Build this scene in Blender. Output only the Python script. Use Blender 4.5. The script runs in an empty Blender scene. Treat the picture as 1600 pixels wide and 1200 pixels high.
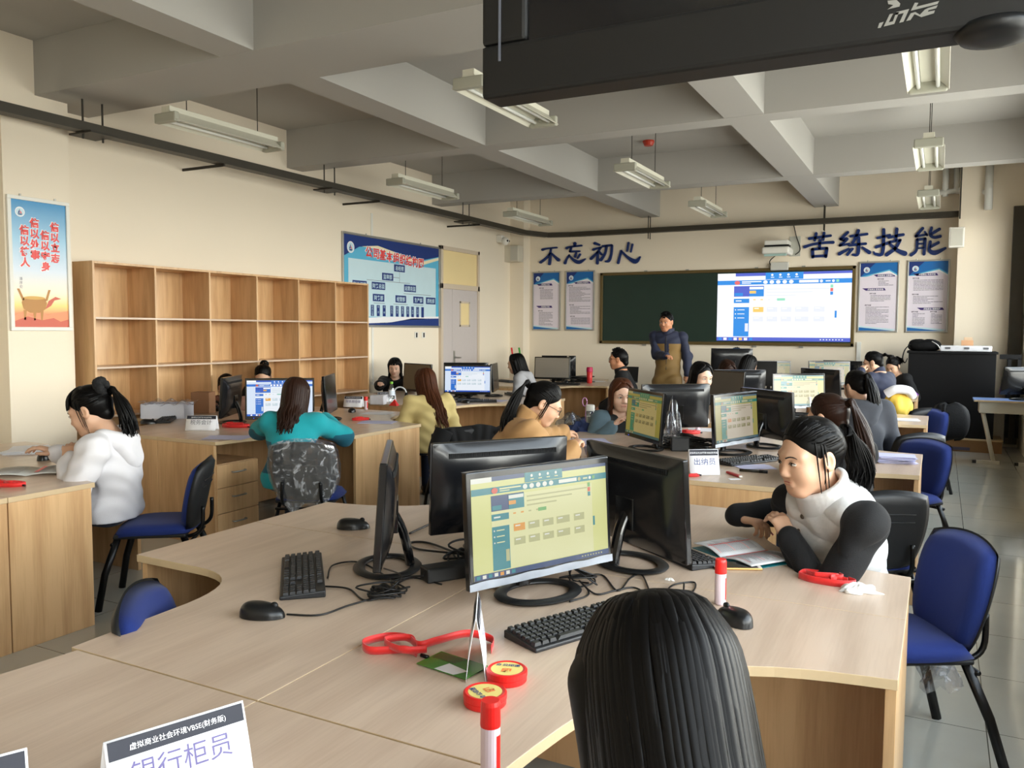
import bpy, bmesh, math, random
import numpy as np
from mathutils import Vector, Matrix

# ------------------------------------------------------------------ camera, sky, light, exposure
SC = bpy.context.scene
COL = bpy.context.collection
PI = math.pi
R = math.radians
FOC, CX, CY = 1285.0, 800.0, 600.0
EYE = np.array([0.0, 0.0, 1.55])
_yw, _pt, _rl = R(27.5), R(3.75), R(0.3)
_f = np.array([-math.sin(_yw) * math.cos(_pt), math.cos(_yw) * math.cos(_pt), -math.sin(_pt)])
_r0 = np.array([math.cos(_yw), math.sin(_yw), 0.0])
_u0 = np.cross(_r0, _f)
_r = _r0 * math.cos(_rl) + _u0 * math.sin(_rl)
_u = _u0 * math.cos(_rl) - _r0 * math.sin(_rl)
cam = bpy.data.objects.new('camera', bpy.data.cameras.new('camera'))
COL.objects.link(cam)
cam.matrix_world = Matrix(((_r[0], _u[0], -_f[0], EYE[0]), (_r[1], _u[1], -_f[1], EYE[1]), (_r[2], _u[2], -_f[2], EYE[2]), (0, 0, 0, 1)))
cam.data.sensor_width = 36.0
cam.data.lens = FOC / 1600.0 * 36.0
cam.data.clip_start = 0.05
SC.camera = cam

world = bpy.data.worlds.new('sky')
SC.world = world
world.use_nodes = True
wn = world.node_tree
bg = wn.nodes['Background']
_tc = wn.nodes.new('ShaderNodeTexCoord')
_sx = wn.nodes.new('ShaderNodeSeparateXYZ')
_rp = wn.nodes.new('ShaderNodeValToRGB')
wn.links.new(_tc.outputs['Generated'], _sx.inputs[0])
wn.links.new(_sx.outputs['Z'], _rp.inputs[0])
wn.links.new(_rp.outputs[0], bg.inputs['Color'])
_els = ((0.0, (0.36, 0.345, 0.32)), (0.015, (1.0, 0.965, 0.91)), (0.13, (1.0, 0.97, 0.92)), (0.30, (0.42, 0.45, 0.49)), (1.0, (0.20, 0.24, 0.30)))
for _k, (_p, _c) in enumerate(_els):
    _e = _rp.color_ramp.elements[_k] if _k < 2 else _rp.color_ramp.elements.new(_p)
    _e.position = _p
    _e.color = _c + (1,)
bg.inputs['Strength'].default_value = 21.5

SC.view_settings.view_transform = 'Standard'
SC.view_settings.look = 'None'
SC.view_settings.gamma = 1.0
SC.view_settings.use_curve_mapping = False
SC.view_settings.exposure = 0.0
SC.cycles.use_denoising = True
SC.cycles.max_bounces = 8
SC.cycles.diffuse_bounces = 5
SC.cycles.glossy_bounces = 4
SC.cycles.transmission_bounces = 6
SC.cycles.transparent_max_bounces = 10
SC.cycles.caustics_reflective = False
SC.cycles.caustics_refractive = False
SC.cycles.sample_clamp_indirect = 6.0

# room size
XR, XL, YB, YN, ZC = 0.97, -6.82, 13.25, -2.2, 3.85
XC = -6.55                       # face of the left columns
ZB = 3.42                        # underside of the beams
WINDOWS = [(-1.7, 0.5), (0.8, 3.9), (5.0, 7.3), (7.7, 10.3), (10.9, 12.3)]
WZ0, WZ1 = 0.85, 3.2
for _i, (_a, _b) in enumerate(WINDOWS):
    _l = bpy.data.lights.new('window_daylight', 'AREA')
    _l.shape = 'RECTANGLE'
    _l.size, _l.size_y = WZ1 - WZ0, _b - _a
    _l.cycles.is_portal = True
    _lo = bpy.data.objects.new('window_daylight', _l)
    COL.objects.link(_lo)
    _lo.location = (XR + 0.22, (_a + _b) / 2, (WZ0 + WZ1) / 2)
    _lo.rotation_euler = (0, PI / 2, 0)

# ------------------------------------------------------------------ helpers
def ray(px, py):
    return (px - CX) / FOC * _r - (py - CY) / FOC * _u + _f
def at(px, py, z):
    d = ray(px, py)
    return EYE + d * ((z - EYE[2]) / d[2])
def aty(px, py, y):
    d = ray(px, py)
    return EYE + d * (y / d[1])
def atx(px, py, x):
    d = ray(px, py)
    return EYE + d * (x / d[0])
def atd(px, py, dep):
    return EYE + ray(px, py) * dep
def yaw_to(dx, dy):
    return math.atan2(-dx, dy)

def lin(c):
    return tuple(((x / 255.0) / 12.92 if x / 255.0 <= 0.04045 else ((x / 255.0 + 0.055) / 1.055) ** 2.4) for x in c)

MATS = {}
def P(name, c, rough=0.5, metal=0.0, spec=0.5, noise=0.0, nscale=30.0, bump=0.0, bscale=200.0, coat=0.0, trans=0.0, alpha=1.0, emit=None, es=1.0, sheen=0.0, ior=1.45, stretch=None):
    if name in MATS:
        return MATS[name]
    m = bpy.data.materials.new(name)
    m.use_nodes = True
    nt = m.node_tree
    b = nt.nodes['Principled BSDF']
    col = lin(c) + (1.0,)
    b.inputs['Base Color'].default_value = col
    b.inputs['Roughness'].default_value = rough
    b.inputs['Metallic'].default_value = metal
    b.inputs['Specular IOR Level'].default_value = spec
    b.inputs['Coat Weight'].default_value = coat
    b.inputs['Coat Roughness'].default_value = 0.08
    b.inputs['Transmission Weight'].default_value = trans
    b.inputs['Alpha'].default_value = alpha
    b.inputs['IOR'].default_value = ior
    b.inputs['Sheen Weight'].default_value = sheen
    if emit is not None:
        b.inputs['Emission Color'].default_value = lin(emit) + (1.0,)
        b.inputs['Emission Strength'].default_value = es
    if noise or bump:
        tc = nt.nodes.new('ShaderNodeTexCoord')
        mp = nt.nodes.new('ShaderNodeMapping')
        if stretch:
            mp.inputs['Scale'].default_value = stretch
        nt.links.new(tc.outputs['Object'], mp.inputs[0])
    if noise:
        n = nt.nodes.new('ShaderNodeTexNoise')
        n.inputs['Scale'].default_value = nscale
        n.inputs['Detail'].default_value = 5
        nt.links.new(mp.outputs[0], n.inputs['Vector'])
        mx = nt.nodes.new('ShaderNodeMix')
        mx.data_type = 'RGBA'
        mx.inputs[6].default_value = tuple(x * (1 - noise) for x in col[:3]) + (1,)
        mx.inputs[7].default_value = tuple(min(1, x * (1 + noise)) for x in col[:3]) + (1,)
        nt.links.new(n.outputs[0], mx.inputs[0])
        nt.links.new(mx.outputs[2], b.inputs['Base Color'])
    if bump:
        n2 = nt.nodes.new('ShaderNodeTexNoise')
        n2.inputs['Scale'].default_value = bscale
        n2.inputs['Detail'].default_value = 3
        nt.links.new(mp.outputs[0], n2.inputs['Vector'])
        bp = nt.nodes.new('ShaderNodeBump')
        bp.inputs['Strength'].default_value = bump
        bp.inputs['Distance'].default_value = 0.01
        nt.links.new(n2.outputs[0], bp.inputs['Height'])
        nt.links.new(bp.outputs[0], b.inputs['Normal'])
    MATS[name] = m
    return m

def wood(name, axis, light=(206, 178, 140), dark=(184, 152, 112), rough=0.34, coat=0.0):
    if name in MATS:
        return MATS[name]
    m = bpy.data.materials.new(name)
    m.use_nodes = True
    nt = m.node_tree
    b = nt.nodes['Principled BSDF']
    tc = nt.nodes.new('ShaderNodeTexCoord')
    mp = nt.nodes.new('ShaderNodeMapping')
    s = [9.0, 9.0, 9.0]
    s[axis] = 0.8
    mp.inputs['Scale'].default_value = s
    nt.links.new(tc.outputs['Object'], mp.inputs[0])
    n = nt.nodes.new('ShaderNodeTexNoise')
    n.inputs['Scale'].default_value = 1.6
    n.inputs['Detail'].default_value = 6
    n.inputs['Distortion'].default_value = 0.35
    nt.links.new(mp.outputs[0], n.inputs['Vector'])
    mp2 = nt.nodes.new('ShaderNodeMapping')
    s2 = [70.0, 70.0, 70.0]
    s2[axis] = 3.0
    mp2.inputs['Scale'].default_value = s2
    nt.links.new(tc.outputs['Object'], mp2.inputs[0])
    n2 = nt.nodes.new('ShaderNodeTexNoise')
    n2.inputs['Scale'].default_value = 2.0
    n2.inputs['Detail'].default_value = 3
    nt.links.new(mp2.outputs[0], n2.inputs['Vector'])
    ad = nt.nodes.new('ShaderNodeMath')
    ad.operation = 'MULTIPLY_ADD'
    ad.inputs[1].default_value = 0.35
    nt.links.new(n2.outputs[0], ad.inputs[0])
    nt.links.new(n.outputs[0], ad.inputs[2])
    rp = nt.nodes.new('ShaderNodeValToRGB')
    rp.color_ramp.elements[0].position = 0.5
    rp.color_ramp.elements[0].color = lin(dark) + (1,)
    rp.color_ramp.elements[1].position = 0.78
    rp.color_ramp.elements[1].color = lin(light) + (1,)
    nt.links.new(ad.outputs[0], rp.inputs[0])
    nt.links.new(rp.outputs[0], b.inputs['Base Color'])
    b.inputs['Roughness'].default_value = rough
    b.inputs['Coat Weight'].default_value = coat
    MATS[name] = m
    return m

def emis(name, c, s=1.0):
    if name in MATS:
        return MATS[name]
    m = bpy.data.materials.new(name)
    m.use_nodes = True
    b = m.node_tree.nodes['Principled BSDF']
    b.inputs['Base Color'].default_value = (0.01, 0.01, 0.01, 1)
    b.inputs['Roughness'].default_value = 0.25
    b.inputs['Emission Color'].default_value = lin(c) + (1,)
    b.inputs['Emission Strength'].default_value = s
    MATS[name] = m
    return m

class MB:
    """collects shapes, builds ONE mesh object"""
    def __init__(s):
        s.v, s.f, s.m, s.mats, s.n = [], [], [], [], 0
    def mi(s, mat):
        if mat not in s.mats:
            s.mats.append(mat)
        return s.mats.index(mat)
    def add(s, verts, faces, mat, M=None):
        i = s.mi(mat)
        if M is not None:
            verts = [M @ Vector(p) for p in verts]
        b = s.n
        s.v.extend([tuple(p) for p in verts])
        s.n += len(verts)
        for f in faces:
            s.f.append([b + k for k in f])
            s.m.append(i)
        return s
    def box(s, x0, x1, y0, y1, z0, z1, mat, M=None):
        v = [(x0, y0, z0), (x1, y0, z0), (x1, y1, z0), (x0, y1, z0), (x0, y0, z1), (x1, y0, z1), (x1, y1, z1), (x0, y1, z1)]
        return s.add(v, [(0, 3, 2, 1), (4, 5, 6, 7), (0, 1, 5, 4), (1, 2, 6, 5), (2, 3, 7, 6), (3, 0, 4, 7)], mat, M)
    def quad(s, a, b, c, d, mat, M=None):
        return s.add([a, b, c, d], [(0, 1, 2, 3)], mat, M)
    def prism(s, poly, z0, z1, mat, M=None):
        n = len(poly)
        ar = sum(poly[i][0] * poly[(i + 1) % n][1] - poly[(i + 1) % n][0] * poly[i][1] for i in range(n))
        if ar < 0:
            poly = poly[::-1]
        v = [(x, y, z0) for x, y in poly] + [(x, y, z1) for x, y in poly]
        f = [tuple(range(n - 1, -1, -1)), tuple(range(n, 2 * n))] + [(i, (i + 1) % n, n + (i + 1) % n, n + i) for i in range(n)]
        return s.add(v, f, mat, M)
    def tube(s, path, r, mat, n=6, M=None, flat=1.0, cap=True):
        pts = [Vector(p) for p in path]
        rs = r if isinstance(r, (list, tuple)) else [r] * len(pts)
        v, f = [], []
        up = None
        for i, p in enumerate(pts):
            t = (pts[min(i + 1, len(pts) - 1)] - pts[max(i - 1, 0)])
            if t.length < 1e-9:
                t = Vector((0, 0, 1))
            t.normalize()
            if up is None:
                up = Vector((0, 0, 1)) if abs(t.z) < 0.9 else Vector((0, 1, 0))
            a = t.cross(up)
            if a.length < 1e-6:
                a = t.orthogonal()
            a.normalize()
            up = a.cross(t)
            for k in range(n):
                w = 2 * PI * k / n
                v.append(p + a * (math.cos(w) * rs[i]) + up * (math.sin(w) * rs[i] * flat))
        for i in range(len(pts) - 1):
            for k in range(n):
                k2 = (k + 1) % n
                f.append((i * n + k, (i + 1) * n + k, (i + 1) * n + k2, i * n + k2))
        if cap:
            f.append(tuple(range(n)))
            f.append(tuple(range(len(v) - 1, len(v) - n - 1, -1)))
        return s.add(v, f, mat, M)
    def cyl(s, a, b, r0, mat, r1=None, n=14, M=None):
        return s.tube([a, b], [r0, r0 if r1 is None else r1], mat, n, M)
    def lathe(s, prof, mat, n=20, M=None, mats=None):
        v, f = [], []
        for r, z in prof:
            for k in range(n):
                w = 2 * PI * k / n
                v.append((r * math.cos(w), r * math.sin(w), z))
        b = s.n
        s.add(v, [], mat, M)
        for i in range(len(prof) - 1):
            mm = s.mi(mats[i] if mats else mat)
            for k in range(n):
                k2 = (k + 1) % n
                s.f.append([b + i * n + k, b + i * n + k2, b + (i + 1) * n + k2, b + (i + 1) * n + k])
                s.m.append(mm)
        for idx, (i0, rev) in enumerate(((0, True), (len(prof) - 1, False))):
            if prof[i0][0] > 1e-5:
                c = [b + i0 * n + k for k in range(n)]
                s.f.append(c[::-1] if rev else c)
                s.m.append(s.mi(mats[0 if rev else -1] if mats else mat))
        return s
    def ell(s, c, r, mat, n=12, M=None):
        v, f = [], []
        h = max(4, n // 2)
        for i in range(h + 1):
            t = PI * i / h
            for k in range(n):
                w = 2 * PI * k / n
                v.append((c[0] + r[0] * math.sin(t) * math.cos(w), c[1] + r[1] * math.sin(t) * math.sin(w), c[2] + r[2] * math.cos(t)))
        for i in range(h):
            for k in range(n):
                k2 = (k + 1) % n
                f.append((i * n + k, (i + 1) * n + k, (i + 1) * n + k2, i * n + k2))
        return s.add(v, f, mat, M)
    def surf(s, fn, nu, nv, mat, M=None, closed_u=False):
        v = [fn(i / (nu if closed_u else nu - 1), j / (nv - 1)) for j in range(nv) for i in range(nu)]
        f = []
        for j in range(nv - 1):
            for i in range(nu if closed_u else nu - 1):
                i2 = (i + 1) % nu
                f.append((j * nu + i, j * nu + i2, (j + 1) * nu + i2, (j + 1) * nu + i))
        return s.add(v, f, mat, M)
    def text(s, txt, size, mat, M, align='C', bold=0.0, ext=0.0, xs=1.0):
        vs, fs, wd = text_geo(txt, bold / size, ext / size)
        off = {'C': -wd / 2, 'L': 0.0, 'R': -wd}[align]
        return s.add([((x + off) * size * xs, y * size, z * size) for x, y, z in vs], fs, mat, M)
    def build(s, name, parent=None, smooth=False, bevel=0.0, seg=2, sub=0, loc=None, rot=None, solid=0.0, fix=False):
        me = bpy.data.meshes.new(name)
        me.from_pydata(s.v, [], s.f)
        for mt in s.mats:
            me.materials.append(mt)
        me.polygons.foreach_set('material_index', s.m)
        if smooth:
            me.polygons.foreach_set('use_smooth', [True] * len(me.polygons))
        if fix:
            bm = bmesh.new()
            bm.from_mesh(me)
            bmesh.ops.remove_doubles(bm, verts=bm.verts, dist=1e-5)
            bmesh.ops.recalc_face_normals(bm, faces=bm.faces)
            bm.to_mesh(me)
            bm.free()
        me.update()
        o = bpy.data.objects.new(name, me)
        COL.objects.link(o)
        if parent is not None:
            o.parent = parent
        if loc is not None:
            o.location = loc
        if rot is not None:
            o.rotation_euler = rot
        if solid:
            md = o.modifiers.new('solid', 'SOLIDIFY')
            md.thickness = solid
            md.offset = 0
        if bevel:
            md = o.modifiers.new('bevel', 'BEVEL')
            md.width = bevel
            md.segments = seg
            md.limit_method = 'ANGLE'
            md.angle_limit = R(40)
        if sub:
            md = o.modifiers.new('sub', 'SUBSURF')
            md.levels = md.render_levels = sub
        return o

_TXT = {}
def text_geo(txt, bold, ext):
    k = (txt, round(bold, 4), round(ext, 4))
    if k not in _TXT:
        c = bpy.data.curves.new('lettering', 'FONT')
        c.body = txt
        c.offset = bold
        c.extrude = ext
        c.resolution_u = 3
        o = bpy.data.objects.new('lettering', c)
        COL.objects.link(o)
        me = bpy.data.meshes.new_from_object(o.evaluated_get(bpy.context.evaluated_depsgraph_get()))
        vs = [tuple(v.co) for v in me.vertices]
        fs = [tuple(p.vertices) for p in me.polygons]
        bpy.data.objects.remove(o)
        bpy.data.curves.remove(c)
        bpy.data.meshes.remove(me)
        wd = max([v[0] for v in vs] + [0.0])
        _TXT[k] = (vs, fs, wd)
    return _TXT[k]

def thing(name, label, cat, loc=(0, 0, 0), rz=0.0, group=None):
    o = bpy.data.objects.new(name, None)
    o.empty_display_size = 0.1
    COL.objects.link(o)
    o.location = tuple(float(x) for x in loc)
    o.rotation_euler = (0, 0, rz)
    o['label'], o['category'] = label, cat
    if group:
        o['group'] = group
    return o
def tag(o, label, cat, group=None):
    o['label'], o['category'] = label, cat
    if group:
        o['group'] = group
    return o
def struct(o):
    o['kind'] = 'structure'
    return o
def dup(root, loc, rz=0.0, label=None, group=None):
    def cp(o, par):
        c = o.copy()
        COL.objects.link(c)
        c.parent = par
        for ch in o.children:
            cp(ch, c)
        return c
    r = cp(root, None)
    r.location = tuple(float(x) for x in loc)
    r.rotation_euler = (0, 0, rz)
    if label:
        r['label'] = label
    if group:
        r['group'] = group
    return r
def frame(o, x, y):
    """matrix with origin o and unit axes x, y (z = x cross y)"""
    x = Vector(x).normalized()
    y = Vector(y)
    y = (y - x * y.dot(x)).normalized()
    z = x.cross(y)
    return Matrix(((x.x, y.x, z.x, o[0]), (x.y, y.y, z.y, o[1]), (x.z, y.z, z.z, o[2]), (0, 0, 0, 1)))
def curve_pts(ctrl, n=10):
    """Catmull-Rom through control points"""
    p = [Vector(c) for c in ctrl]
    out = []
    for i in range(len(p) - 1):
        a, b, c, d = p[max(i - 1, 0)], p[i], p[i + 1], p[min(i + 2, len(p) - 1)]
        for k in range(n):
            t = k / n
            out.append(0.5 * ((2 * b) + (c - a) * t + (2 * a - 5 * b + 4 * c - d) * t * t + (3 * b - a - 3 * c + d) * t ** 3))
    out.append(p[-1])
    return out
# ------------------------------------------------------------------ materials of the room
WALL = P('wall_paint', (233, 222, 203), 0.75, spec=0.2, noise=0.025, nscale=1.2, bump=0.05, bscale=60)
CEIL = P('ceiling_paint', (174, 172, 167), 0.8, spec=0.2, noise=0.02, nscale=1.0)
WHITE = P('white_plastic', (226, 225, 218), 0.45, noise=0.02)
ALU = P('brushed_aluminium', (176, 176, 172), 0.38, metal=0.75, noise=0.05, nscale=60)
BLACK = P('black_plastic', (17, 18, 20), 0.42, noise=0.1, nscale=80)
GLOSS = P('glossy_black_plastic', (12, 13, 15), 0.16, coat=0.25, noise=0.1, nscale=8)
DGREY = P('dark_grey_steel', (52, 49, 43), 0.55, metal=0.3, noise=0.12, nscale=14)
WOODZ = wood('maple_laminate_upright', 2, (212, 174, 128), (190, 150, 106))
WOODY = wood('maple_laminate_top', 1, (200, 177, 156), (185, 161, 140), rough=0.3, coat=0.08)
EDGE = P('laminate_edge_band', (198, 174, 138), 0.4, noise=0.05)
def clear_mat(name, tint, gloss=0.05, fac=None, rough=0.03, bump=0.0):
    m = bpy.data.materials.new(name)
    m.use_nodes = True
    nt = m.node_tree
    nt.nodes.remove(nt.nodes['Principled BSDF'])
    out = nt.nodes['Material Output']
    t = nt.nodes.new('ShaderNodeBsdfTransparent')
    t.inputs[0].default_value = tint + (1,)
    g = nt.nodes.new('ShaderNodeBsdfGlossy')
    g.inputs['Roughness'].default_value = rough
    mx = nt.nodes.new('ShaderNodeMixShader')
    lw = nt.nodes.new('ShaderNodeLayerWeight')
    lw.inputs['Blend'].default_value = gloss
    if fac is None:
        nt.links.new(lw.outputs['Fresnel'], mx.inputs[0])
    else:
        mx.inputs[0].default_value = fac
    if bump:
        n = nt.nodes.new('ShaderNodeTexNoise')
        n.inputs['Scale'].default_value = 22
        n.inputs['Distortion'].default_value = 1.5
        tc = nt.nodes.new('ShaderNodeTexCoord')
        nt.links.new(tc.outputs['Object'], n.inputs['Vector'])
        bp = nt.nodes.new('ShaderNodeBump')
        bp.inputs['Strength'].default_value = bump
        nt.links.new(n.outputs[0], bp.inputs['Height'])
        nt.links.new(bp.outputs[0], g.inputs['Normal'])
    nt.links.new(t.outputs[0], mx.inputs[1])
    nt.links.new(g.outputs[0], mx.inputs[2])
    nt.links.new(mx.outputs[0], out.inputs[0])
    return m
GLASS = clear_mat('window_glass', (0.95, 0.97, 0.96))
PAPER = P('white_paper', (232, 233, 238), 0.7, noise=0.02, nscale=20)
RED = P('red_plastic', (214, 34, 30), 0.35, noise=0.05)
REDCLOTH = P('red_ribbon', (214, 30, 26), 0.5, noise=0.12, nscale=120, sheen=0.3)

def floor_mat():
    m = bpy.data.materials.new('polished_floor_tile')
    m.use_nodes = True
    nt = m.node_tree
    b = nt.nodes['Principled BSDF']
    tc = nt.nodes.new('ShaderNodeTexCoord')
    mp = nt.nodes.new('ShaderNodeMapping')
    mp.inputs['Location'].default_value = (-0.21, -0.01, 0)
    nt.links.new(tc.outputs['Object'], mp.inputs[0])
    br = nt.nodes.new('ShaderNodeTexBrick')
    br.offset = 0.0
    br.inputs['Scale'].default_value = 1.0
    br.inputs['Brick Width'].default_value = 0.6
    br.inputs['Row Height'].default_value = 0.6
    br.inputs['Mortar Size'].default_value = 0.0022
    br.inputs['Color1'].default_value = lin((184, 182, 171)) + (1,)
    br.inputs['Color2'].default_value = lin((179, 177, 166)) + (1,)
    br.inputs['Mortar'].default_value = lin((84, 82, 74)) + (1,)
    nt.links.new(mp.outputs[0], br.inputs['Vector'])
    n = nt.nodes.new('ShaderNodeTexNoise')
    n.inputs['Scale'].default_value = 5
    n.inputs['Detail'].default_value = 8
    nt.links.new(tc.outputs['Object'], n.inputs['Vector'])
    mx = nt.nodes.new('ShaderNodeMix')
    mx.data_type = 'RGBA'
    mx.blend_type = 'MULTIPLY'
    mx.inputs[0].default_value = 0.14
    nt.links.new(br.outputs['Color'], mx.inputs[6])
    nt.links.new(n.outputs[0], mx.inputs[7])
    nt.links.new(mx.outputs[2], b.inputs['Base Color'])
    b.inputs['Roughness'].default_value = 0.08
    b.inputs['Specular IOR Level'].default_value = 0.6
    return m
FLOOR = floor_mat()

# ------------------------------------------------------------------ shell
b = MB(); b.box(XL - 0.3, XR + 0.3, YN - 0.3, YB + 0.3, -0.12, 0, FLOOR); struct(b.build('floor'))
b = MB(); b.box(XL - 0.3, XR + 0.3, YN - 0.3, YB + 0.3, ZC, ZC + 0.15, CEIL); struct(b.build('ceiling'))
b = MB(); b.box(XL - 0.25, XL, YN - 0.25, YB + 0.25, 0, ZC, WALL); struct(b.build('wall_left'))
b = MB(); b.box(XL, XR + 0.25, YB, YB + 0.25, 0, ZC, WALL); struct(b.build('wall_back'))
b = MB(); b.box(XL, XR + 0.25, YN - 0.25, YN, 0, ZC, WALL); struct(b.build('wall_near'))
b = MB()
b.box(XR, XR + 0.25, YN, YB, 0, WZ0, WALL)
b.box(XR, XR + 0.25, YN, YB, WZ1, ZC, WALL)
_y = YN
for (a, c) in WINDOWS + [(YB, YB)]:
    b.box(XR, XR + 0.25, _y, a, WZ0, WZ1, WALL)
    _y = c
struct(b.build('wall_right'))
FRAMEW = P('window_frame_white', (222, 224, 222), 0.4, noise=0.02)
for i, (a, c) in enumerate(WINDOWS):
    b = MB()
    x0, x1 = XR + 0.10, XR + 0.16
    for (y0, y1, z0, z1) in ((a, c, WZ0, WZ0 + 0.05), (a, c, WZ1 - 0.05, WZ1), (a, a + 0.05, WZ0, WZ1), (c - 0.05, c, WZ0, WZ1), (a, c, 2.45, 2.5)):
        b.box(x0, x1, y0, y1, z0, z1, FRAMEW)
    n = max(2, round((c - a) / 0.8))
    for k in range(1, n):
        y = a + (c - a) * k / n
        b.box(x0, x1, y - 0.025, y + 0.025, WZ0, WZ1, FRAMEW)
    w = struct(b.build('window_%d' % (i + 1)))
    g = MB(); g.box(XR + 0.127, XR + 0.131, a + 0.03, c - 0.03, WZ0 + 0.03, WZ1 - 0.03, GLASS); g.build('window_pane', w)
    s = MB(); s.box(XR - 0.04, XR + 0.1, a - 0.02, c + 0.02, WZ0 - 0.03, WZ0, WHITE); s.build('window_sill', w)
# columns and beams
trim = 0
def tr(x0, x1, y0, y1, z0, z1, mat=WALL):
    global trim
    trim += 1
    q = MB(); q.box(x0, x1, y0, y1, z0, z1, mat)
    return struct(q.build('trim_%d' % trim))
tr(XL, XC, 3.94, 4.5, 0, ZC)
tr(XL, XC, 13.0, YB, 0, ZC)
tr(0.16, XR, 12.95, YB, 0, ZC)
tr(-4.48, -4.17, YN, YB, ZB, ZC, CEIL)
tr(-1.76, -1.42, YN, YB, ZB, ZC, CEIL)
tr(XL, XR, 4.22, 4.88, ZB - 0.001, ZC, CEIL)
tr(XL, XR, 7.40, 7.66, ZB - 0.002, ZC, CEIL)
tr(XL, XR, 10.48, 10.74, ZB - 0.002, ZC, CEIL)
tr(XL, XR, 1.05, 1.31, ZB - 0.002, ZC, CEIL)
SKIRT = P('grey_skirting', (120, 116, 108), 0.5)
b = MB(); b.box(XL, XL + 0.012, YN, 10.7, 0, 0.1, SKIRT); b.box(XL, XL + 0.012, 11.9, 13.0, 0, 0.1, SKIRT); struct(b.build('baseboard_left'))
b = MB(); b.box(XC, 0.16, YB - 0.012, YB, 0, 0.1, SKIRT); struct(b.build('baseboard_back'))

# door in the left wall
DOORG = P('door_lilac_grey', (196, 188, 186), 0.45, noise=0.03)
DFR = P('door_frame_beige', (205, 190, 170), 0.5, noise=0.03)
PANE = P('pane_painted_warm_light', (236, 214, 160), 0.4, noise=0.03, nscale=3)  # yellow light in the door glass, painted as an opaque beige
b = MB()
y0, y1, zt = 10.66, 11.84, 2.83
b.box(XL, XL + 0.05, y0, y0 + 0.06, 0, zt, DFR)
b.box(XL, XL + 0.05, y1 - 0.06, y1, 0, zt, DFR)
b.box(XL, XL + 0.05, y0, y1, zt - 0.06, zt, DFR)
b.box(XL, XL + 0.05, y0, y1, 2.18, 2.26, DFR)
d = struct(b.build('door_1', bevel=0.004))
b = MB(); b.box(XL, XL + 0.02, y0 + 0.06, y1 - 0.06, 2.26, zt - 0.06, PANE); b.build('transom_pane', d)
b = MB(); b.box(XL, XL + 0.035, y0 + 0.06, 11.0, 0.01, 2.18, DOORG); b.build('narrow_leaf', d, bevel=0.003)
b = MB(); b.box(XL, XL + 0.035, 11.005, y1 - 0.06, 0.01, 2.18, DOORG)
for (a1, a2, c1, c2) in ((11.22, 11.25, 1.6, 2.0), (11.50, 11.53, 1.6, 2.0), (11.22, 11.53, 1.97, 2.0), (11.22, 11.53, 1.6, 1.63)):
    b.box(XL + 0.035, XL + 0.045, a1, a2, c1, c2, DFR)
lf = b.build('door_leaf', d, bevel=0.003)
b = MB(); b.box(XL + 0.035, XL + 0.039, 11.25, 11.50, 1.63, 1.97, PANE); b.build('vision_pane', lf)
b = MB(); b.box(XL + 0.035, XL + 0.043, 11.03, 11.075, 1.0, 1.22, ALU); b.cyl((XL + 0.043, 11.05, 1.12), (XL + 0.09, 11.05, 1.12), 0.011, ALU); b.cyl((XL + 0.085, 11.045, 1.12), (XL + 0.085, 11.18, 1.11), 0.01, ALU)
b.build('door_handle', lf, smooth=False)

# ------------------------------------------------------------------ flat printed work: u to the viewer's right, v up, front is local +Y
DM = Matrix(((-1, 0, 0, 0), (0, 0, 1, 0), (0, 1, 0, 0), (0, 0, 0, 1)))
class D2(MB):
    def __init__(s, base=0.0):
        super().__init__()
        s.base = base
    def rect(s, u0, u1, v0, v1, lay, mat):
        w = s.base + lay * 0.0006
        return s.add([(u0, v0, w), (u1, v0, w), (u1, v1, w), (u0, v1, w)], [(0, 1, 2, 3)], mat, DM)
    def poly(s, pts, lay, mat):
        w = s.base + lay * 0.0006
        n = len(pts)
        ar = sum(pts[i][0] * pts[(i + 1) % n][1] - pts[(i + 1) % n][0] * pts[i][1] for i in range(n))
        if ar < 0:
            pts = pts[::-1]
        return s.add([(p[0], p[1], w) for p in pts], [tuple(range(n))], mat, DM)
    def disc(s, u, v, r, lay, mat, n=20, ry=None):
        return s.poly([(u + r * math.cos(2 * PI * k / n), v + (ry or r) * math.sin(2 * PI * k / n)) for k in range(n)], lay, mat)
    def txt(s, t, size, u, v, lay, mat, align='C', bold=0.0, xs=1.0):
        return s.text(t, size, mat, DM @ Matrix.Translation((u, v, s.base + lay * 0.0006)), align, bold, 0.0, xs)
    def line(s, u0, v0, u1, v1, w, lay, mat):
        d = Vector((u1 - u0, v1 - v0)).normalized() * w / 2
        return s.poly([(u0 - d.y, v0 + d.x), (u1 - d.y, v1 + d.x), (u1 + d.y, v1 - d.x), (u0 + d.y, v0 - d.x)], lay, mat)

def ink(name, c, r=0.4):
    return P('ink_' + name, c, r, noise=0.04, nscale=6)
INK_NAVY = ink('navy', (22, 52, 120)); INK_BLUE = ink('blue', (20, 104, 176)); INK_CYAN = ink('cyan', (90, 178, 214)); INK_PALE = ink('pale', (196, 222, 232))
INK_WHITE = ink('white', (236, 236, 240)); INK_LILAC = ink('lilac_white', (226, 218, 230)); INK_PURPLE = ink('purple', (64, 44, 112)); INK_DARK = ink('dark', (70, 66, 84))
INK_RED = ink('red', (226, 62, 58)); INK_GREY = ink('grey', (120, 120, 130)); INK_CREAM = ink('cream', (238, 226, 190)); INK_GOLD = ink('gold', (176, 120, 40)); INK_ORANGE = ink('orange', (226, 120, 60))

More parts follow.
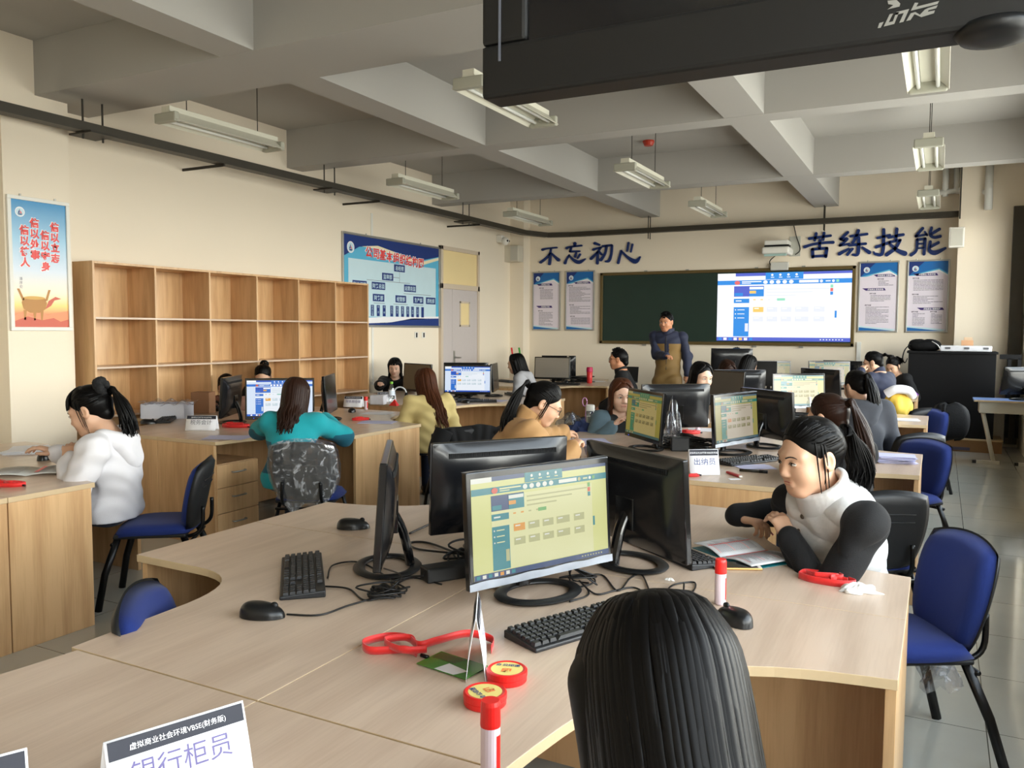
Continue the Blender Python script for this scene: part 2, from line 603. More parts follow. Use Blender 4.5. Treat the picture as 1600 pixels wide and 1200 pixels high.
def logo(d, u, v, r, lay):
    d.disc(u, v, r, lay, INK_WHITE)
    d.disc(u, v, r * 0.82, lay + 1, INK_PALE)
    d.poly([(u - r * .5, v - r * .35), (u + r * .5, v - r * .35), (u + r * .3, v - r * .6), (u - r * .3, v - r * .6)], lay + 2, INK_NAVY)
    d.poly([(u - r * .05, v - r * .28), (u - r * .05, v + r * .6), (u - r * .45, v - r * .28)], lay + 2, INK_NAVY)
    d.poly([(u + r * .05, v - r * .28), (u + r * .05, v + r * .35), (u + r * .4, v - r * .28)], lay + 2, INK_RED)

def framed(name, label, cat, loc, rz, w, h, fr, fw, group=None):
    """aluminium framed board with its origin at the middle of its back"""
    t = thing(name, label, cat, loc, rz, group)
    b = MB()
    for (x0, x1, z0, z1) in ((-w / 2, w / 2, h / 2 - fw, h / 2), (-w / 2, w / 2, -h / 2, -h / 2 + fw), (-w / 2, -w / 2 + fw, -h / 2 + fw, h / 2 - fw), (w / 2 - fw, w / 2, -h / 2 + fw, h / 2 - fw)):
        b.box(x0, x1, 0.0, 0.024, z0, z1, fr)
    b.box(-w / 2 + fw, w / 2 - fw, 0, 0.01, -h / 2 + fw, h / 2 - fw, fr)
    b.build('frame', t, bevel=0.003)
    b = MB()
    for s in (-0.28, 0.28):
        b.cyl((s * w, 0.005, h / 2), (s * w, 0.005, h / 2 + 0.018), 0.008, ALU, n=8)
    b.build('hook', t)
    return t

rnd = random.Random(7)
def lines(d, u0, u1, v0, n, dv, lay, mat=INK_DARK, th=0.006):
    for k in range(n):
        e = u1 if rnd.random() < 0.6 else u0 + (u1 - u0) * rnd.uniform(0.35, 0.9)
        v = v0 - k * dv
        u = u0
        while u < e - 0.006:
            q = min(e, u + rnd.uniform(0.02, 0.07))
            d.rect(u, q - 0.004, v - th / 2, v + th / 2, lay, mat)
            u = q
def notice(cx, label, heads, blocks, w=0.545, h=1.035, cz=2.065):
    t = framed('notice_board', label, 'poster', (cx, YB - 0.001, cz), PI, w, h, ALU, 0.022, 'notices on the back wall')
    d = D2(0.0108)
    iw, ih = w / 2 - 0.022, h / 2 - 0.022
    d.rect(-iw, iw, -ih, ih, 0, INK_LILAC)
    top = ih
    d.poly([(-iw, top), (iw, top), (iw, top - .17), (iw * .55, top - .10), (-iw, top - .2)], 1, INK_BLUE)
    d.poly([(-iw, top), (-iw * .2, top), (-iw, top - .2)], 2, INK_NAVY)
    d.poly([(-iw, top - .2), (iw * .55, top - .10), (iw, top - .17), (iw, top - .2), (iw * .55, top - .13), (-iw * .7, top - .2)], 3, INK_CYAN)
    d.poly([(-iw * .5, top - .18), (iw * .55, top - .12), (iw, top - .19), (iw, top - .21), (iw * .55, top - .145)], 4, INK_WHITE)
    logo(d, -iw * .66, top - .1, 0.042, 5)
    d.poly([(-iw, -ih), (iw * .8, -ih), (-iw, -ih + .05)], 1, INK_BLUE)
    d.poly([(-iw, -ih + .05), (iw * .8, -ih), (iw, -ih + .02), (-iw, -ih + .07)], 1, INK_PALE)
    for (u0, u1, v, s) in heads:
        d.poly([(u0, v + .018), (u1 - .02, v + .018), (u1, v - .018), (u0 + .05, v - .018)], 3, INK_PURPLE)
        d.txt(s, 0.026, (u0 + u1) / 2 + .02, v - .010, 4, INK_WHITE, bold=.0006)
    for (u0, u1, v, n) in blocks:
        d.txt('课程内容', 0.022, u0, v + .02, 2, INK_DARK, 'L', bold=.0006)
        lines(d, u0 + .015, u1, v, n, .02, 2)
    d.build('print', t)
    return t
notice(-6.215, 'lilac notice on the back wall left of the chalkboard, nearest the corner column', [(-.2, .12, .29, '虚拟商业 社会'), (-.2, .12, -.1, '虚拟商业 环境')], [(-.14, .13, .2, 9), (-.16, .13, -.2, 12)])
notice(-5.575, 'lilac notice on the back wall close beside the chalkboard, one purple heading', [(-.13, .2, .31, '虚拟商业 环境简介')], [(-.22, .2, .23, 13), (-.2, .2, -.1, 7), (-.18, .2, -.3, 6)])
notice(-0.84, 'lilac notice right of the projected picture, two purple headings near its middle', [(-.08, .22, .31, '虚拟商业 注意事项'), (-.22, .1, .11, '虚拟商业 服务宗旨')], [(-.02, .2, .23, 4), (-.12, .17, .02, 5), (-.18, .15, -.15, 13)])
notice(-0.195, 'lilac notice at the right end of the back wall, beside the bright column', [(-.2, .13, .31, '虚拟商业 学员守则'), (-.13, .22, -.18, '虚拟商业 规章制度')], [(-.2, .2, .23, 8), (-.2, .2, .0, 6), (-.2, -.02, -.25, 9), (.04, .2, -.25, 8)])

# poster with the bronze vessel on the near column
SKYP = bpy.data.materials.new('poster_sky_print')
SKYP.use_nodes = True
_n = SKYP.node_tree
_t = _n.nodes.new('ShaderNodeTexCoord'); _s = _n.nodes.new('ShaderNodeSeparateXYZ'); _m = _n.nodes.new('ShaderNodeMapRange'); _c = _n.nodes.new('ShaderNodeValToRGB')
_n.links.new(_t.outputs['Object'], _s.inputs[0]); _n.links.new(_s.outputs['Z'], _m.inputs[0]); _n.links.new(_m.outputs[0], _c.inputs[0])
_m.inputs[1].default_value, _m.inputs[2].default_value = -0.5, 0.5
_n.links.new(_c.outputs[0], _n.nodes['Principled BSDF'].inputs['Base Color'])
_n.nodes['Principled BSDF'].inputs['Roughness'].default_value = 0.35
for k, (p, c) in enumerate(((0.0, (206, 70, 40)), (0.1, (226, 130, 70)), (0.17, (240, 206, 110)), (0.27, (238, 222, 196)), (0.45, (206, 218, 232)), (0.7, (150, 196, 224)), (1.0, (42, 136, 190)))):
    e = _c.color_ramp.elements[k] if k < 2 else _c.color_ramp.elements.new(p)
    e.position = p; e.color = lin(c) + (1,)
t = framed('wall_poster', 'tall blue and orange poster with red characters and a bronze vessel', 'poster', (XC + 0.001, 4.215, 2.06), -PI / 2, 0.52, 1.07, WHITE, 0.03)
d = D2(0.0108)
d.rect(-.23, .23, -.505, .505, 0, SKYP)
logo(d, -.155, .41, .04, 1)
for u, v, s in ((.13, .32, '信以立志'), (.045, .245, '信以守身'), (-.04, .335, '信以处事'), (-.125, .27, '信以待人')):
    for k, ch in enumerate(s):
        d.txt(ch, .078, u, v - .085 * k - .03, 2, INK_WHITE, bold=.007)
        d.txt(ch, .078, u, v - .085 * k - .03, 3, INK_RED, bold=.003)
for k, ch in enumerate('潘序伦'):
    d.txt(ch, .028, -.165, -.13 - .032 * k, 2, INK_GREY)
# bronze vessel and rocks, printed
ROCK = ink('rock', (196, 84, 58)); ROCK2 = ink('rock_pale', (226, 140, 92))
d.poly([(-.23, -.505), (-.23, -.42), (-.16, -.38), (-.08, -.42), (-.02, -.37), (.05, -.41), (.1, -.39), (.23, -.37), (.23, -.505)], 1, ROCK2)
d.poly([(-.23, -.505), (-.23, -.46), (-.12, -.42), (0, -.45), (.1, -.43), (.16, -.46), (.23, -.44), (.23, -.505)], 2, ROCK)
bowl = [(-.15, -.27), (.03, -.27), (.045, -.31), (.03, -.36), (-.02, -.39), (-.1, -.39), (-.15, -.36), (-.165, -.31)]
d.poly(bowl, 3, INK_GOLD)
d.disc(-.06, -.27, .09, 4, ink('bronze_light', (206, 160, 70)), ry=.014)
for u in (-.16, .03):
    d.poly([(u, -.29), (u + .02, -.29), (u + (.05 if u > 0 else -.02), -.2), (u + (.03 if u > 0 else -.04), -.2)], 3, INK_GOLD)
for u in (-.14, -.06, .0):
    d.poly([(u - .012, -.37), (u + .015, -.37), (u + .005, -.45), (u - .008, -.45)], 2, INK_GOLD)
d.poly([(.03, -.36), (.06, -.29), (.12, -.255), (.17, -.27), (.11, -.285), (.08, -.33)], 3, ROCK)
d.build('print', t)

# organisation chart on the left wall
t = framed('organisation_chart', 'wide blue organisation chart board beside the door', 'chart', (XL + 0.001, 9.52, 2.19), -PI / 2, 2.3, 1.22, ALU, 0.025)
d = D2(0.0108)
W_, H_ = 1.12, .58
d.rect(-W_, W_, -H_, H_, 0, INK_CYAN)
d.poly([(-W_, H_), (W_, H_), (W_, H_ - .12), (.7, H_ - .2), (.2, H_ - .16), (-.4, H_ - .1), (-.8, H_ - .14), (-W_, H_ - .28)], 1, INK_NAVY)
d.poly([(-.75, H_ - .13), (-.4, H_ - .09), (.2, H_ - .17), (.7, H_ - .22), (W_, H_ - .13), (W_, H_ - .17), (.7, H_ - .27), (.2, H_ - .22), (-.4, H_ - .14)], 2, INK_CREAM)
d.rect(-1.03, 1.04, -.47, .28, 3, INK_PALE)
d.poly([(-W_, -H_), (W_, -H_), (W_, -.47), (.4, -.48), (-.1, -.54)], 4, INK_NAVY)
d.poly([(-W_, -.5), (-.3, -.47), (W_, -.44), (W_, -.47), (.3, -.5), (-.2, -.55), (-W_, -.57)], 4, INK_WHITE)
logo(d, -.98, .42, .075, 5)
for k, ch in enumerate('公司基本组织结构图'):
    uu = -.6 + k * .155
    d.txt(ch, .15, uu, .335 - .012 * abs(k - 4) * 0 - k * .008, 6, INK_WHITE, bold=.011)
    d.txt(ch, .15, uu, .335 - k * .008, 7, INK_RED, bold=.004)
def node(s, u, v, w=.27, h=.11, sz=.075):
    d.rect(u - w / 2, u + w / 2, v - h / 2, v + h / 2, 5, INK_NAVY)
    d.txt(s, sz, u, v - .027, 6, INK_PALE, bold=.001)
for s, u, v in (('总经理', .1, .22), ('监审部', -.18, .085), ('副总经理', -.8, -.05), ('财务总监', -.39, -.05), ('运营总监', .36, -.05), ('财务部', -.39, -.21), ('经营部', .13, -.21), ('生产部', .57, -.21), ('质检部', .9, -.21)):
    node(s, u, v, .3 if len(s) == 4 else .26, .1, .068)
for u0, v0, u1, v1 in ((.1, .17, .1, .02), (-.05, .085, .1, .085), (-.65, .02, .36, .02), (.2, -.13, .9, -.13), (-.5, -.285, -.25, -.285), (-.05, -.285, .3, -.285), (.45, -.285, .7, -.285)):
    d.line(u0, v0, u1, v1, .006, 4, INK_GREY)
for k, (u, s) in enumerate(((-.53, '财务主管'), (-.4, '会计'), (-.265, '出纳'), (-.09, '业务员'), (.04, '采购员'), (.17, '销售员'), (.3, '仓管员'), (.42, '一车间'), (.55, '二车间'), (.68, ''))):
    d.rect(u - .034, u + .034, -.46, -.31, 5, INK_NAVY)
    for j, ch in enumerate(s):
        d.txt(ch, .036, u, -.345 - j * (.036 if len(s) > 2 else .075), 6, INK_PALE)
d.build('print', t)

# painted metal characters on the back wall, traced as brush strokes
LET = P('deep_blue_acrylic', (16, 44, 104), 0.35, noise=0.06)
def brush(strokes, box, x0, x1, z0, z1, name, label):
    bx0, by0, bx1, by1 = box
    cx, cz = (x0 + x1) / 2, (z0 + z1) / 2
    sx, sz = (x1 - x0) / (bx1 - bx0), (z1 - z0) / (by1 - by0)
    b = MB()
    for st in strokes:
        pts = [Vector((x, y, w)) for x, y, w in st]
        cp = curve_pts([(p.x, p.y, p.z) for p in pts], 5)
        left, right = [], []
        n = len(cp)
        for i, p in enumerate(cp):
            t = (cp[min(i + 1, n - 1)] - cp[max(i - 1, 0)]); t.z = 0
            t.normalize()
            nrm = Vector((-t.y, t.x, 0))
            wv = p.z * 0.5
            left.append((p.x + nrm.x * wv, p.y + nrm.y * wv)); right.append((p.x - nrm.x * wv, p.y - nrm.y * wv))
        def capp(p, t, wv):
            a0 = math.atan2(t.y, t.x)
            return [(p.x + wv * math.cos(a0 + PI / 2 - PI * k / 6), p.y + wv * math.sin(a0 + PI / 2 - PI * k / 6)) for k in range(1, 6)]
        t1 = cp[-1] - cp[-2]; t0 = cp[0] - cp[1]
        poly = left + capp(cp[-1], t1, cp[-1].z * .5) + right[::-1] + capp(cp[0], t0, cp[0].z * .5)
        b.prism([((x - (bx0 + bx1) / 2) * sx, -(y - (by0 + by1) / 2) * sz) for x, y in poly], 0, 0.025, LET)
    o = b.build(name, None, loc=(cx, YB - 0.001, cz), rot=(PI / 2, 0, 0))
    tag(o, label, 'lettering', 'blue characters on the back wall')
C1 = [
 ('不', (220, 300, 560, 640), (-6.36, -5.95, 2.69, 3.03), [[(275, 360, 45), (340, 345, 32), (500, 335, 30)], [(410, 350, 30), (385, 450, 34), (310, 530, 40), (245, 580, 46)], [(397, 440, 42), (395, 540, 44), (387, 615, 46)], [(420, 430, 25), (480, 500, 42), (530, 550, 58)]]),
 ('忘', (615, 290, 965, 640), (-5.885, -5.455, 2.685, 3.07), [[(785, 305, 46), (785, 340, 40)], [(660, 375, 42), (710, 358, 30), (885, 345, 30)], [(728, 365, 32), (712, 428, 34)], [(712, 430, 32), (855, 432, 30)], [(700, 485, 26), (660, 545, 32), (637, 608, 42)], [(700, 490, 24), (765, 560, 42), (850, 602, 58), (945, 555, 22)], [(805, 455, 30), (790, 515, 34)], [(865, 480, 30), (830, 535, 30)]]),
 ('初', (1020, 290, 1370, 640), (-5.4, -4.97, 2.67, 3.06), [[(1098, 310, 44), (1160, 335, 34)], [(1075, 405, 38), (1130, 388, 30), (1190, 378, 30)], [(1180, 385, 30), (1130, 455, 32), (1045, 540, 46)], [(1140, 450, 38), (1137, 615, 40)], [(1165, 440, 28), (1195, 480, 34)], [(1215, 360, 36), (1345, 350, 34)], [(1350, 358, 34), (1342, 480, 34), (1310, 580, 42), (1262, 592, 30)], [(1270, 360, 34), (1250, 470, 34), (1190, 565, 46)]]),
 ('心', (640, 225, 805, 365), (-4.92, -4.48, 2.66, 3.04), [[(675, 280, 13), (664, 320, 15), (655, 352, 19)], [(680, 285, 11), (720, 322, 17), (770, 348, 28), (800, 322, 9)], [(722, 234, 15), (714, 282, 13)], [(748, 244, 13), (738, 288, 11)]]),
 ('苦', (115, 90, 400, 340), (-1.9, -1.46, 2.66, 3.04), [[(165, 145, 28), (360, 125, 25)], [(228, 98, 28), (216, 165, 24)], [(300, 95, 26), (294, 162, 24)], [(125, 225, 30), (200, 203, 26), (310, 192, 26), (385, 192, 30)], [(265, 165, 26), (262, 245, 26)], [(198, 252, 30), (203, 328, 30)], [(198, 252, 28), (328, 247, 28)], [(330, 248, 30), (322, 328, 30)], [(203, 322, 26), (322, 320, 26)]]),
 ('练', (455, 75, 755, 325), (-1.42, -0.96, 2.66, 3.05), [[(545, 92, 26), (482, 152, 26)], [(482, 155, 22), (545, 152, 22), (478, 213, 24)], [(478, 214, 22), (560, 200, 20)], [(558, 248, 22), (475, 292, 34)], [(572, 130, 25), (718, 116, 24)], [(640, 80, 30), (620, 140, 28), (592, 190, 28)], [(562, 215, 25), (708, 206, 25)], [(645, 150, 30), (642, 295, 32), (598, 305, 22)], [(592, 250, 24), (548, 302, 26)], [(680, 240, 20), (742, 288, 36)]]),
 ('技', (815, 70, 1115, 320), (-0.93, -0.48, 2.65, 3.05), [[(852, 150, 24), (960, 128, 22)], [(905, 78, 30), (902, 285, 30), (840, 295, 26), (822, 275, 14)], [(842, 232, 28), (958, 197, 24)], [(950, 150, 24), (1078, 130, 26)], [(1020, 78, 30), (1015, 172, 26)], [(962, 192, 24), (1055, 178, 24)], [(1052, 182, 26), (1012, 250, 30), (938, 305, 34)], [(960, 205, 22), (1030, 268, 34), (1098, 300, 44)]]),
 ('能', (1180, 50, 1495, 310), (-0.44, 0.02, 2.64, 3.05), [[(1285, 62, 26), (1228, 130, 26)], [(1228, 130, 22), (1320, 120, 20)], [(1305, 95, 18), (1325, 125, 20)], [(1240, 162, 26), (1236, 258, 26), (1192, 298, 30)], [(1240, 162, 24), (1308, 157, 24)], [(1310, 158, 28), (1304, 292, 30)], [(1245, 200, 16), (1300, 200, 16)], [(1245, 240, 16), (1300, 238, 16)], [(1362, 62, 26), (1352, 122, 26), (1388, 148, 26), (1440, 140, 28)], [(1430, 76, 28), (1366, 114, 26)], [(1356, 186, 26), (1350, 258, 30), (1400, 286, 42), (1488, 248, 22)], [(1425, 196, 28), (1362, 230, 26)]]),
]
ORD = ['leftmost of all, above the first lilac notice', 'second from the left', 'third from the left', 'fourth from the left, above the chalkboard edge', 'just right of the projector', 'second after the projector', 'third after the projector', 'rightmost of all, beside the wall speaker']
for (ch, box, (x0, x1, z0, z1), st), od in zip(C1, ORD):
    brush(st, box, x0, x1, z0, z1, 'wall_character', 'blue brush style character %s on the back wall, %s' % (ch, od))

# chalkboard with its projection half
GREENB = P('dark_green_chalkboard', (30, 50, 42), 0.45, noise=0.18, nscale=2.5)
BRASS = P('olive_bronze_frame', (104, 88, 54), 0.4, metal=0.4, noise=0.1, nscale=30)
t = thing('chalkboard', 'long dark green chalkboard with bronze frame carrying a projected computer picture on its right half', 'chalkboard', (-3.17, YB - 0.001, 1.93), PI)
w2, h2 = 2.02, .6
b = MB()
for (x0, x1, z0, z1) in ((-w2, w2, h2 - .05, h2), (-w2, w2, -h2, -h2 + .05), (-w2, -w2 + .05, -h2, h2), (w2 - .05, w2, -h2, h2)):
    b.box(x0, x1, 0, .05, z0, z1, BRASS)
b.build('frame', t, bevel=.006)
b = MB(); b.box(-w2 + .04, w2 - .04, 0, .03, -h2 + .04, h2 - .04, GREENB); b.build('writing_surface', t)
b = MB()
for s in (-1.3, -.6, .5, 1.2):
    b.box(s, s + .06, 0, .03, -h2 - .03, -h2, ALU); b.box(s, s + .05, 0, .02, h2, h2 + .02, ALU)
b.build('bracket', t)
def screen_ui(name, parent, w, h, loc, rot, mats, base=0.0, dim=False, brows=True):
    """the trading practice web page, as it stands on the projector and on the monitors"""
    page, side, teal, navy, orange, white, grey, red, green = mats
    d = D2(base)
    X = lambda u: (u - .5) * w
    Z = lambda v: (.5 - v) * h
    def r(u0, u1, v0, v1, lay, m):
        d.rect(X(u0), X(u1), Z(v1), Z(v0), lay, m)
    r(0, 1, 0, 1, 0, side)
    r(.13, .88, .2, .94, 1, page)
    r(0, .14, 0, .05, 1, white); r(.14, .37, 0, .045, 1, navy); r(.64, 1, 0, .035, 1, navy)
    r(.37, .65, .0, .1, 2, teal)
    for k in range(4):
        d.disc(X(.42 + .06 * k), Z(.035), .009 * w, 3, white, 8); r(.41 + .06 * k, .435 + .06 * k, .065, .075, 3, page)
    r(0, 1, .105, .17, 2, teal)
    d.disc(X(.155), Z(.14), .022 * w, 4, red, 10, ry=.03 * h)
    r(.19, .34, .12, .135, 3, page); r(.19, .26, .145, .155, 3, page)
    for k in range(5):
        d.disc(X(.37 + .048 * k), Z(.138), .017 * w, 3, white, 10, ry=.026 * h)
    r(.62, .76, .118, .155, 3, white); d.disc(X(.78), Z(.138), .012 * w, 3, grey, 8); r(.81, .845, .13, .145, 3, page); d.disc(X(.865), Z(.138), .01 * w, 3, white, 8); r(.885, .905, .12, .155, 3, green)
    r(.13, .36, .19, .345, 2, navy); r(.25, .36, .2, .345, 3, teal); r(.25, .355, .205, .24, 4, white); r(.25, .3, .26, .3, 4, orange); r(.135, .2, .29, .335, 3, teal)
    for k in range(3):
        r(.38, .84 - .12 * k, .235 + .045 * k, .25 + .045 * k, 2, grey)
    r(.13, .25, .375, .44, 2, teal); r(.145, .19, .4, .415, 3, white)
    r(.13, .25, .455, .475, 2, page)
    r(.13, .25, .5, .935, 2, side if False else teal)
    for k in range(3):
        d.disc(X(.145), Z(.54 + .06 * k), .005 * w, 3, white, 6); r(.16, .215, .535 + .06 * k, .545 + .06 * k, 3, page)
    r(.22, .245, .74, .86, 3, grey)
    for k in range(4):
        r(.28 + .055 * k, .3 + .055 * k, .385, .4, 2, orange if k < 2 else grey)
    r(.46, .52, .375, .41, 3, green)
    for row in range(2):
        for k in range(5):
            u = .28 + .105 * k + (.03 if k == 4 else 0)
            v = .5 + .14 * row
            r(u, u + (.08 if k != 3 else .1), v, v + .075, 3, orange if (row == 0 and k == 0) else grey)
            r(u + .01, u + .045, v + .015, v + .028, 4, white)
    for k, m in enumerate((green, red, teal)):
        r(.845, .865, .19 + .05 * k, .235 + .05 * k, 3, m)
    r(.88, .895, .56, .66, 3, teal)
    r(0, 1, .945, 1, 3, navy)
    for k in range(7):
        r(.015 + .04 * k, .04 + .04 * k, .955, .99, 4, white if k % 2 else (orange if k == 4 else teal))
    for k in range(8):
        r(.78 + .022 * k, .79 + .022 * k, .965, .98, 4, grey)
    o = d.build(name, parent, loc=loc, rot=rot)
    return o
def ui_set(tag_, cols, s):
    return [emis('screen_%s_%s' % (tag_, n), c, s) for n, c in zip(('page', 'side', 'bar', 'navy', 'orange', 'white', 'grey', 'red', 'green'), cols)]
UI_PROJ = ui_set('projected', ((248, 250, 255), (246, 248, 255), (52, 140, 222), (84, 100, 200), (250, 200, 110), (255, 255, 255), (226, 230, 240), (226, 110, 110), (150, 220, 190)), 1.15)
o = screen_ui('projected_picture', t, 2.0, 1.06, (-.98, .031, 0), (0, 0, 0), UI_PROJ)  # the projector's light, built as a glowing sheet on the board

# dark cable tray, one run round the room
TRAY = P('painted_cable_tray', (60, 56, 47), 0.5, metal=0.2, noise=0.15, nscale=8)
t = thing('cable_tray', 'dark cable tray hung along the left and back walls and down the right corner', 'cable tray', (0, 0, 0))
b = MB()
xt = -6.3
path = [(xt, YN + .1, 3.19), (xt, 6.0, 3.19), (xt, 12.5, 3.19), (-6.1, 13.0, 3.19), (-5.7, 13.1, 3.19), (.82, 13.1, 3.19)]
def bar(b, p, q, w, h, mat):
    p, q = Vector(p), Vector(q)
    x = (q - p)
    L = x.length
    M = frame(p, x, Vector((0, 0, 1)).cross(x) if abs(x.normalized().z) < .9 else Vector((1, 0, 0)))
    b.box(0, L, -w / 2, w / 2, -h / 2, h / 2, mat, M)
for p, q in zip(path[:-1], path[1:]):
    bar(b, p, q, .12, .075, TRAY)
b.box(.8, .95, 12.85, 12.945, .05, 3.225, TRAY)
b.build('channel', t)
for y in (4.55, 7.53, 10.6):
    b = MB()
    for dy in (-.09, .09):
        b.cyl((xt + .0, y + dy, 3.1), (xt + .0, y + dy, ZB), .008, DGREY, n=6)
    b.box(xt - .14, xt + .14, y - .12, y + .12, 3.135, 3.15, DGREY)
    b.build('hanger', t)
for x in (-4.3, -1.6):
    b = MB()
    for dy in (-.05, .05):
        b.cyl((x, 13.1 + dy, 3.05), (x, 13.1 + dy, ZB if x < -4 else ZB), .008, DGREY, n=6)
    b.build('hanger', t)
b = MB(); b.cyl((.17, 12.9, 3.1), (.17, 12.9, ZC), .009, DGREY, n=6); b.build('hanger', t)
for k in range(3):
    b = MB(); b.box(XL, xt + .06, 5.9 + 2.5 * k, 5.915 + 2.5 * k, 3.125, 3.15, DGREY); b.build('wall_bracket', t)

# pipes under the slab in the back right corner
PIPE = P('white_pvc_pipe', (214, 214, 208), 0.4)
b = MB()
yp = 12.9
b.tube([(-.02, 13.15, 3.84), (-.02, 13.15, 3.45)], .04, PIPE, 10)
b.tube([(.12, 13.15, 3.84), (.12, 13.15, 3.52), (-.2, 13.15, 3.50)], .045, PIPE, 10)
b.tube([(.12, 13.15, 3.52), (.4, 13.1, 3.50), (.5, 12.88, 3.42), (.5, 12.88, 3.24)], .045, PIPE, 10)
b.tube([(.5, 12.88, 3.84), (.5, 12.88, 3.2)], .05, PIPE, 10)
o = b.build('drain_pipe', smooth=True)
tag(o, 'white branching drain pipes under the slab in the back right corner', 'pipe')

# ceiling lamps
LAMPW = P('lamp_enamel', (214, 212, 196), 0.4, noise=0.02)
TUBE = P('unlit_fluorescent_tube', (236, 238, 232), 0.25)
def lamp_proto():
    t = thing('ceiling_lamp', 'x', 'lamp', (0, 0, 0), 0, 'strip lamps')
    b = MB()
    b.box(-.045, .045, -.61, .61, .0, .06, LAMPW)
    b.add([(-.13, -.61, -.06), (-.045, -.61, .02), (-.045, .61, .02), (-.13, .61, -.06)], [(0, 1, 2, 3)], LAMPW)
    b.add([(.13, -.61, -.06), (.045, -.61, .02), (.045, .61, .02), (.13, .61, -.06)], [(3, 2, 1, 0)], LAMPW)
    b.build('reflector', t, solid=.003)
    for s in (-1, 1):
        c = MB(); c.cyl((s * .06, -.58, -.035), (s * .06, .58, -.035), .014, TUBE, n=10); c.build('tube', t, smooth=True)
        c = MB(); c.box(-.12, .12, s * .6 - .025, s * .6 + .025, -.07, .01, P('lamp_end_cap', (172, 172, 158), .5)); c.build('end_cap', t, bevel=.01)
        c = MB(); c.cyl((0, s * .4, .06), (0, s * .4, .57), .004, DGREY, n=5); c.build('suspension_wire', t)
    return t
ZL = 3.28
LAMPS = [(-5.62, 5.32, 'left row, nearest: strip lamp above the bookcase end'), (-5.64, 8.5, 'left row, middle: strip lamp above the organisation chart side'), (-5.66, 11.4, 'left row, farthest: strip lamp near the back left corner'),
         (-2.95, 5.6, 'middle row, nearest: strip lamp half behind the hanging television'), (-2.98, 8.85, 'middle row: strip lamp beside the red ceiling detector'), (-2.95, 11.6, 'middle row, farthest: strip lamp above the chalkboard'),
         (-.14, 5.9, 'window row, nearest: strip lamp seen end on below the television'), (-.16, 9.0, 'window row, middle: strip lamp seen end on'), (-.2, 12.0, 'window row, farthest: small strip lamp beside the drain pipes')]
lp = lamp_proto()
for i, (x, y, l) in enumerate(LAMPS):
    o = lp if i == 0 else dup(lp, (0, 0, 0))
    o.location = (x, y, ZL)
    o['label'] = 'white twin tube ceiling lamp, ' + l
b = MB(); b.lathe([(.0, -.06), (.05, -.06), (.07, -.02), (.07, 0)], P('red_detector', (176, 52, 30), .4), 14)
tag(b.build('smoke_detector', loc=(-3.23, 9.76, ZC)), 'small red smoke detector on the ceiling slab', 'smoke detector')

# projector on its wall mount, receiver box under it
t = thing('projector', 'white short throw projector mounted on the wall above the projected picture', 'projector', (-2.25, YB, 2.8), PI)
b = MB(); b.box(-.2, .2, .0, .42, -.09, .02, WHITE); b.build('body', t, bevel=.03, seg=3)
b = MB(); b.box(-.17, .17, .02, .36, .05, .12, WHITE); b.box(-.19, .17, .2, .38, .02, .05, BLACK); b.build('mount_cover', t, bevel=.01)
b = MB(); b.box(-.16, .16, .36, .425, -.12, -.09, P('pale_teal_glass', (160, 190, 186), .15)); b.build('lens_window', t)
b = MB(); b.box(-.3, -.14, 0, .01, -.1, .2, P('wall_plate_grey', (188, 188, 178), .5)); b.build('wall_plate', t)
b = MB(); b.tube(curve_pts([(-.2, .03, .36), (-.24, .03, .2), (-.3, .03, 0), (-.23, .03, -.08)]), .007, BLACK, 6); b.tube(curve_pts([(.05, .1, -.09), (.14, .06, -.17), (.12, .03, -.25)]), .007, BLACK, 6); b.build('cable', t)
t2 = MB(); t2.box(-.13, .13, 0, .1, -.06, .06, P('receiver_grey', (196, 196, 190), .5)); o = t2.build('receiver_box', loc=(-2.24, YB, 2.55), rot=(0, 0, PI), bevel=.008)
tag(o, 'small pale grey receiver box on the wall below the projector', 'box')

# speakers and wall devices
def speaker(x, y, z, rz, label, w=.19, h=.27, dd=.16):
    t = thing('wall_speaker', label, 'speaker', (x, y, z), rz, 'wall speakers')
    b = MB(); b.box(-w / 2, w / 2, 0.03, dd, -h / 2, h / 2, WHITE); b.build('cabinet', t, bevel=.012)
    b = MB(); b.box(-w / 2 + .02, w / 2 - .02, dd, dd + .006, -h / 2 + .02, h / 2 - .02, P('speaker_cloth', (192, 190, 180), .8, noise=.1, nscale=300)); b.build('grille', t, bevel=.004)
    b = MB(); b.box(-.03, .03, 0, .03, -.04, .04, DGREY); b.build('bracket', t)
speaker(.14, 12.93, 2.84, PI, 'white wall speaker on the bright right column edge')
p = aty(831, 391, 13.0)
t = thing('wall_speaker', 'pale wide speaker box on the corner column left of the first notice', 'speaker', (-6.72, 12.99, 2.88), PI, 'wall speakers')
b = MB(); b.box(-.17, .17, 0, .2, -.14, .14, P('speaker_beige', (206, 200, 184), .6)); b.build('cabinet', t, bevel=.01)
b = MB(); b.box(-.16, -.02, .2, .206, -.12, .12, P('speaker_cloth', (192, 190, 180), .8)); b.build('grille', t)
t = thing('security_camera', 'small white dome camera on the left wall beside the corner column', 'camera', (XL, 12.55, 3.07), -PI / 2)
b = MB(); b.box(-.06, .06, 0, .1, -.02, .1, WHITE); b.build('base', t, bevel=.01)
b = MB(); b.ell((0, .14, 0), (.07, .07, .07), WHITE, 14); b.build('dome', t, smooth=True)
b = MB(); b.ell((.03, .2, 0), (.018, .018, .018), BLACK, 8); b.ell((-.03, .2, 0), (.018, .018, .018), BLACK, 8); b.build('lens', t, smooth=True)
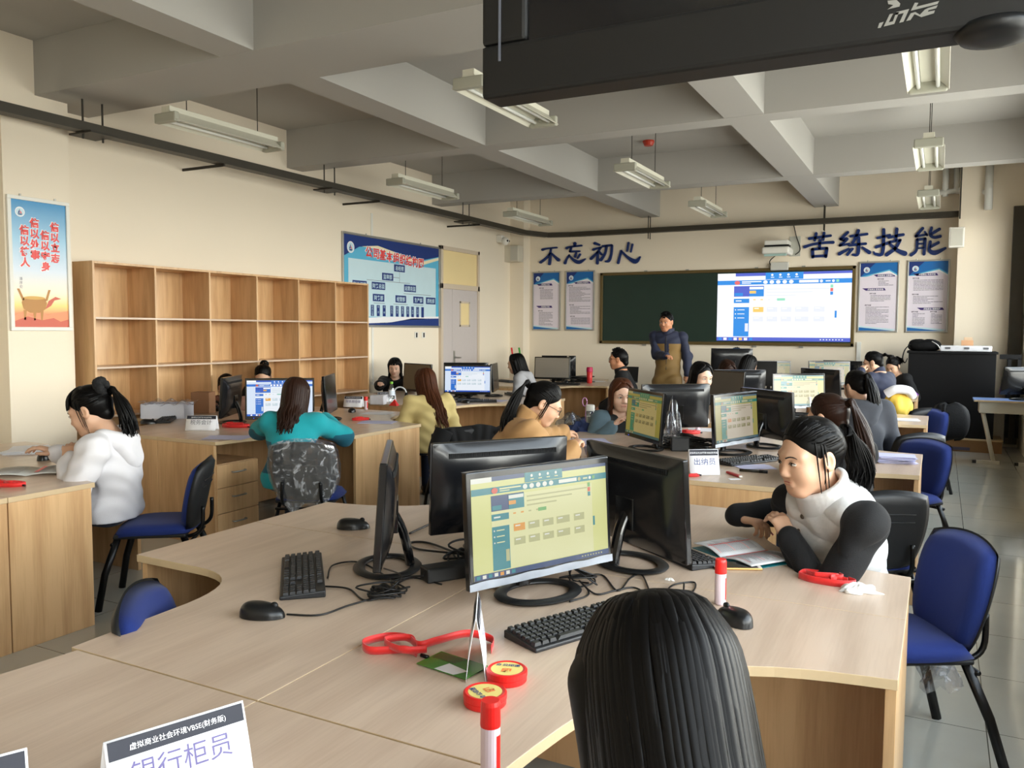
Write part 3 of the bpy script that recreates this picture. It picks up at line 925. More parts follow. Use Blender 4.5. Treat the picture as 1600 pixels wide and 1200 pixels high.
for k, (yy, l) in enumerate(((10.05, 'left one of two white switches on the wall below the chart'), (10.24, 'right one of two white switches on the wall below the chart'))):
    t = thing('light_switch', l, 'switch', (XL, yy, 1.47), -PI / 2, 'wall switches')
    b = MB(); b.box(-.045, .045, 0, .01, -.045, .045, WHITE); b.build('plate', t, bevel=.004)
    b = MB(); b.box(-.016, .016, .01, .014, -.034, .034, BLACK); b.build('rocker', t)
b = MB(); b.box(-.03, .03, 0, .025, 0, 1.3, WHITE); tag(b.build('wall_conduit', loc=(-1.08, YB, .1), rot=(0, 0, PI)), 'white cable conduit running up the back wall right of the chalkboard', 'conduit')
b = MB(); b.box(-.02, .02, 0, .0095, .8, 3.1, WHITE); tag(b.build('wall_conduit', loc=(XL, 9.0, 0), rot=(0, 0, -PI / 2)), 'white cable conduit on the left wall behind the organisation chart', 'conduit')

# bookcase against the left wall
t = thing('bookcase', 'long open maple bookcase of square empty compartments along the left wall', 'bookcase', (-6.79, 4.58, 0))
n, pw, dep, top = 6, .633, .39, 2.12
zs = [.06, .4, .78, 1.205, 1.635, top]
Lb = n * pw
b = MB(); b.box(0, dep, 0, .02, 0, top, WOODZ); b.build('side_panel', t, bevel=.0015)
b = MB(); b.box(0, dep, Lb - .02, Lb, 0, top, WOODZ); b.build('side_panel', t, bevel=.0015)
b = MB(); b.box(0, dep, 0.02, Lb - .02, top - .02, top, WOODZ); b.build('top_panel', t)
b = MB(); b.box(0.0, .012, .02, Lb - .02, .04, top - .02, WOODZ)
STICK = P('white_sticker', (238, 236, 230), .5)
for c in range(n):
    for rr in (2, 3, 4):
        if (c, rr) in ((0, 4), (0, 3), (3, 3)):
            continue
        yy, zz = pw * c + .16 + .05 * ((c * 7 + rr * 3) % 3), (zs[rr] + zs[rr + 1]) / 2 + (.02 if c % 2 else -.01) if rr < 5 else 2
        for a in range(5):
            w = 2 * PI * a / 5 + c
            b.add([(.0135, yy + .005 * math.cos(w + .5), zz + .005 * math.sin(w + .5)), (.0135, yy + .03 * math.cos(w), zz + .03 * math.sin(w)), (.0135, yy + .03 * math.cos(w + .7), zz + .03 * math.sin(w + .7))], [(0, 1, 2)], STICK)
b.build('back_panel', t)
for c in range(1, n):
    b = MB(); b.box(.012, dep - .002, c * pw - .009, c * pw + .009, .06, top - .02, WOODZ); b.build('divider', t, bevel=.0015)
for z in zs[:-1]:
    b = MB(); b.box(.012, dep - .001, .02, Lb - .02, z - .009, z + .009, WOODY); b.build('shelf', t, bevel=.0015)

# hanging television near the camera
t = thing('hanging_television', 'large black television hanging from the ceiling close overhead', 'television', (-.05, 1.52, 2.02), PI)
MATB = P('matte_black_bezel', (10, 10, 11), .5, noise=.15, nscale=40)
b = MB()
wT, hT = .80, .98
b.box(-wT, wT, -.05, .03, 0, .105, MATB); b.box(-wT, wT, -.05, .03, hT - .07, hT, MATB); b.box(-wT, -wT + .1, -.05, .03, .105, hT - .07, MATB); b.box(wT - .1, wT, -.05, .03, .105, hT - .07, MATB)
b.box(-wT + .02, wT - .02, -.12, -.04, .03, hT - .03, MATB)
b.build('casing', t, bevel=.008)
b = MB(); b.box(-wT + .1, wT - .1, .0, .018, .105, hT - .07, P('dark_tv_glass', (22, 22, 24), .12)); b.build('screen', t)
b = MB(); b.box(wT - .045, wT - .04, .03, .0315, .07, hT - .1, P('bezel_seam', (90, 94, 104), .3)); b.build('seam', t)
b = MB(); b.lathe([(.02, -.018), (.05, -.012), (.06, .0), (.05, .012)], BLACK, 24, M=Matrix.Translation((-.11, 0, .0))); b.build('sensor_bump', t, smooth=True)
b = MB(); b.cyl((0, -.09, hT - .1), (0, -.09, ZC - 2.02), .03, MATB); b.build('ceiling_pole', t)
LOGO = P('silver_logo', (146, 146, 142), .4, metal=.3)
d = D2(.031)
k = .1 / 900.0
for q in ([(520, 40), (640, 50), (690, 110), (680, 150), (520, 165), (600, 115), (530, 90)], [(480, 330), (440, 410), (400, 410), (420, 340)], [(555, 235), (600, 235), (545, 350), (600, 345), (640, 225), (680, 225), (620, 385), (480, 400)],
          [(640, 220), (810, 205), (740, 375), (685, 380), (740, 250), (630, 262)], [(880, 130), (925, 140), (900, 190), (1190, 160), (1170, 200), (830, 235)], [(830, 270), (890, 262), (950, 310), (1010, 250), (1050, 235), (1175, 215), (1155, 255), (1060, 265), (1050, 285), (1140, 282), (1130, 320), (970, 348), (880, 290), (830, 365), (775, 370)]):
    d.poly([((x - 750) * k, -(y - 250) * k) for x, y in q], 1, LOGO)
d.build('logo', t, loc=(.02, 0, .04), rot=(0, 0, 0))
# ------------------------------------------------------------------ desks
DT = .75
def bez(p0, p1, p2, p3, n=10):
    return [tuple((1 - t) ** 3 * a + 3 * t * (1 - t) ** 2 * b_ + 3 * t * t * (1 - t) * c + t ** 3 * d_ for a, b_, c, d_ in zip(p0, p1, p2, p3)) for t in [k / n for k in range(n + 1)]]
LA = 1.22
def desk(name, px, py, sx, sy, label, tight=False):
    t = thing(name, label, 'desk', (px, py, 0), 0, 'maple corner desks')
    g = .0012
    if tight:
        inner = [(LA, .57)] + bez((.9, .575), (.74, .58), (.66, .68), (.645, .85)) + [(.63, LA)]
        wy, wx = .57, .63
    else:
        inner = bez((LA, .45), (.80, .50), (.66, .62), (.6, LA), 16)
        wy, wx = .45, .6
    out = [(g, g), (LA, g)] + inner + [(g, LA)]
    out = [(x * sx, y * sy) for x, y in out]
    b = MB()
    b.prism(out, DT - .026, DT, WOODY)
    # pale edge band: side faces take the band material
    k = b.mi(EDGE)
    for i in range(2, len(b.f)):
        b.m[i] = k
    b.build('tabletop', t, bevel=.0015)
    X = lambda a, c: (min(a * sx, c * sx), max(a * sx, c * sx))
    Y = lambda a, c: (min(a * sy, c * sy), max(a * sy, c * sy))
    zt = DT - .027
    for (xa, xb), (ya, yb) in ((X(LA - .028, LA - .003), Y(.003, wy - .02)), (X(.003, wx - .02), Y(LA - .028, LA - .003))):
        b = MB(); b.box(xa, xb, ya, yb, 0, zt, WOODZ); b.build('end_panel', t, bevel=.0015)
    for (xa, xb), (ya, yb) in ((X(.022, LA - .03), Y(.003, .021)), (X(.003, .021), Y(.003, LA - .03))):
        b = MB(); b.box(xa, xb, ya, yb, .08, zt, WOODZ); b.build('modesty_panel', t)
    return t
QN = {(1, -1): 'near right', (1, 1): 'far right', (-1, -1): 'near left', (-1, 1): 'far left'}
PODS = {'R1': ((-1.28, 2.5), 'nearest desk cluster'), 'R2': ((-1.3, 5.55), 'second cluster along the window side'), 'R3': ((-1.3, 8.35), 'third cluster along the window side'), 'R4': ((-1.45, 11.3), 'farthest cluster before the projected picture'),
        'L1': ((-5.09, 2.3), 'left front cluster where the white hoodie sits'), 'L2': ((-5.12, 5.37), 'left cluster before the bookcase'), 'L3': ((-5.12, 8.4), 'left cluster before the organisation chart'), 'L4': ((-5.45, 11.55), 'left cluster below the chalkboard end'), 'R0': ((-1.28, .055), 'cluster at the lower picture edge')}
dprot = {}
for pk, ((px, py), ds) in PODS.items():
    for q, qn in QN.items():
        if pk == 'R0' and q[1] < 0:
            continue
        lab = 'maple corner desk, %s quarter of the %s' % (qn, ds)
        if pk == 'R1' and q == (-1, -1):
            desk('corner_desk', px, py, *q, lab, tight=True)
        elif q in dprot:
            dup(dprot[q], (px, py, 0), 0, lab)
        else:
            dprot[q] = desk('corner_desk', px, py, *q, lab)

# drawer pedestal under the teal jacket's desk
t = thing('drawer_pedestal', 'maple drawer pedestal with silver handles under the desk beside the teal jacket', 'drawers', (-4.55, 4.37, 0), PI / 2)
b = MB(); b.box(-.2, .2, 0, .5, .03, .58, WOODZ); b.build('body', t, bevel=.002)
for k, (z0, z1) in enumerate(((.41, .575), (.225, .405), (.04, .22))):
    c = MB(); c.box(-.198, .198, -.018, -.001, z0, z1, WOODZ); dr = c.build('drawer', t, bevel=.002)
    zz = (z0 + z1) / 2 + .02
    c = MB(); c.tube(curve_pts([(-.06, -.018, zz), (-.05, -.04, zz), (.05, -.04, zz), (.06, -.018, zz)], 5), .006, ALU, 8); c.build('handle', dr, smooth=True)

# ------------------------------------------------------------------ chairs
BLUE = P('blue_chair_fabric', (9, 36, 104), .85, noise=.12, nscale=260, bump=.25, bscale=500, sheen=.08)
SHELL = P('black_chair_shell', (22, 23, 25), .5, noise=.1, nscale=60)
LEGM = P('black_chair_steel', (14, 14, 15), .35, metal=.3)
FILM = clear_mat('clear_plastic_film', (.86, .87, .9), fac=.22, rough=.16, bump=1.0)
_nt = FILM.node_tree
_df = _nt.nodes.new('ShaderNodeBsdfDiffuse'); _df.inputs[0].default_value = (.8, .82, .86, 1)
_ns = _nt.nodes.new('ShaderNodeTexNoise'); _ns.inputs['Scale'].default_value = 8; _ns.inputs['Detail'].default_value = 6; _ns.inputs['Distortion'].default_value = 3.0
_tc2 = _nt.nodes.new('ShaderNodeTexCoord'); _nt.links.new(_tc2.outputs['Object'], _ns.inputs['Vector'])
_cr = _nt.nodes.new('ShaderNodeValToRGB'); _cr.color_ramp.elements[0].position = .52; _cr.color_ramp.elements[0].color = (.07, .07, .07, 1); _cr.color_ramp.elements[1].position = .72; _cr.color_ramp.elements[1].color = (.6, .6, .6, 1)
_nt.links.new(_ns.outputs[0], _cr.inputs[0])
_m2 = _nt.nodes.new('ShaderNodeMixShader'); _nt.links.new(_cr.outputs[0], _m2.inputs[0])
_old = [n for n in _nt.nodes if n.type == 'MIX_SHADER' and n != _m2][0]
_nt.links.new(_old.outputs[0], _m2.inputs[1]); _nt.links.new(_df.outputs[0], _m2.inputs[2]); _nt.links.new(_m2.outputs[0], _nt.nodes['Material Output'].inputs[0])
def squircle(u, v, c=.62):
    return u * math.sqrt(1 - c * v * v / 2), v * math.sqrt(1 - c * u * u / 2)
def back_pt(u, v, off, grow=0.0):
    x, z = squircle(u, v)
    hw = (.215 + .02 * z) * (1 + grow)
    X = x * hw
    Z = .605 + z * (.205 * (1 + grow))
    Y = -.205 - (Z - .45) * .22 + .55 * X * X + off
    return (X, Y, Z)
def make_chair(label, film=False):
    t = thing('training_chair', label, 'chair', (0, 0, 0), 0, 'blue padded chairs')
    nn = 13
    b = MB()
    def pad(u, v):
        u, v = 2 * u - 1, 2 * v - 1
        return back_pt(u, v, .052 * (1 - abs(u) ** 6) ** .5 * (1 - abs(v) ** 6) ** .5)
    b.surf(lambda u, v: pad(1 - u, v), nn, nn, BLUE)
    b.surf(lambda u, v: back_pt(2 * u - 1, 2 * v - 1, 0), nn, nn, BLUE)
    b.build('backrest', t, smooth=True, fix=True)
    b = MB()
    b.surf(lambda u, v: back_pt(2 * (1 - u) - 1, 2 * v - 1, -.001, .035), nn, nn, SHELL)
    b.surf(lambda u, v: back_pt(2 * u - 1, 2 * v - 1, -.001 - .03 * (1 - abs(2 * u - 1) ** 8) ** .5 * (1 - abs(2 * v - 1) ** 8) ** .5, .035), nn, nn, SHELL)
    for z in (.66, .70):
        b.tube([back_pt(x, (z - .605) / .2, -.034) for x in (-.6, -.2, .2, .6)], .003, SHELL, 5)
    b.build('back_shell', t, smooth=True, fix=True)
    def seat(u, v, off):
        x, y = squircle(u, v, .5)
        return (x * .225, .0 + y * .22, .415 + off - .02 * max(0, v) ** 3)
    b = MB()
    b.surf(lambda u, v: seat(2 * u - 1, 2 * v - 1, .05 * (1 - abs(2 * u - 1) ** 6) ** .5 * (1 - abs(2 * v - 1) ** 6) ** .5), nn, nn, BLUE)
    b.surf(lambda u, v: seat(1 - 2 * u, 2 * v - 1, 0), nn, nn, BLUE)
    b.build('seat', t, smooth=True, fix=True)
    b = MB()
    b.box(-.2, .2, -.19, .19, .392, .413, SHELL)
    b.build('seat_shell', t, bevel=.008)
    for s in (-1, 1):
        c = MB(); c.tube([(s * .17, .17, .40), (s * .2, .235, .2), (s * .215, .27, .0)], .013, LEGM, 8, flat=1.5); c.build('leg', t, smooth=True)
        c = MB(); c.tube([(s * .17, -.17, .40), (s * .2, -.25, .2), (s * .215, -.31, .0)], .013, LEGM, 8, flat=1.5); c.build('leg', t, smooth=True)
        c = MB(); c.tube(curve_pts([(s * .12, -.1, .39), (s * .13, -.2, .385), (s * .13, -.262, .43), (s * .125, -.27, .55)], 5), .011, LEGM, 8); c.build('back_post', t, smooth=True)
    c = MB(); c.tube([(-.185, .2, .36), (.185, .2, .36)], .01, LEGM, 8); c.tube([(-.19, -.21, .36), (.19, -.21, .36)], .01, LEGM, 8); c.build('crossbar', t, smooth=True)
    return t
def add_film(t, low=.4):
    b = MB()
    rr = random.Random(3)
    nu, nv = 22, 16
    def wr(u, v, s):
        x, y, z = back_pt(2 * u - 1, 2 * v - 1, 0, .09)
        w = .006 * math.sin(17 * u + 9 * v) + .005 * math.sin(31 * v - 12 * u) + .004 * math.sin(40 * u)
        return (x, y - .04 * s * (1 - abs(2 * u - 1) ** 8) + .02 * (1 - s) + w - .01 * s, z + (.02 * math.sin(14 * u) if v < .1 else 0) + (-.03 * math.sin(6 * u) ** 2 if v < .05 else 0))
    b.surf(lambda u, v: wr(u, v, 1), nu, nv, FILM)
    b.surf(lambda u, v: wr(u, v, -1.2), nu, nv, FILM)
    b.build('plastic_wrap', t, smooth=True)
CHAIRS = [  # x, y, facing, label
 ((-1.79, 1.70), (.8, .6), 'empty blue chair in the curved corner of the nearest cluster at lower left'),
 ((-3.95, 3.2), (-.8, -.6), 'blue chair with dark shell behind the white hoodie'),
 ((-3.80, 4.33), (-.45, .9), 'chair back wrapped in crinkled clear plastic behind the teal jacket'),
 ((-3.40, 5.62), (-.75, .6), 'blue chair behind the pale yellow jacket, a black jacket over it'),
 ((-.12, 3.30), (-.85, -.5), 'bright blue chair of the woman in the white padded vest'),
 ((-.33, 4.42), (-.5, .85), 'chair showing its black shell behind the black sweater and ponytail'),
 ((-.22, 6.15), (-.6, -.8), 'empty blue chair beside the stack of white papers on the desk end'),
 ((-.26, 6.95), (-.6, .8), 'chair of the charcoal coat, only its blue top edge showing'),
 ((-.22, 8.75), (-.6, -.8), 'empty blue chair in front of the black backpack'),
 ((-.24, 9.2), (-.6, .8), 'farthest window side chair, blue edge on black shell, below the yellow jacket'),
 ((-2.45, 6.4), (.7, -.75), 'blue chair edge seen beside the ponytail of the tan jacket'),
 ((-1.95, 4.45), (.6, .8), 'chair under the woman in the tan jacket'),
 ((-.18, .98), (-.6, .8), 'chair under the long black haired woman in the foreground'),
]
cp = None
CH = {}
for i, ((x, y), (dx, dy), lab) in enumerate(CHAIRS):
    rz = yaw_to(dx, dy)
    if i == 0:
        o = cp = make_chair(lab)
        o.location = (x, y, 0); o.rotation_euler = (0, 0, rz)
    else:
        o = dup(cp, (x, y, 0), rz, lab)
    CH[i] = o
add_film(CH[2])
# torn film hanging from the vest woman's chair
b = MB()
def torn(u, v):
    a = 2 * PI * u
    rr = .04 + .025 * math.sin(3 * a + 8 * v) + .03 * v
    return (.17 + rr * math.cos(a) * .9, -.26 + rr * math.sin(a) - .02 * v, .42 - .26 * v + .015 * math.sin(5 * a))
b.surf(torn, 20, 14, FILM, closed_u=True)
b.build('torn_plastic_wrap', CH[4], smooth=True)

# ------------------------------------------------------------------ monitors
UI_Y = ui_set('tinted', ((230, 230, 172), (222, 224, 146), (24, 136, 146), (40, 70, 120), (232, 160, 60), (236, 238, 226), (190, 190, 136), (222, 84, 60), (110, 180, 100)), .78)
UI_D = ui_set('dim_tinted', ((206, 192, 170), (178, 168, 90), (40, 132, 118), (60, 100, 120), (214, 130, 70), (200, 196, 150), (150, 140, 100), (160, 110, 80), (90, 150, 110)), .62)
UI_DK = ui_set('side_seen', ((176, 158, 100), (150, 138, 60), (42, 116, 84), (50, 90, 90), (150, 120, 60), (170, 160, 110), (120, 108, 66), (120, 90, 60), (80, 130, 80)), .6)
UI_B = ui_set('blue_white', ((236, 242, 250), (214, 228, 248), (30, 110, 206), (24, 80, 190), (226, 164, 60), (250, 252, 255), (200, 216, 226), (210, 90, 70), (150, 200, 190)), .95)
UI_G = ui_set('sunlit', ((246, 238, 200), (240, 234, 170), (120, 178, 170), (150, 190, 196), (228, 190, 140), (250, 246, 226), (206, 198, 150), (220, 180, 150), (170, 200, 170)), .9)  # bleaching by sunlight put into the page colours
OFFGREY = P('unlit_screen_dim_reflection', (72, 70, 64), .3, noise=.08, nscale=4)  # switched-off panel, its dull reflection put into the base colour
OFFSILV = P('unlit_screen_painted_reflection', (150, 144, 134), .25, metal=.35)  # switched-off panel painted silver to stand for what it reflects
OFFBRN = P('unlit_screen_brown', (96, 88, 70), .35, noise=.08, nscale=5)
STRIP = P('reflective_bezel_film', (150, 156, 166), .28, metal=.6, noise=.25, nscale=9, bump=.08, bscale=30)
GLOSSB = P('monitor_back_black', (20, 21, 24), .24, coat=.15, noise=.1, nscale=8)
MW, MH, MZ = .545, .335, .065
def monitor(x, y, n, label, ui=None, off=None, near=False, film=False, group='desk monitors', z=DT, tilt=4, swap=None):
    t = thing('computer_monitor', label, 'monitor', (x, y, z), yaw_to(*n), group)
    Tm = Matrix.Translation((0, .0, MZ)) @ Matrix.Rotation(R(tilt), 4, 'X')
    b = MB()
    b.box(-MW / 2, MW / 2, -.014, .010, 0, MH, GLOSS, Tm)
    b.build('casing', t, bevel=.004)
    fb = .014
    if ui is not None:
        o = screen_ui('screen', t, MW - 2 * fb, MH - fb * 1.5 - .026, (0, 0, 0), (0, 0, 0), ui, .0106)
        o.matrix_local = Tm @ Matrix.Translation((0, 0, (MH - fb * 1.5 - .026) / 2 + .028))
    else:
        b = MB(); b.box(-MW / 2 + fb, MW / 2 - fb, .0102, .0112, .028, MH - fb, off or GLOSS, Tm); b.build('screen', t)
    b = MB()
    def bk(u, v):
        u, v = 2 * u - 1, 2 * v - 1
        f_ = (1 - abs(u) ** 6) * (1 - abs(v) ** 4)
        return (u * (MW / 2 - .002), -.014 - .032 * f_, MH / 2 + v * (MH / 2 - .002))
    b.surf(lambda u, v: bk(u, v), 19, 19, GLOSSB, Tm)
    b.build('back_shell', t, smooth=True)
    b = MB()
    VENT = P('vent_black', (5, 5, 6), .8)
    def vent(u, v):
        p = bk(.5 + (u - .5) * .80, .845 + v * .055)
        return (p[0], p[1] - .0014, p[2])
    b.surf(vent, 24, 4, VENT, Tm)
    if near:
        for k in range(62):
            p = bk(.11 + .78 * k / 61, .872)
            b.box(p[0] - .0012, p[0] + .0012, p[1] - .0035, p[1], p[2] - .0075, p[2] + .0075, BLACK, Tm)
    b.build('vent_slot', t)
    b = MB()
    b.tube(curve_pts([(0, -.045, .19), (0, -.075, .13), (0, -.095, .05), (0, -.10, .012)], 5), [.026] * 16, GLOSS, 10, flat=.6)
    b.box(-.05, .05, -.062, -.03, .13, .24, GLOSS)
    b.build('stand_arm', t, smooth=False, bevel=.004)
    b = MB()
    def ring(u, v):
        a, c = 2 * PI * u, 2 * PI * v
        rx, ry = .125 + .02 * math.cos(c), .095 + .02 * math.cos(c)
        return (rx * math.cos(a), -.025 + ry * math.sin(a), .009 + .008 * math.sin(c))
    b.surf(ring, 32, 9, BLACK, closed_u=True)
    b.build('ring_base', t, smooth=True)
    if ui is not None or near:
        b = MB(); b.box(MW / 2 - .07, MW / 2 - .064, .010, .0112, .008, .014, emis('power_light', (60, 90, 255), 1.5), Tm); b.build('power_light', t)
    if film:
        b = MB()
        def fl(u, v):
            xx = (u - .5) * (MW + .004)
            return (xx, .0122 + .0006 * math.sin(40 * u), .001 + .022 * v + .0016 * math.sin(23 * u) * v)
        b.surf(fl, 60, 4, STRIP, Tm)
        def fl2(u, v):
            xx = (u - .5) * (MW + .004)
            return (xx, -.012 + .023 * v, MH + .0012 + .0006 * math.sin(35 * u))
        b.build('loose_film', t, smooth=True)
        b = MB(); b.surf(fl2, 40, 3, STRIP, Tm)
        b.build('loose_film', t, smooth=True)
    return t
monitor(-1.035, 2.2, (.9, -.43), 'large monitor with pale yellow web page, nearest to the camera', UI_Y, near=True, film=True)
monitor(-1.64, 2.2, (-.83, -.56), 'monitor seen almost edge on beside the dark keyboard on the nearest cluster', None, near=True)
monitor(-1.44, 2.66, (-.8, .6), 'glossy black monitor back with long vent slot behind the lit page, left one', None, near=True)
monitor(-.90, 2.67, (.565, .825), 'matt black monitor back with vent slot, right of the lit page', None, near=True)
MX, MY = .36, .32
def tmon(pk, sx, sy, label, n=None, dx=0, dy=0, **k):
    (px, py), _ = PODS[pk]
    return monitor(px + sx * MX + dx, py + sy * MY + dy, n or (sx * .8, sy * .62), label, **k)
tmon('R2', -1, -1, 'monitor angled left with greenish page between the brown haired woman and a black monitor back', ui=UI_DK, n=(-.72, -.69), dy=.06, dx=-.1)
def pmon(px, py, label, n, z=DT, **k):
    """monitor whose lower edge shows at px, py"""
    p = at(px, py, z + MZ)
    return monitor(p[0], p[1], n, label, z=z, **k)
pmon(1053, 668, 'black monitor back with slot right of the brown haired woman', (-.62, .78))
pmon(1151, 694, 'monitor with beige and green page behind the white tent card', (.95, -.31), ui=UI_D, film=True)
pmon(1200, 684, 'black monitor back just right of the beige and green page', (.66, .75))
pmon(1130, 631, 'dark grey blank screen beside the woman resting her head', (-.55, -.83), off=OFFGREY)
monitor(-1.86, 8.72, (-.5, .86), 'silvery black monitor back behind the dark grey blank screen')
pmon(1248, 638, 'sunlit pale yellow monitor page left of the ponytails', (.62, -.78), ui=UI_G, film=True)
pmon(1283, 624, 'black monitor back seen behind the sunlit page', (.6, .8))
monitor(-2.06, 11.62, (.35, -.93), 'small green and beige page on the far cluster below the projected picture', UI_DK)
monitor(-2.50, 11.22, (-.3, .95), 'black monitor back under the left end of the projected picture', z=.92)
pmon(1295, 602, 'small pale page on the far cluster left of the navy jacket', (.3, -.95), ui=UI_D)
monitor(-1.2, 12.32, (.3, .95), 'black monitor top edge behind the farthest pale page')
monitor(-2.2, 11.36, (.2, -.98), 'dark monitor edge left of the small green and beige page')
tmon('L2', 1, -1, 'monitor with bright blue and white page before the teal jacket', ui=UI_B, n=(.62, -.78))
tmon('L2', -1, -1, 'monitor seen edge on left of the blue and white page', n=(-.86, -.5), dx=.15)
tmon('L2', 1, 1, 'black monitor seen edge on right of the teal jacket before the bookcase', n=(.85, .5))
tmon('L3', -1, -1, 'brownish blank screen turned left before the bobbed hair', off=OFFBRN, n=(-.35, -.94))
tmon('L3', -1, 1, 'black monitor back below the face with a fringe', n=(-.5, .86), dx=.3)
tmon('L3', 1, -1, 'bright white page behind the long brown hair', ui=UI_B, n=(.4, -.92), dx=-.02)
tmon('L3', 1, 1, 'thin edge on monitor below the door handle', n=(.93, .37))
tmon('L4', 1, -1, 'silvery blank screen behind the long black hair', off=OFFSILV, n=(.2, -.98), dx=-.08)
tmon('L4', -1, 1, 'black monitor top edge behind the silvery blank screen', n=(-.3, .95), dx=.42, dy=.1)
tmon('L4', 1, 1, 'black edge on monitor joining the silvery blank screen', n=(.9, .43), dx=.02, dy=-.2)

# ------------------------------------------------------------------ keyboards and mice
KEY = P('keyboard_key', (24, 25, 28), .5, noise=.1)
KBASE = P('keyboard_base', (24, 25, 28), .45, noise=.1)
def make_keyboard(label):
    t = thing('keyboard', label, 'keyboard', (0, 0, 0), 0, 'black keyboards')
    b = MB()
    b.add([(-.22, -.067, 0), (.22, -.067, 0), (.22, .067, 0), (-.22, .067, 0), (-.22, -.067, .012), (.22, -.067, .012), (.22, .067, .022), (-.22, .067, .022)], [(0, 3, 2, 1), (4, 5, 6, 7), (0, 1, 5, 4), (1, 2, 6, 5), (2, 3, 7, 6), (3, 0, 4, 7)], KBASE)
    b.build('base', t, bevel=.004)
    b = MB()
    def key(x, y, w, h):
        z0 = .012 + (y + .067) / .134 * .01
        a, c = w / 2 - .0012, h / 2 - .0012
        b.add([(x - a, y - c, z0), (x + a, y - c, z0), (x + a, y + c, z0), (x - a, y + c, z0), (x - a * .78, y - c * .74, z0 + .0085), (x + a * .78, y - c * .74, z0 + .0085), (x + a * .78, y + c * .82, z0 + .0095), (x - a * .78, y + c * .82, z0 + .0095)], [(4, 5, 6, 7), (0, 1, 5, 4), (1, 2, 6, 5), (2, 3, 7, 6), (3, 0, 4, 7)], KEY)
    for r_ in range(6):
        y = .052 - r_ * .0195 - (.003 if r_ else 0)
        if r_ == 5:
            for x, w in ((-.204, .024), (-.179, .024), (-.154, .024), (-.09, .1), (-.026, .024), (-.001, .024), (.024, .024), (.049, .024)):
                key(x, y, w, .019)
        else:
            n = 15 if r_ else 13
            for k in range(n):
                key(-.206 + k * (.019 if r_ else .0219) , y, .019 if r_ else .018, .019)
        if r_ in (0, 1, 2, 4, 5):
            for k in range(3):
                if not (r_ == 4 and k != 1):
                    key(.088 + .0195 * k, y, .0185, .019)
        if r_:
            for k in range(4):
                key(.151 + .0195 * k, y, .0185, .019)
    b.build('keys', t)
    return t
KB = [(-1.80, 2.0, (-.74, -.67), 'black keyboard at the left of the nearest cluster, before the edge on monitor'), (-.83, 2.02, (.9, -.42), 'black keyboard before the large pale yellow page'), (-.84, 2.86, (.62, .78), 'black keyboard behind the matt black monitor back, by the open book'),
      (-1.02, 5.1, (.86, -.5), 'black keyboard before the beige and green page'), (-4.62, 4.95, (.6, -.8), 'black keyboard before the blue and white page'), (-5.95, 4.92, (-.75, -.66), 'dark keyboard behind the white tent card on the bookcase cluster'),
      (-4.9, 11.1, (.2, -.98), 'black keyboard by the red flask on the far left cluster'), (-4.62, 8.95, (.7, .7), 'black keyboard beside the clear bottle on the organisation chart cluster'), (-.75, 7.85, (.75, -.66), 'black keyboard before the sunlit page'), (-4.55, 7.9, (.5, -.87), 'black keyboard before the bright white page'), (-5.95, 11.2, (-.5, -.86), 'black keyboard at the left end of the far left cluster')]
kp = None
for i, (x, y, n, l) in enumerate(KB):
    if i == 0:
        kp = make_keyboard(l); kp.location = (x, y, DT); kp.rotation_euler = (0, 0, yaw_to(*n) + PI)
    else:
        dup(kp, (x, y, DT), yaw_to(*n) + PI, l)
MOUSEM = P('mouse_black', (16, 17, 19), .3, noise=.08)
def make_mouse(label):
    t = thing('computer_mouse', label, 'mouse', (0, 0, 0), 0, 'black mice')
    b = MB()
    def ms(u, v):
        a = 2 * PI * u
        w = math.sin(PI / 2 * v)
        z = math.cos(PI / 2 * v)
        y = math.sin(a)
        hx = .031 + .004 * -y
        return (hx * math.cos(a) * w ** .7, .056 * y * w ** .7 , .036 * z ** .75 * (1 - .25 * y * w) + .001)
    b.surf(lambda u, v: ms(u, 1 - v), 24, 10, MOUSEM, closed_u=True)
    b.build('shell', t, smooth=True)
    b = MB(); b.cyl((-.003, .03, .031), (.003, .03, .031), .009, BLACK, n=12); b.build('scroll_wheel', t, smooth=True)
    b = MB(); b.tube([(0, .002, .0365), (0, .02, .034), (0, .05, .018)], .0008, BLACK, 5); b.build('button_seam', t)
    for ch in t.children:
        ch.scale = (1.18, 1.18, 1.1)
    return t
MS = [((410, 957), (.95, .3), 'black mouse at the near left of the nearest cluster, its cord running right'), ((552, 821), (.85, .5), 'black mouse on the far left wing of the nearest cluster'), ((1147, 965), (-.75, .65), 'black mouse beside the red capped glue stick on the nearest cluster'),
      ((232, 660), (.7, .5), 'black mouse left of the white tent card on the bookcase cluster'), ((70, 715), (-.6, .8), 'black mouse near the newspaper at the left picture edge'), ((727, 628), (-.8, .3), 'black mouse below the edge on monitor at the door'), ((550, 642), (-.5, .7), 'black mouse by the teal sleeve'),
      ((884, 597), (-.6, .6), 'black mouse on the far left cluster below the red flask'), ((756, 613), (.5, .6), 'black mouse beside the clear bottle before the door')]
mp_ = None
MOUSEPOS = []
for i, ((px, py), n, l) in enumerate(MS):
    p = at(px, py, DT + .012)
    MOUSEPOS.append(p)
    if i == 0:
        mp_ = make_mouse(l); mp_.location = (p[0], p[1], DT); mp_.rotation_euler = (0, 0, yaw_to(*n))
    else:
        dup(mp_, (p[0], p[1], DT), yaw_to(*n), l)
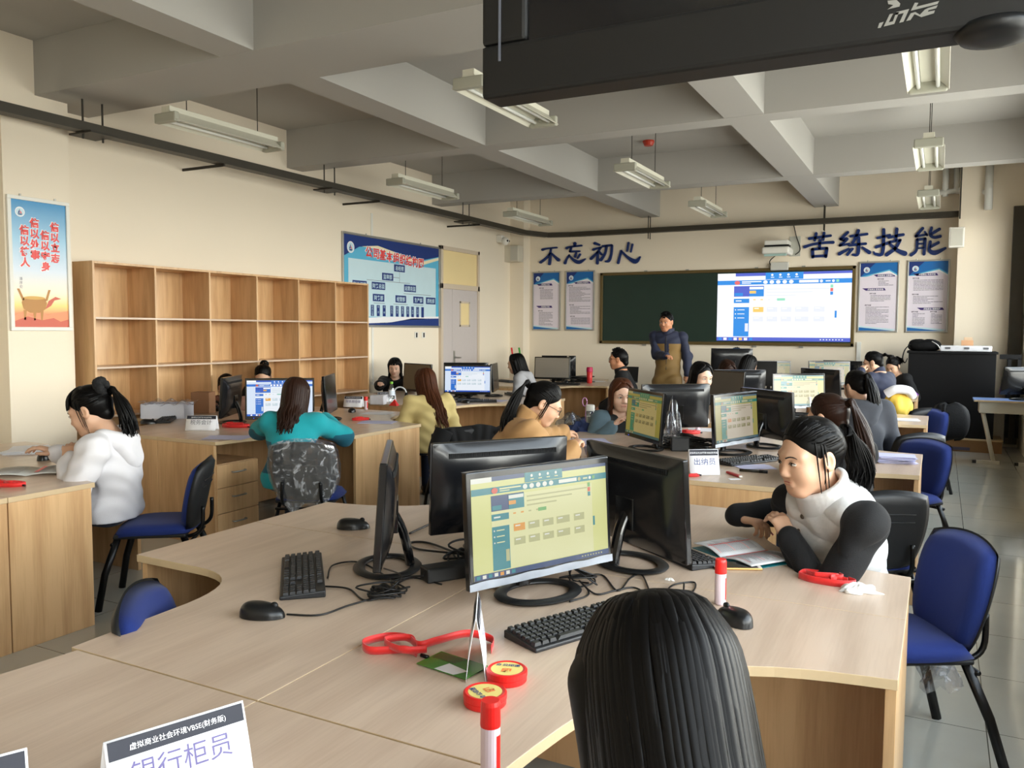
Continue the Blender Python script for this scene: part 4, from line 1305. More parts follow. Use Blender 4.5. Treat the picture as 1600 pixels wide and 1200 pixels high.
# ------------------------------------------------------------------ people: smooth signed distance bodies, one continuous surface each
def V3(*a):
    return np.array(a, float)
def nrm(v):
    v = np.asarray(v, float)
    return v / max(1e-9, np.linalg.norm(v))
class Sdf:
    def __init__(s):
        s.p = []
    def rc(s, a, b, ra, rb, k=.02, flat=None, op='u'):
        """round cone; flat=(axis, factor>1) thins it along an axis"""
        s.p.append(('rc', np.array(a, float), np.array(b, float), ra, rb, k, flat, op))
    def el(s, c, r, M=None, k=.02, op='u'):
        s.p.append(('el', np.array(c, float), np.array(r, float), np.eye(3) if M is None else M, 0, k, None, op))
    def bounds(s):
        lo, hi = np.full(3, 9e9), np.full(3, -9e9)
        for q in s.p:
            if q[-1] == 'u':
                a, c = s.bb(q)
                lo, hi = np.minimum(lo, a), np.maximum(hi, c)
        return lo, hi
    @staticmethod
    def bb(q):
        if q[0] == 'rc':
            r = max(q[3], q[4])
            return np.minimum(q[1], q[2]) - r, np.maximum(q[1], q[2]) + r
        r = np.abs(q[3]) @ q[2]
        return q[1] - r, q[1] + r
    @staticmethod
    def dist(q, X, Y, Z):
        if q[0] == 'rc':
            a, b, ra, rb, fl = q[1], q[2], q[3], q[4], q[6]
            px, py, pz = X - a[0], Y - a[1], Z - a[2]
            ba = b - a
            if fl is not None:
                n, f = fl
                t = (px * n[0] + py * n[1] + pz * n[2]) * (f - 1)
                px, py, pz = px + t * n[0], py + t * n[1], pz + t * n[2]
                ba = ba + n * (ba @ n) * (f - 1)
            h = np.clip((px * ba[0] + py * ba[1] + pz * ba[2]) / max(1e-9, ba @ ba), 0, 1)
            return np.sqrt((px - h * ba[0]) ** 2 + (py - h * ba[1]) ** 2 + (pz - h * ba[2]) ** 2) - (ra + (rb - ra) * h)
        c, r, M = q[1], q[2], q[3]
        px, py, pz = X - c[0], Y - c[1], Z - c[2]
        qx = (px * M[0, 0] + py * M[1, 0] + pz * M[2, 0])
        qy = (px * M[0, 1] + py * M[1, 1] + pz * M[2, 1])
        qz = (px * M[0, 2] + py * M[1, 2] + pz * M[2, 2])
        k0 = np.sqrt((qx / r[0]) ** 2 + (qy / r[1]) ** 2 + (qz / r[2]) ** 2)
        k1 = np.sqrt((qx / r[0] ** 2) ** 2 + (qy / r[1] ** 2) ** 2 + (qz / r[2] ** 2) ** 2)
        return k0 * (k0 - 1) / np.maximum(k1, 1e-6)
    def at(s, p):
        X, Y, Z = [np.array([v], np.float64) for v in p]
        d = np.array([1e3])
        for q in s.p:
            d = s.comb(d, s.dist(q, X, Y, Z), q[5], q[-1])
        return float(d[0])
    @staticmethod
    def comb(D, d, k, op):
        if op == 'u':
            h = np.maximum(k - np.abs(D - d), 0) / k
            return np.minimum(D, d) - h * h * k * .25
        h = np.maximum(k - np.abs(D + d), 0) / k
        return np.maximum(D, -d) + h * h * k * .25
    def mesh(s, h, wrinkle=None, zcut=None):
        lo, hi = s.bounds()
        lo, hi = lo - 3 * h, hi + 3 * h
        n = np.ceil((hi - lo) / h).astype(int) + 1
        D = np.full(n, 1.0, np.float32)
        ax = [lo[i] + h * np.arange(n[i]) for i in range(3)]
        for q in s.p:
            a, c = s.bb(q)
            pad = q[5] + 3 * h
            i0 = np.clip(np.floor((a - pad - lo) / h).astype(int), 0, n)
            i1 = np.clip(np.ceil((c + pad - lo) / h).astype(int) + 1, 0, n)
            if np.any(i1 <= i0):
                continue
            X = ax[0][i0[0]:i1[0], None, None]; Y = ax[1][None, i0[1]:i1[1], None]; Z = ax[2][None, None, i0[2]:i1[2]]
            sl = tuple(slice(u, w) for u, w in zip(i0, i1))
            D[sl] = s.comb(D[sl], s.dist(q, X, Y, Z).astype(np.float32), q[5], q[-1])
        if callable(wrinkle):
            D += wrinkle(ax[0][:, None, None], ax[1][None, :, None], ax[2][None, None, :]).astype(np.float32)
        elif wrinkle:
            amp, sc, ph = wrinkle
            X = ax[0][:, None, None]; Y = ax[1][None, :, None]; Z = ax[2][None, None, :]
            D += (amp * (np.sin(sc * (X * .7 + Z * 1.1) + ph + 2.2 * np.sin(sc * .55 * Y + 1)) * np.sin(sc * .8 * (Z - .5 * Y) + 1.7 * np.sin(sc * .45 * X + ph)))).astype(np.float32)
        if zcut is not None:
            D = np.maximum(D, (zcut - ax[2])[None, None, :].astype(np.float32))
        return surfnet(D, lo, h)

def surfnet(D, lo, h):
    S = D < 0
    c = np.zeros(tuple(np.array(D.shape) - 1), np.int8)
    for i in (0, 1):
        for j in (0, 1):
            for k in (0, 1):
                c += S[i:S.shape[0] - 1 + i, j:S.shape[1] - 1 + j, k:S.shape[2] - 1 + k]
    I, J, K = np.nonzero((c > 0) & (c < 8))
    acc = np.zeros((len(I), 3)); cnt = np.zeros(len(I))
    cor = [(i, j, k) for i in (0, 1) for j in (0, 1) for k in (0, 1)]
    vals = {q: D[I + q[0], J + q[1], K + q[2]].astype(float) for q in cor}
    for q in cor:
        for d in range(3):
            if q[d] == 0:
                q2 = tuple(q[e] + (1 if e == d else 0) for e in range(3))
                a, b = vals[q], vals[q2]
                m = (a < 0) != (b < 0)
                t = np.where(m, a / np.where(m, a - b, 1), 0)
                p = np.array(q, float)[None, :].repeat(len(I), 0)
                p[:, d] += t
                acc[m] += p[m]; cnt[m] += 1
    V = (acc / cnt[:, None] + np.stack([I, J, K], 1)) * h + lo
    vid = np.full(c.shape, -1, np.int64)
    vid[I, J, K] = np.arange(len(I))
    F = []
    for d in range(3):
        e, f = (d + 1) % 3, (d + 2) % 3
        s0 = [slice(1, -1)] * 3; s1 = [slice(1, -1)] * 3
        s0[d] = slice(0, -1); s1[d] = slice(1, None)
        A, B = S[tuple(s0)], S[tuple(s1)]
        for flip, M in ((False, A & ~B), (True, ~A & B)):
            idx = np.stack(np.nonzero(M), 1)
            base = idx.copy()
            base[:, e] += 1; base[:, f] += 1
            def cell(de, df):
                q = base.copy(); q[:, e] += de; q[:, f] += df
                return vid[q[:, 0], q[:, 1], q[:, 2]]
            quad = np.stack([cell(-1, -1), cell(0, -1), cell(0, 0), cell(-1, 0)], 1)
            if flip:
                quad = quad[:, ::-1]
            F.append(quad[(quad >= 0).all(1)])
    return V, np.concatenate(F)

def np_obj(name, V, F, mats, parent=None, mi=None, smooth=True):
    me = bpy.data.meshes.new(name)
    me.vertices.add(len(V)); me.vertices.foreach_set('co', np.asarray(V, np.float32).ravel())
    me.loops.add(F.size); me.loops.foreach_set('vertex_index', F.ravel().astype(np.int32))
    me.polygons.add(len(F)); me.polygons.foreach_set('loop_start', np.arange(0, F.size, F.shape[1], dtype=np.int32))
    me.update(calc_edges=True)
    for m in mats:
        me.materials.append(m)
    if mi is not None:
        me.polygons.foreach_set('material_index', np.asarray(mi, np.int32))
    me.polygons.foreach_set('use_smooth', np.ones(len(F), bool) if smooth else np.zeros(len(F), bool))
    me.validate()
    me.update()
    o = bpy.data.objects.new(name, me)
    COL.objects.link(o)
    if parent is not None:
        o.parent = parent
    return o

def hair_mat(name, c, hi):
    m = bpy.data.materials.new(name)
    m.use_nodes = True
    nt = m.node_tree
    b = nt.nodes['Principled BSDF']
    tc = nt.nodes.new('ShaderNodeTexCoord')
    n = nt.nodes.new('ShaderNodeTexNoise')
    mp = nt.nodes.new('ShaderNodeMapping')
    mp.inputs['Scale'].default_value = (60, 60, 6)
    nt.links.new(tc.outputs['Object'], mp.inputs[0]); nt.links.new(mp.outputs[0], n.inputs['Vector'])
    n.inputs['Scale'].default_value = 3; n.inputs['Detail'].default_value = 4
    mx = nt.nodes.new('ShaderNodeMix'); mx.data_type = 'RGBA'
    mx.inputs[6].default_value = lin(c) + (1,); mx.inputs[7].default_value = lin(hi) + (1,)
    nt.links.new(n.outputs[0], mx.inputs[0]); nt.links.new(mx.outputs[2], b.inputs['Base Color'])
    b.inputs['Roughness'].default_value = .42
    b.inputs['Specular IOR Level'].default_value = .13
    return m
HAIRK = hair_mat('hair_black', (4, 4, 4), (11, 9, 9))
HAIRB = hair_mat('hair_dark_brown', (24, 14, 10), (48, 28, 19))
HAIRL = hair_mat('hair_brown_long', (30, 15, 9), (86, 48, 28))
def skin(name, c):
    m = P(name, c, .5, noise=.05, nscale=18, bump=.03, bscale=300)
    b = m.node_tree.nodes['Principled BSDF']
    b.inputs['Subsurface Weight'].default_value = .12
    b.inputs['Subsurface Radius'].default_value = (.012, .005, .003)
    return m
SKIN = skin('skin', (204, 162, 134))
SKINW = skin('skin_fair', (218, 178, 154))
SKIND = skin('skin_tan', (188, 132, 98))
LIP = P('lip', (176, 92, 84), .4)
EYEW = P('eye_white', (214, 208, 200), .2)
IRIS = P('iris_dark', (22, 14, 11), .15)
BROW = P('eyebrow_hair', (34, 24, 20), .7)

def head_prims(S, c, M, s=1.0, male=False):
    """head around c with axes M columns: right, forward, up"""
    L = lambda x, y, z: c + M @ (np.array((x, y, z), float) * s)
    E = lambda p, r, k=.02, op='u': S.el(L(*p), np.array(r) * s, M, k * s, op)
    C = lambda p, q, a, b, k=.02: S.rc(L(*p), L(*q), a * s, b * s, k * s)
    E((0, -.012, .030), (.076, .094, .088))
    E((0, .030, -.022), (.063, .066, .082), .03)
    E((0, .058, -.088), (.030, .030, .024), .03)
    for sd in (-1, 1):
        C((sd * .054, .0, -.055), (sd * .018, .06, -.096), .018, .018, .03)
        E((sd * .036, .060, -.036), (.027, .026, .028), .03)
        C((sd * .014, .088, .020), (sd * .05, .068, .020), .012, .011, .02)
        E((sd * .032, .097, .000), (.017, .014, .010), .014, 's')
        E((sd * .032, .080, .000), (.015, .013, .011), .006)
        E((sd * .078, -.010, -.008), (.011, .021, .032), .008)
        E((sd * .087, -.006, -.006), (.006, .011, .018), .006, 's')
        E((sd * .011, .099, -.036), (.0085, .010, .0065), .008)
    C((0, .088, .010), (0, .104, -.027), .0075, .010, .014)
    E((0, .106, -.031), (.0095, .008, .0075), .008)
    C((-.016, .090, -.060), (.016, .090, -.060), .0075, .0075, .008)
    C((-.014, .089, -.070), (.014, .089, -.070), .0075, .0075, .006)
    C((-.012, .096, -.065), (.012, .096, -.065), .0022, .0022, .003) if False else None
    r = .058 if male else .048
    C((0, -.018, -.05), (0, -.034, -.135), r, r, .03)
    return L

def face_bits(t, c, M, s, skinm, S, brow=True):
    """eyes, brows and lips set on the real surface of the head"""
    def front(x, z):
        y = .15
        while y > 0 and S.at(c + M @ (np.array((x, y, z)) * s)) > 0:
            y -= .0015
        return y
    MM = Matrix([list(M[i] * s) + [c[i]] for i in range(3)] + [[0, 0, 0, 1]])
    for sd in (-1, 1):
        y = front(sd * .032, 0.0)
        b = MB()
        b.ell((sd * .032, y - .0055, .0), (.0145, .0075, .0058), EYEW, 14, MM)
        b.ell((sd * .031, y - .0012, .0), (.0058, .004, .0055), IRIS, 12, MM)
        b.tube(curve_pts([(sd * .018, y + .0005, -.001), (sd * .026, y + .0022, .0058), (sd * .036, y + .0012, .0062), (sd * .047, y - .005, .001)], 4), .0014, IRIS, 5, MM)
        b.build('eye', t, smooth=True)
        b = MB()
        pts = [(sd * x, front(sd * x, z) + .0006, z) for x, z in ((.016, .020), (.028, .0245), (.040, .0235), (.050, .018))]
        b.tube(curve_pts(pts, 4), [.0028] * 9 + [.0022, .0018, .0012, .0008], BROW, 5, MM, flat=.8)
        b.build('eyebrow', t, smooth=True)
    b = MB()
    for z, r in ((-.0612, .0032), (-.0682, .0038)):
        pts = [(x, front(x, z) - .0022, z + (.0012 if abs(x) < .004 and z > -.065 else 0) + abs(x) * .05) for x in (-.021, -.012, 0, .012, .021)]
        b.tube(curve_pts(pts, 4), [.0012] + [r] * 15 + [.0012], LIP, 6, MM, flat=.9)
    b.build('lips', t, smooth=True)

def cran(az, el, g=1.0):
    ce = math.cos(el)
    return V3(.076 * g * math.sin(az) * ce, -.012 + .096 * g * math.cos(az) * ce, .030 + .089 * g * math.sin(el))

def hair(t, c, M, s, style, mat, h=.006, seed=1, fine=1.0, length=.36, part=0.0, fringe=False, extra=None, wisps=1.0, lw=1.0):
    rr = random.Random(seed)
    S = Sdf()
    L = lambda p: c + M @ (np.array(p, float) * s)
    g = 1.055 if style != 'short' else 1.05
    S.el(L((0, -.016, .034)), np.array((.077, .093, .088)) * g * s, M, .02)
    if style in ('long', 'bob'):
        low = -.03 if style == 'long' else -.06
        S.rc(L((0, -.036, .02)), L((0, -.052, low - .08)), .066 * s, .056 * s, .03 * s)
        for sd in (-1, 1):
            S.rc(L((sd * .07, -.01, .03)), L((sd * .068, -.025, -.10)), .03 * s, .025 * s, .03 * s)
    elif style == 'short':
        S.rc(L((0, -.06, .0)), L((0, -.075, -.045)), .06 * s, .045 * s, .03 * s)
    else:
        S.rc(L((0, -.055, .0)), L((0, -.066, -.04)), .066 * s, .042 * s, .03 * s)
    # face opening
    zf = .02 if style == 'short' else .0
    S.el(L((0, .105, -.06)), np.array((.074 if style in ('long', 'bob') else .088, .085, .135 + (.01 if style == 'short' else 0))) * s, M, .015 * s, 's')
    if style in ('short', 'tail', 'bun'):
        for sd in (-1, 1):
            S.el(L((sd * .09, .012, -.05)), np.array((.03, .045, .055)) * s, M, .01 * s, 's')
    V, F = S.mesh(h)
    b = MB()
    b.add([tuple(v) for v in V], [tuple(f) for f in F], mat)
    def lock(pts, r0, r1, n=4):
        cp = np.array([tuple(q) for q in curve_pts([tuple(q) for q in pts], 3)])
        m = len(cp) - 1
        tg = np.gradient(cp, axis=0)
        tg /= np.maximum(1e-9, np.linalg.norm(tg, axis=1))[:, None]
        out = cp - np.array((0, -.03, .02))
        out[:, 2] *= np.clip((cp[:, 2] + .03) / .1, 0, 1)
        wd = np.cross(tg, out)
        wd /= np.maximum(1e-9, np.linalg.norm(wd, axis=1))[:, None]
        th = np.cross(wd, tg)
        i_ = np.linspace(0, 1, m + 1)
        rad = lw * (r0 * (1 - i_ ** 2) + r1 * i_ ** 2)
        rad[0] *= .4
        vs = []
        for a_ in (0, 60, 120, 180, 240, 300):
            vs.append(cp + wd * (1.35 * rad * math.cos(R(a_)))[:, None] + th * (.5 * rad * math.sin(R(a_)))[:, None])
        vs = np.stack(vs, 1).reshape(-1, 3)
        vs = c + (vs * s) @ M.T
        fs = []
        for i in range(m):
            for k in range(6):
                k2 = (k + 1) % 6
                fs.append((i * 6 + k, (i + 1) * 6 + k, (i + 1) * 6 + k2, i * 6 + k2))
        b.add(vs.tolist(), fs, mat)
    N = lambda base: int(base * fine)
    J = lambda a: rr.uniform(-a, a)
    if style in ('long', 'bob'):
        Ln = length
        for i in range(N(150)):
            az = -PI + 2 * PI * (i + rr.random()) / N(150)
            a2 = az
            if abs(az) < R(62):
                a2 = (R(62) + rr.uniform(0, .25)) * (1 if az > 0 else -1)
            pg = 1.085 + rr.uniform(0, .06)
            y0 = part + .02 + J(.05)
            p0 = V3(J(.004), y0 - .03, .118 + rr.uniform(0, .006) - abs(y0 - .03) * .25)
            if fringe and abs(az) < R(42) and rr.random() < .75:
                lock([p0, cran(az, R(60), pg), cran(az * .95, R(35), pg + .02), cran(az * .9, R(13), pg + .04)], .006, .002)
                continue
            pts = [p0, cran(az + (a2 - az) * .35, R(58), pg), cran(az + (a2 - az) * .75, R(28), pg + .015), cran(a2, R(2), pg + .035)]
            e = cran(a2, 0, pg + .05)
            back = max(0, -math.cos(a2))
            lg = Ln * rr.uniform(.75, 1.05)
            pts.append(V3(e[0] * .98, e[1] - .012, -.08))
            for f in (.45, .75, 1.0):
                pts.append(V3(e[0] * (1.0 - .05 * f) + J(.010) + (extra or (0, 0))[0] * f, e[1] - .02 - .03 * back * f + J(.012) + (extra or (0, 0))[1] * f, -.08 - (lg - .08) * f))
            lock(pts, .0095, .002)
    elif style in ('tail', 'bun'):
        if fringe:
            for i in range(N(40)):
                az = rr.uniform(-R(48), R(48)); pg = 1.09 + rr.uniform(0, .05)
                lock([cran(az * .6, R(78), pg), cran(az * .9, R(50), pg + .02), cran(az, R(28), pg + .04), cran(az * 1.02, R(rr.uniform(2, 12)), pg + .06)], .008, .002)
        for sd in (-1, 1):
            for i in range(max(1, int(3 * fine * wisps))):
                a0 = sd * R(rr.uniform(66, 84)); e_ = cran(a0, R(5), 1.09)
                lock([cran(a0, R(40), 1.07), e_, V3(e_[0], e_[1] + .002, -.04), V3(e_[0] * .93, e_[1] + J(.008), -.07 - .05 * rr.random())], .0022, .0006)
        tie = V3(0, -.118, .045) if style == 'tail' else V3(0, -.105, .075)
        for i in range(N(120)):
            az = -PI + 2 * PI * (i + rr.random()) / N(120)
            fr = math.cos(az)
            el = R(46) * max(0, fr) ** .7 + R(-2) if fr > 0 else R(-2 - 34 * (-fr) ** .6)
            pg = 1.075 + rr.uniform(0, .045)
            st = cran(az, el - R(7) * rr.random() * (fr > -.2), 1.035)
            top = cran(az * .55 + (PI if az > 0 else -PI) * .45, max(el, R(10)) * .6 + R(30) * max(0, math.cos(az * .5)), pg)
            m1 = st * .62 + tie * .38
            q = V3(m1[0], m1[1] + .012, m1[2] - .030)
            nrm_ = math.sqrt((m1[0] / .076) ** 2 + ((m1[1] + .012) / .096) ** 2 + ((m1[2] - .03) / .089) ** 2)
            k_ = pg / max(.4, nrm_)
            m1 = V3(m1[0] * k_, -.012 + (m1[1] + .012) * k_, .03 + (m1[2] - .03) * k_)
            m2 = st * .25 + tie * .75
            nn = math.sqrt((m2[0] / .076) ** 2 + ((m2[1] + .012) / .096) ** 2 + ((m2[2] - .03) / .089) ** 2)
            k_ = pg / max(.4, nn)
            m2 = V3(m2[0] * k_, -.012 + (m2[1] + .012) * k_, .03 + (m2[2] - .03) * k_)
            lock([st, m1, m2, tie + V3(J(.010), -.004, J(.010))], .0085, .005)
        if style == 'tail':
            ex = extra or (0, -.06)
            dn = M.T @ V3(0, 0, -1); dn = nrm(dn * .65 + V3(0, -.25, -.45))
            for i in range(N(90)):
                a = rr.uniform(0, 2 * PI); w = rr.random() ** .5
                o1 = V3(math.cos(a) * .012 * w, 0, math.sin(a) * .012 * w)
                sp = V3(math.cos(a) * .04 * w, math.sin(a) * .028 * w, 0)
                Lw = length * rr.uniform(.7, 1.05)
                e1 = V3(ex[0], ex[1], 0)
                lock([tie + o1, tie + o1 * 1.5 + V3(ex[0] * .25, -.035, .005), tie + sp + e1 * .6 + V3(0, -.03, 0) + dn * Lw * .4, tie + sp * 1.15 + e1 + V3(0, -.02, 0) + dn * Lw * .75, tie + sp * .9 + e1 * 1.05 + V3(J(.015), J(.015), 0) + dn * Lw], .0085, .002)
        else:
            for i in range(N(60)):
                a = rr.uniform(0, 2 * PI); e2 = rr.uniform(-.5, 1)
                q = lambda w, e_: tie + V3(math.cos(w) * .038 * math.cos(e_), -.03 + math.sin(e_) * .03, math.sin(w) * .038 * math.cos(e_))
                lock([q(a, e2), q(a + .7, e2 + .2), q(a + 1.4, e2), q(a + 2, e2 - .2)], .008, .005)
    else:
        for i in range(N(170)):
            az = rr.uniform(-PI, PI); el = rr.uniform(R(-25) if abs(az) > R(100) else (R(20) if abs(az) < R(55) else R(2)), R(85))
            p = cran(az, el, 1.03)
            d = V3(J(.3), .5 + J(.3), .4 + J(.2)) if el > R(45) else V3(J(.2), .1 + J(.2), -.6)
            tip = cran(az, el, 1.13) + d * .022
            lock([p, cran(az, el, 1.11) + d * .008, tip], .0065, .001)
    o = b.build('hair', t, smooth=True)
    return o

def hand_prims(S, w, d, n, sd, curl=.5, s=1.0, spread=1.0):
    """hand from wrist w, pointing along d, back of the hand towards n, thumb on side sd of cross(d, n)"""
    d = nrm(d); n = nrm(n - d * (n @ d)); x = np.cross(d, n) * sd
    Lp = lambda a, bb, cc: w + (x * a + d * bb + n * cc) * s
    S.rc(Lp(0, -.01, 0), Lp(0, .02, 0), .024 * s, .026 * s, .015, (n, 1.3))
    S.rc(Lp(.016, .03, 0), Lp(.020, .078, .002), .018 * s, .014 * s, .014, (n, 1.25))
    S.rc(Lp(-.016, .03, 0), Lp(-.020, .072, .002), .018 * s, .013 * s, .014, (n, 1.25))
    S.rc(Lp(0, .03, 0), Lp(0, .078, .002), .019 * s, .015 * s, .014, (n, 1.25))
    for k, (lx, Ln, r) in enumerate(((.029, .068, .0088), (.010, .076, .0092), (-.010, .070, .0088), (-.028, .056, .0078))):
        ang = curl * (1 + .12 * k)
        fx = lx * .18 * spread
        p0 = Lp(lx, .078 - .004 * abs(k - 1), .001)
        def step(p, a, ln):
            dd = nrm(d * math.cos(a) - n * math.sin(a) + x * fx)
            return p + dd * ln * s
        p1 = step(p0, ang * .6, Ln * .45); p2 = step(p1, ang * 1.5, Ln * .3); p3 = step(p2, ang * 2.1, Ln * .25)
        S.rc(p0, p1, r * s, r * .95 * s, .005); S.rc(p1, p2, r * .95 * s, r * .88 * s, .003); S.rc(p2, p3, r * .88 * s, r * .75 * s, .003)
    t0, t1, t2, t3 = Lp(.022, .012, -.004), Lp(.042, .038, -.014), Lp(.046, .062, -.022), Lp(.040, .082, -.028)
    S.rc(t0, t1, .014 * s, .011 * s, .008); S.rc(t1, t2, .011 * s, .0098 * s, .004); S.rc(t2, t3, .0098 * s, .0078 * s, .003)

def ik(a, b, l1, l2, pole):
    d = b - a
    L = np.linalg.norm(d)
    if L > l1 + l2 - .01:
        b = a + d / L * (l1 + l2 - .01); d = b - a; L = l1 + l2 - .01
    u = d / L
    x = (l1 * l1 - l2 * l2 + L * L) / (2 * L)
    h = math.sqrt(max(0, l1 * l1 - x * x))
    p = pole - u * (pole @ u)
    return a + u * x + nrm(p) * h, b

def cloth(name, c, rough=.85, noise=.08, ns=14, bump=.15, bs=260, sheen=.06):
    return P(name, c, rough, noise=noise, nscale=ns, bump=bump, bscale=bs, sheen=sheen)

def person(label, seat, yaw, head, look, hl=None, hr=None, hairkw=None, top=None, legs=None, skinm=None, h=.009, hh=.0075, male=False, s=1.0, stand=False, face=True, extras=None, twist=0.0, hand_n=None, curl=(.5, .5), sleeve_to=1.0, hd=None, pole=(.6, .4, .8)):
    """seat: floor point; yaw: facing vector; head: head centre; look: gaze vector; hl/hr: wrist targets (all world)"""
    skinm = skinm or SKIN
    rz = yaw_to(*yaw)
    t = thing('person', label, 'person', (seat[0], seat[1], 0), rz)
    cr, sr = math.cos(-rz), math.sin(-rz)
    def loc(p):
        x, y = p[0] - seat[0], p[1] - seat[1]
        return V3(x * cr - y * sr, x * sr + y * cr, p[2])
    def locv(v):
        return V3(v[0] * cr - v[1] * sr, v[0] * sr + v[1] * cr, v[2])
    H = loc(head)
    fw = nrm(locv(look))
    rt = nrm(np.cross(fw, V3(0, 0, 1))); up = np.cross(rt, fw)
    M = np.stack([rt, fw, up], 1)
    hs = s * (1.04 if male else 1.0)
    N = H + M @ (V3(0, -.036, -.138) * hs)         # base of the neck
    pel = V3(0, -.04, .56) if not stand else V3(0, 0, .93 * s)
    spd = nrm(N - pel)
    mid = pel * .5 + N * .5 + V3(0, -.035, 0)
    sw = (.185 if male else .158) * s
    ct, st_ = math.cos(twist), math.sin(twist)
    side = V3(ct, st_, 0)
    sh = {sd: N + side * sd * sw + V3(0, -.008, -.058 * s) for sd in (-1, 1)}
    fwd = np.cross(V3(0, 0, 1), side)
    S = Sdf()
    L = head_prims(S, H, M, hs, male)
    S.rc(H + M @ (V3(0, -.03, -.12) * hs), N - spd * .05, (.058 if male else .048) * s, .06 * s, .04)
    fl = (V3(0, 1, 0), 1.35)
    S.rc(pel, mid, .125 * s, .105 * s, .05, fl)
    S.rc(mid, N - spd * .12 * s, .115 * s, .12 * s, .05, fl)
    for sd in (-1, 1):
        S.rc(N - spd * .04, sh[sd], .05 * s, .045 * s, .04)
    wr = {}
    arms = {}
    for sd, tg in ((-1, hl), (1, hr)):
        pl_ = pole[sd] if isinstance(pole, dict) else pole
        if tg is None:
            w0 = sh[sd] + V3(sd * .06, .06, -.48 * s) if stand else pel + V3(sd * .13, .30, .07)
        else:
            w0 = loc(tg)
        el, w = ik(sh[sd], w0, .275 * s, .235 * s, V3(sd * pl_[0], -pl_[1], -pl_[2]))
        arms[sd] = (sh[sd], el, w)
        S.rc(sh[sd], el, .043 * s, .034 * s, .03)
        S.rc(el, w, .036 * s, .023 * s, .02)
        dd = nrm(w - el)
        if hd and hd.get(sd) is not None:
            dd = nrm(locv(hd[sd]))
        hn = locv(hand_n[sd]) if hand_n and hand_n.get(sd) is not None else V3(0, 0, 1)
        hand_prims(S, w + dd * .012, dd, hn, -sd, curl[0 if sd < 0 else 1], .96 * s)
        wr[sd] = w
    kn, an = {}, {}
    for sd in (-1, 1):
        hip = pel + V3(sd * .085, .02, -.03)
        if stand:
            k = V3(sd * .10, .02, .48 * s); a = V3(sd * .115, -.02, .085)
        else:
            k = V3(sd * .11, .40, .53); a = V3(sd * .11, .38 + .03 * sd, .09)
        kn[sd], an[sd] = k, a
        S.rc(hip, k, .078 * s, .052 * s, .04)
        S.rc(k, a, .05 * s, .034 * s, .02)
        S.rc(a + V3(0, -.02, -.045), a + V3(sd * .02, .14, -.062), .032, .022, .02)
    V, F = S.mesh(h)
    fine = hairkw.pop('body_h', None)
    np_obj('body', V, F, [skinm], t)
    if face:
        face_bits(t, H, M, hs, skinm, S)
    hair(t, H, M, hs, h=hh, **hairkw)
    # garments
    tp = dict(kind='jacket', mat=None, ease=.018, collar=None, wr=(.0045, 34, 0.3), sleeves=True, smat=None, name='jacket', len=.0, sease=None)
    tp.update(top or {})
    e = tp['ease']
    G = Sdf()
    pe = pel - V3(0, 0, .02 + tp['len'])
    fl = (V3(0, 1, 0), 1.32)
    ch = .128 if male else .112
    G.rc(pe, mid, (.15 if male else .138) * s + e, (.13 if male else .108) * s + e, .06, fl)
    for sd in (-1, 1):
        hip = pel + V3(sd * .085, .02, -.03)
        G.rc(hip, hip + (kn[sd] - hip) * (.28 if not stand else .2 + tp['len'] * 2.2), .094 * s + e * .8, .088 * s + e * .8, .05)
    G.rc(mid, N - spd * .13 * s, (.13 if male else .108) * s + e, ch * s + e, .06, fl)
    G.rc(N - spd * .14 * s - side * .055, N - spd * .14 * s + side * .055, (.105) * s + e, (.105) * s + e, .05, fl)
    if not male:
        for sd in (-1, 1):
            G.el(N - spd * .21 * s + side * sd * .065 + fwd * (.075 + e * .4), V3(.062, .05, .06) * s, None, .05)
    for sd in (-1, 1):
        if tp['smat'] is None:
            G.rc(N - spd * .065 + side * sd * .03, sh[sd] + V3(0, 0, -.005), .042 * s + e, .047 * s + e, .05)
        else:
            q_ = N - spd * .065 + side * sd * .03
            G.rc(q_, q_ * .42 + sh[sd] * .58, .042 * s + e, .040 * s + e, .05)
    def sleeve(Q, frac, e=e):
        for sd in (-1, 1):
            a, el, w = arms[sd]
            wq = el + (w - el) * frac
            Q.rc(a, el, (.052 if not split else .043) * s + e, .043 * s + e, .035)
            Q.rc(el, wq, .045 * s + e, .033 * s + e * .7, .03)
            dd = nrm(w - el)
            if frac > .9:
                Q.rc(wq - dd * .03, wq + dd * .004, .034 * s + e * .7, .033 * s + e * .7, .004)
    split = tp['smat'] is not None
    if tp['sleeves'] and not split:
        sleeve(G, sleeve_to)
    if tp.get('vest'):
        o_ = pe.copy(); sp_ = spd.copy()
        def quilt(X, Y, Z):
            u = (X - o_[0]) * sp_[0] + (Y - o_[1]) * sp_[1] + (Z - o_[2]) * sp_[2]
            return .010 * (1 - np.abs(np.sin(PI * u / .085)) ** .6) - .004 + .0025 * np.sin(60 * X + 25 * Y) * np.sin(45 * u)
        tp['wr'] = quilt
    # neck opening
    G.rc(N - spd * .035 + M @ V3(0, .014, 0), H + M @ V3(0, .0, -.03), .047 * s, .062 * s, .012, None, 's')
    bkv = -(fwd - spd * (fwd @ spd)); bkv = nrm(bkv)
    Kc = Sdf()
    def ringc(r, z0, z1, ra, rb, k):
        for q in range(26):
            a = 2 * PI * q / 26
            dv = side * math.cos(a) * r + (-bkv) * (math.sin(a) * r * 1.05)
            Kc.rc(N + dv + spd * z0 + fwd * .008, N + dv * 1.02 + spd * (z1 - .014 * math.sin(a)) + fwd * .012, ra, rb, k)
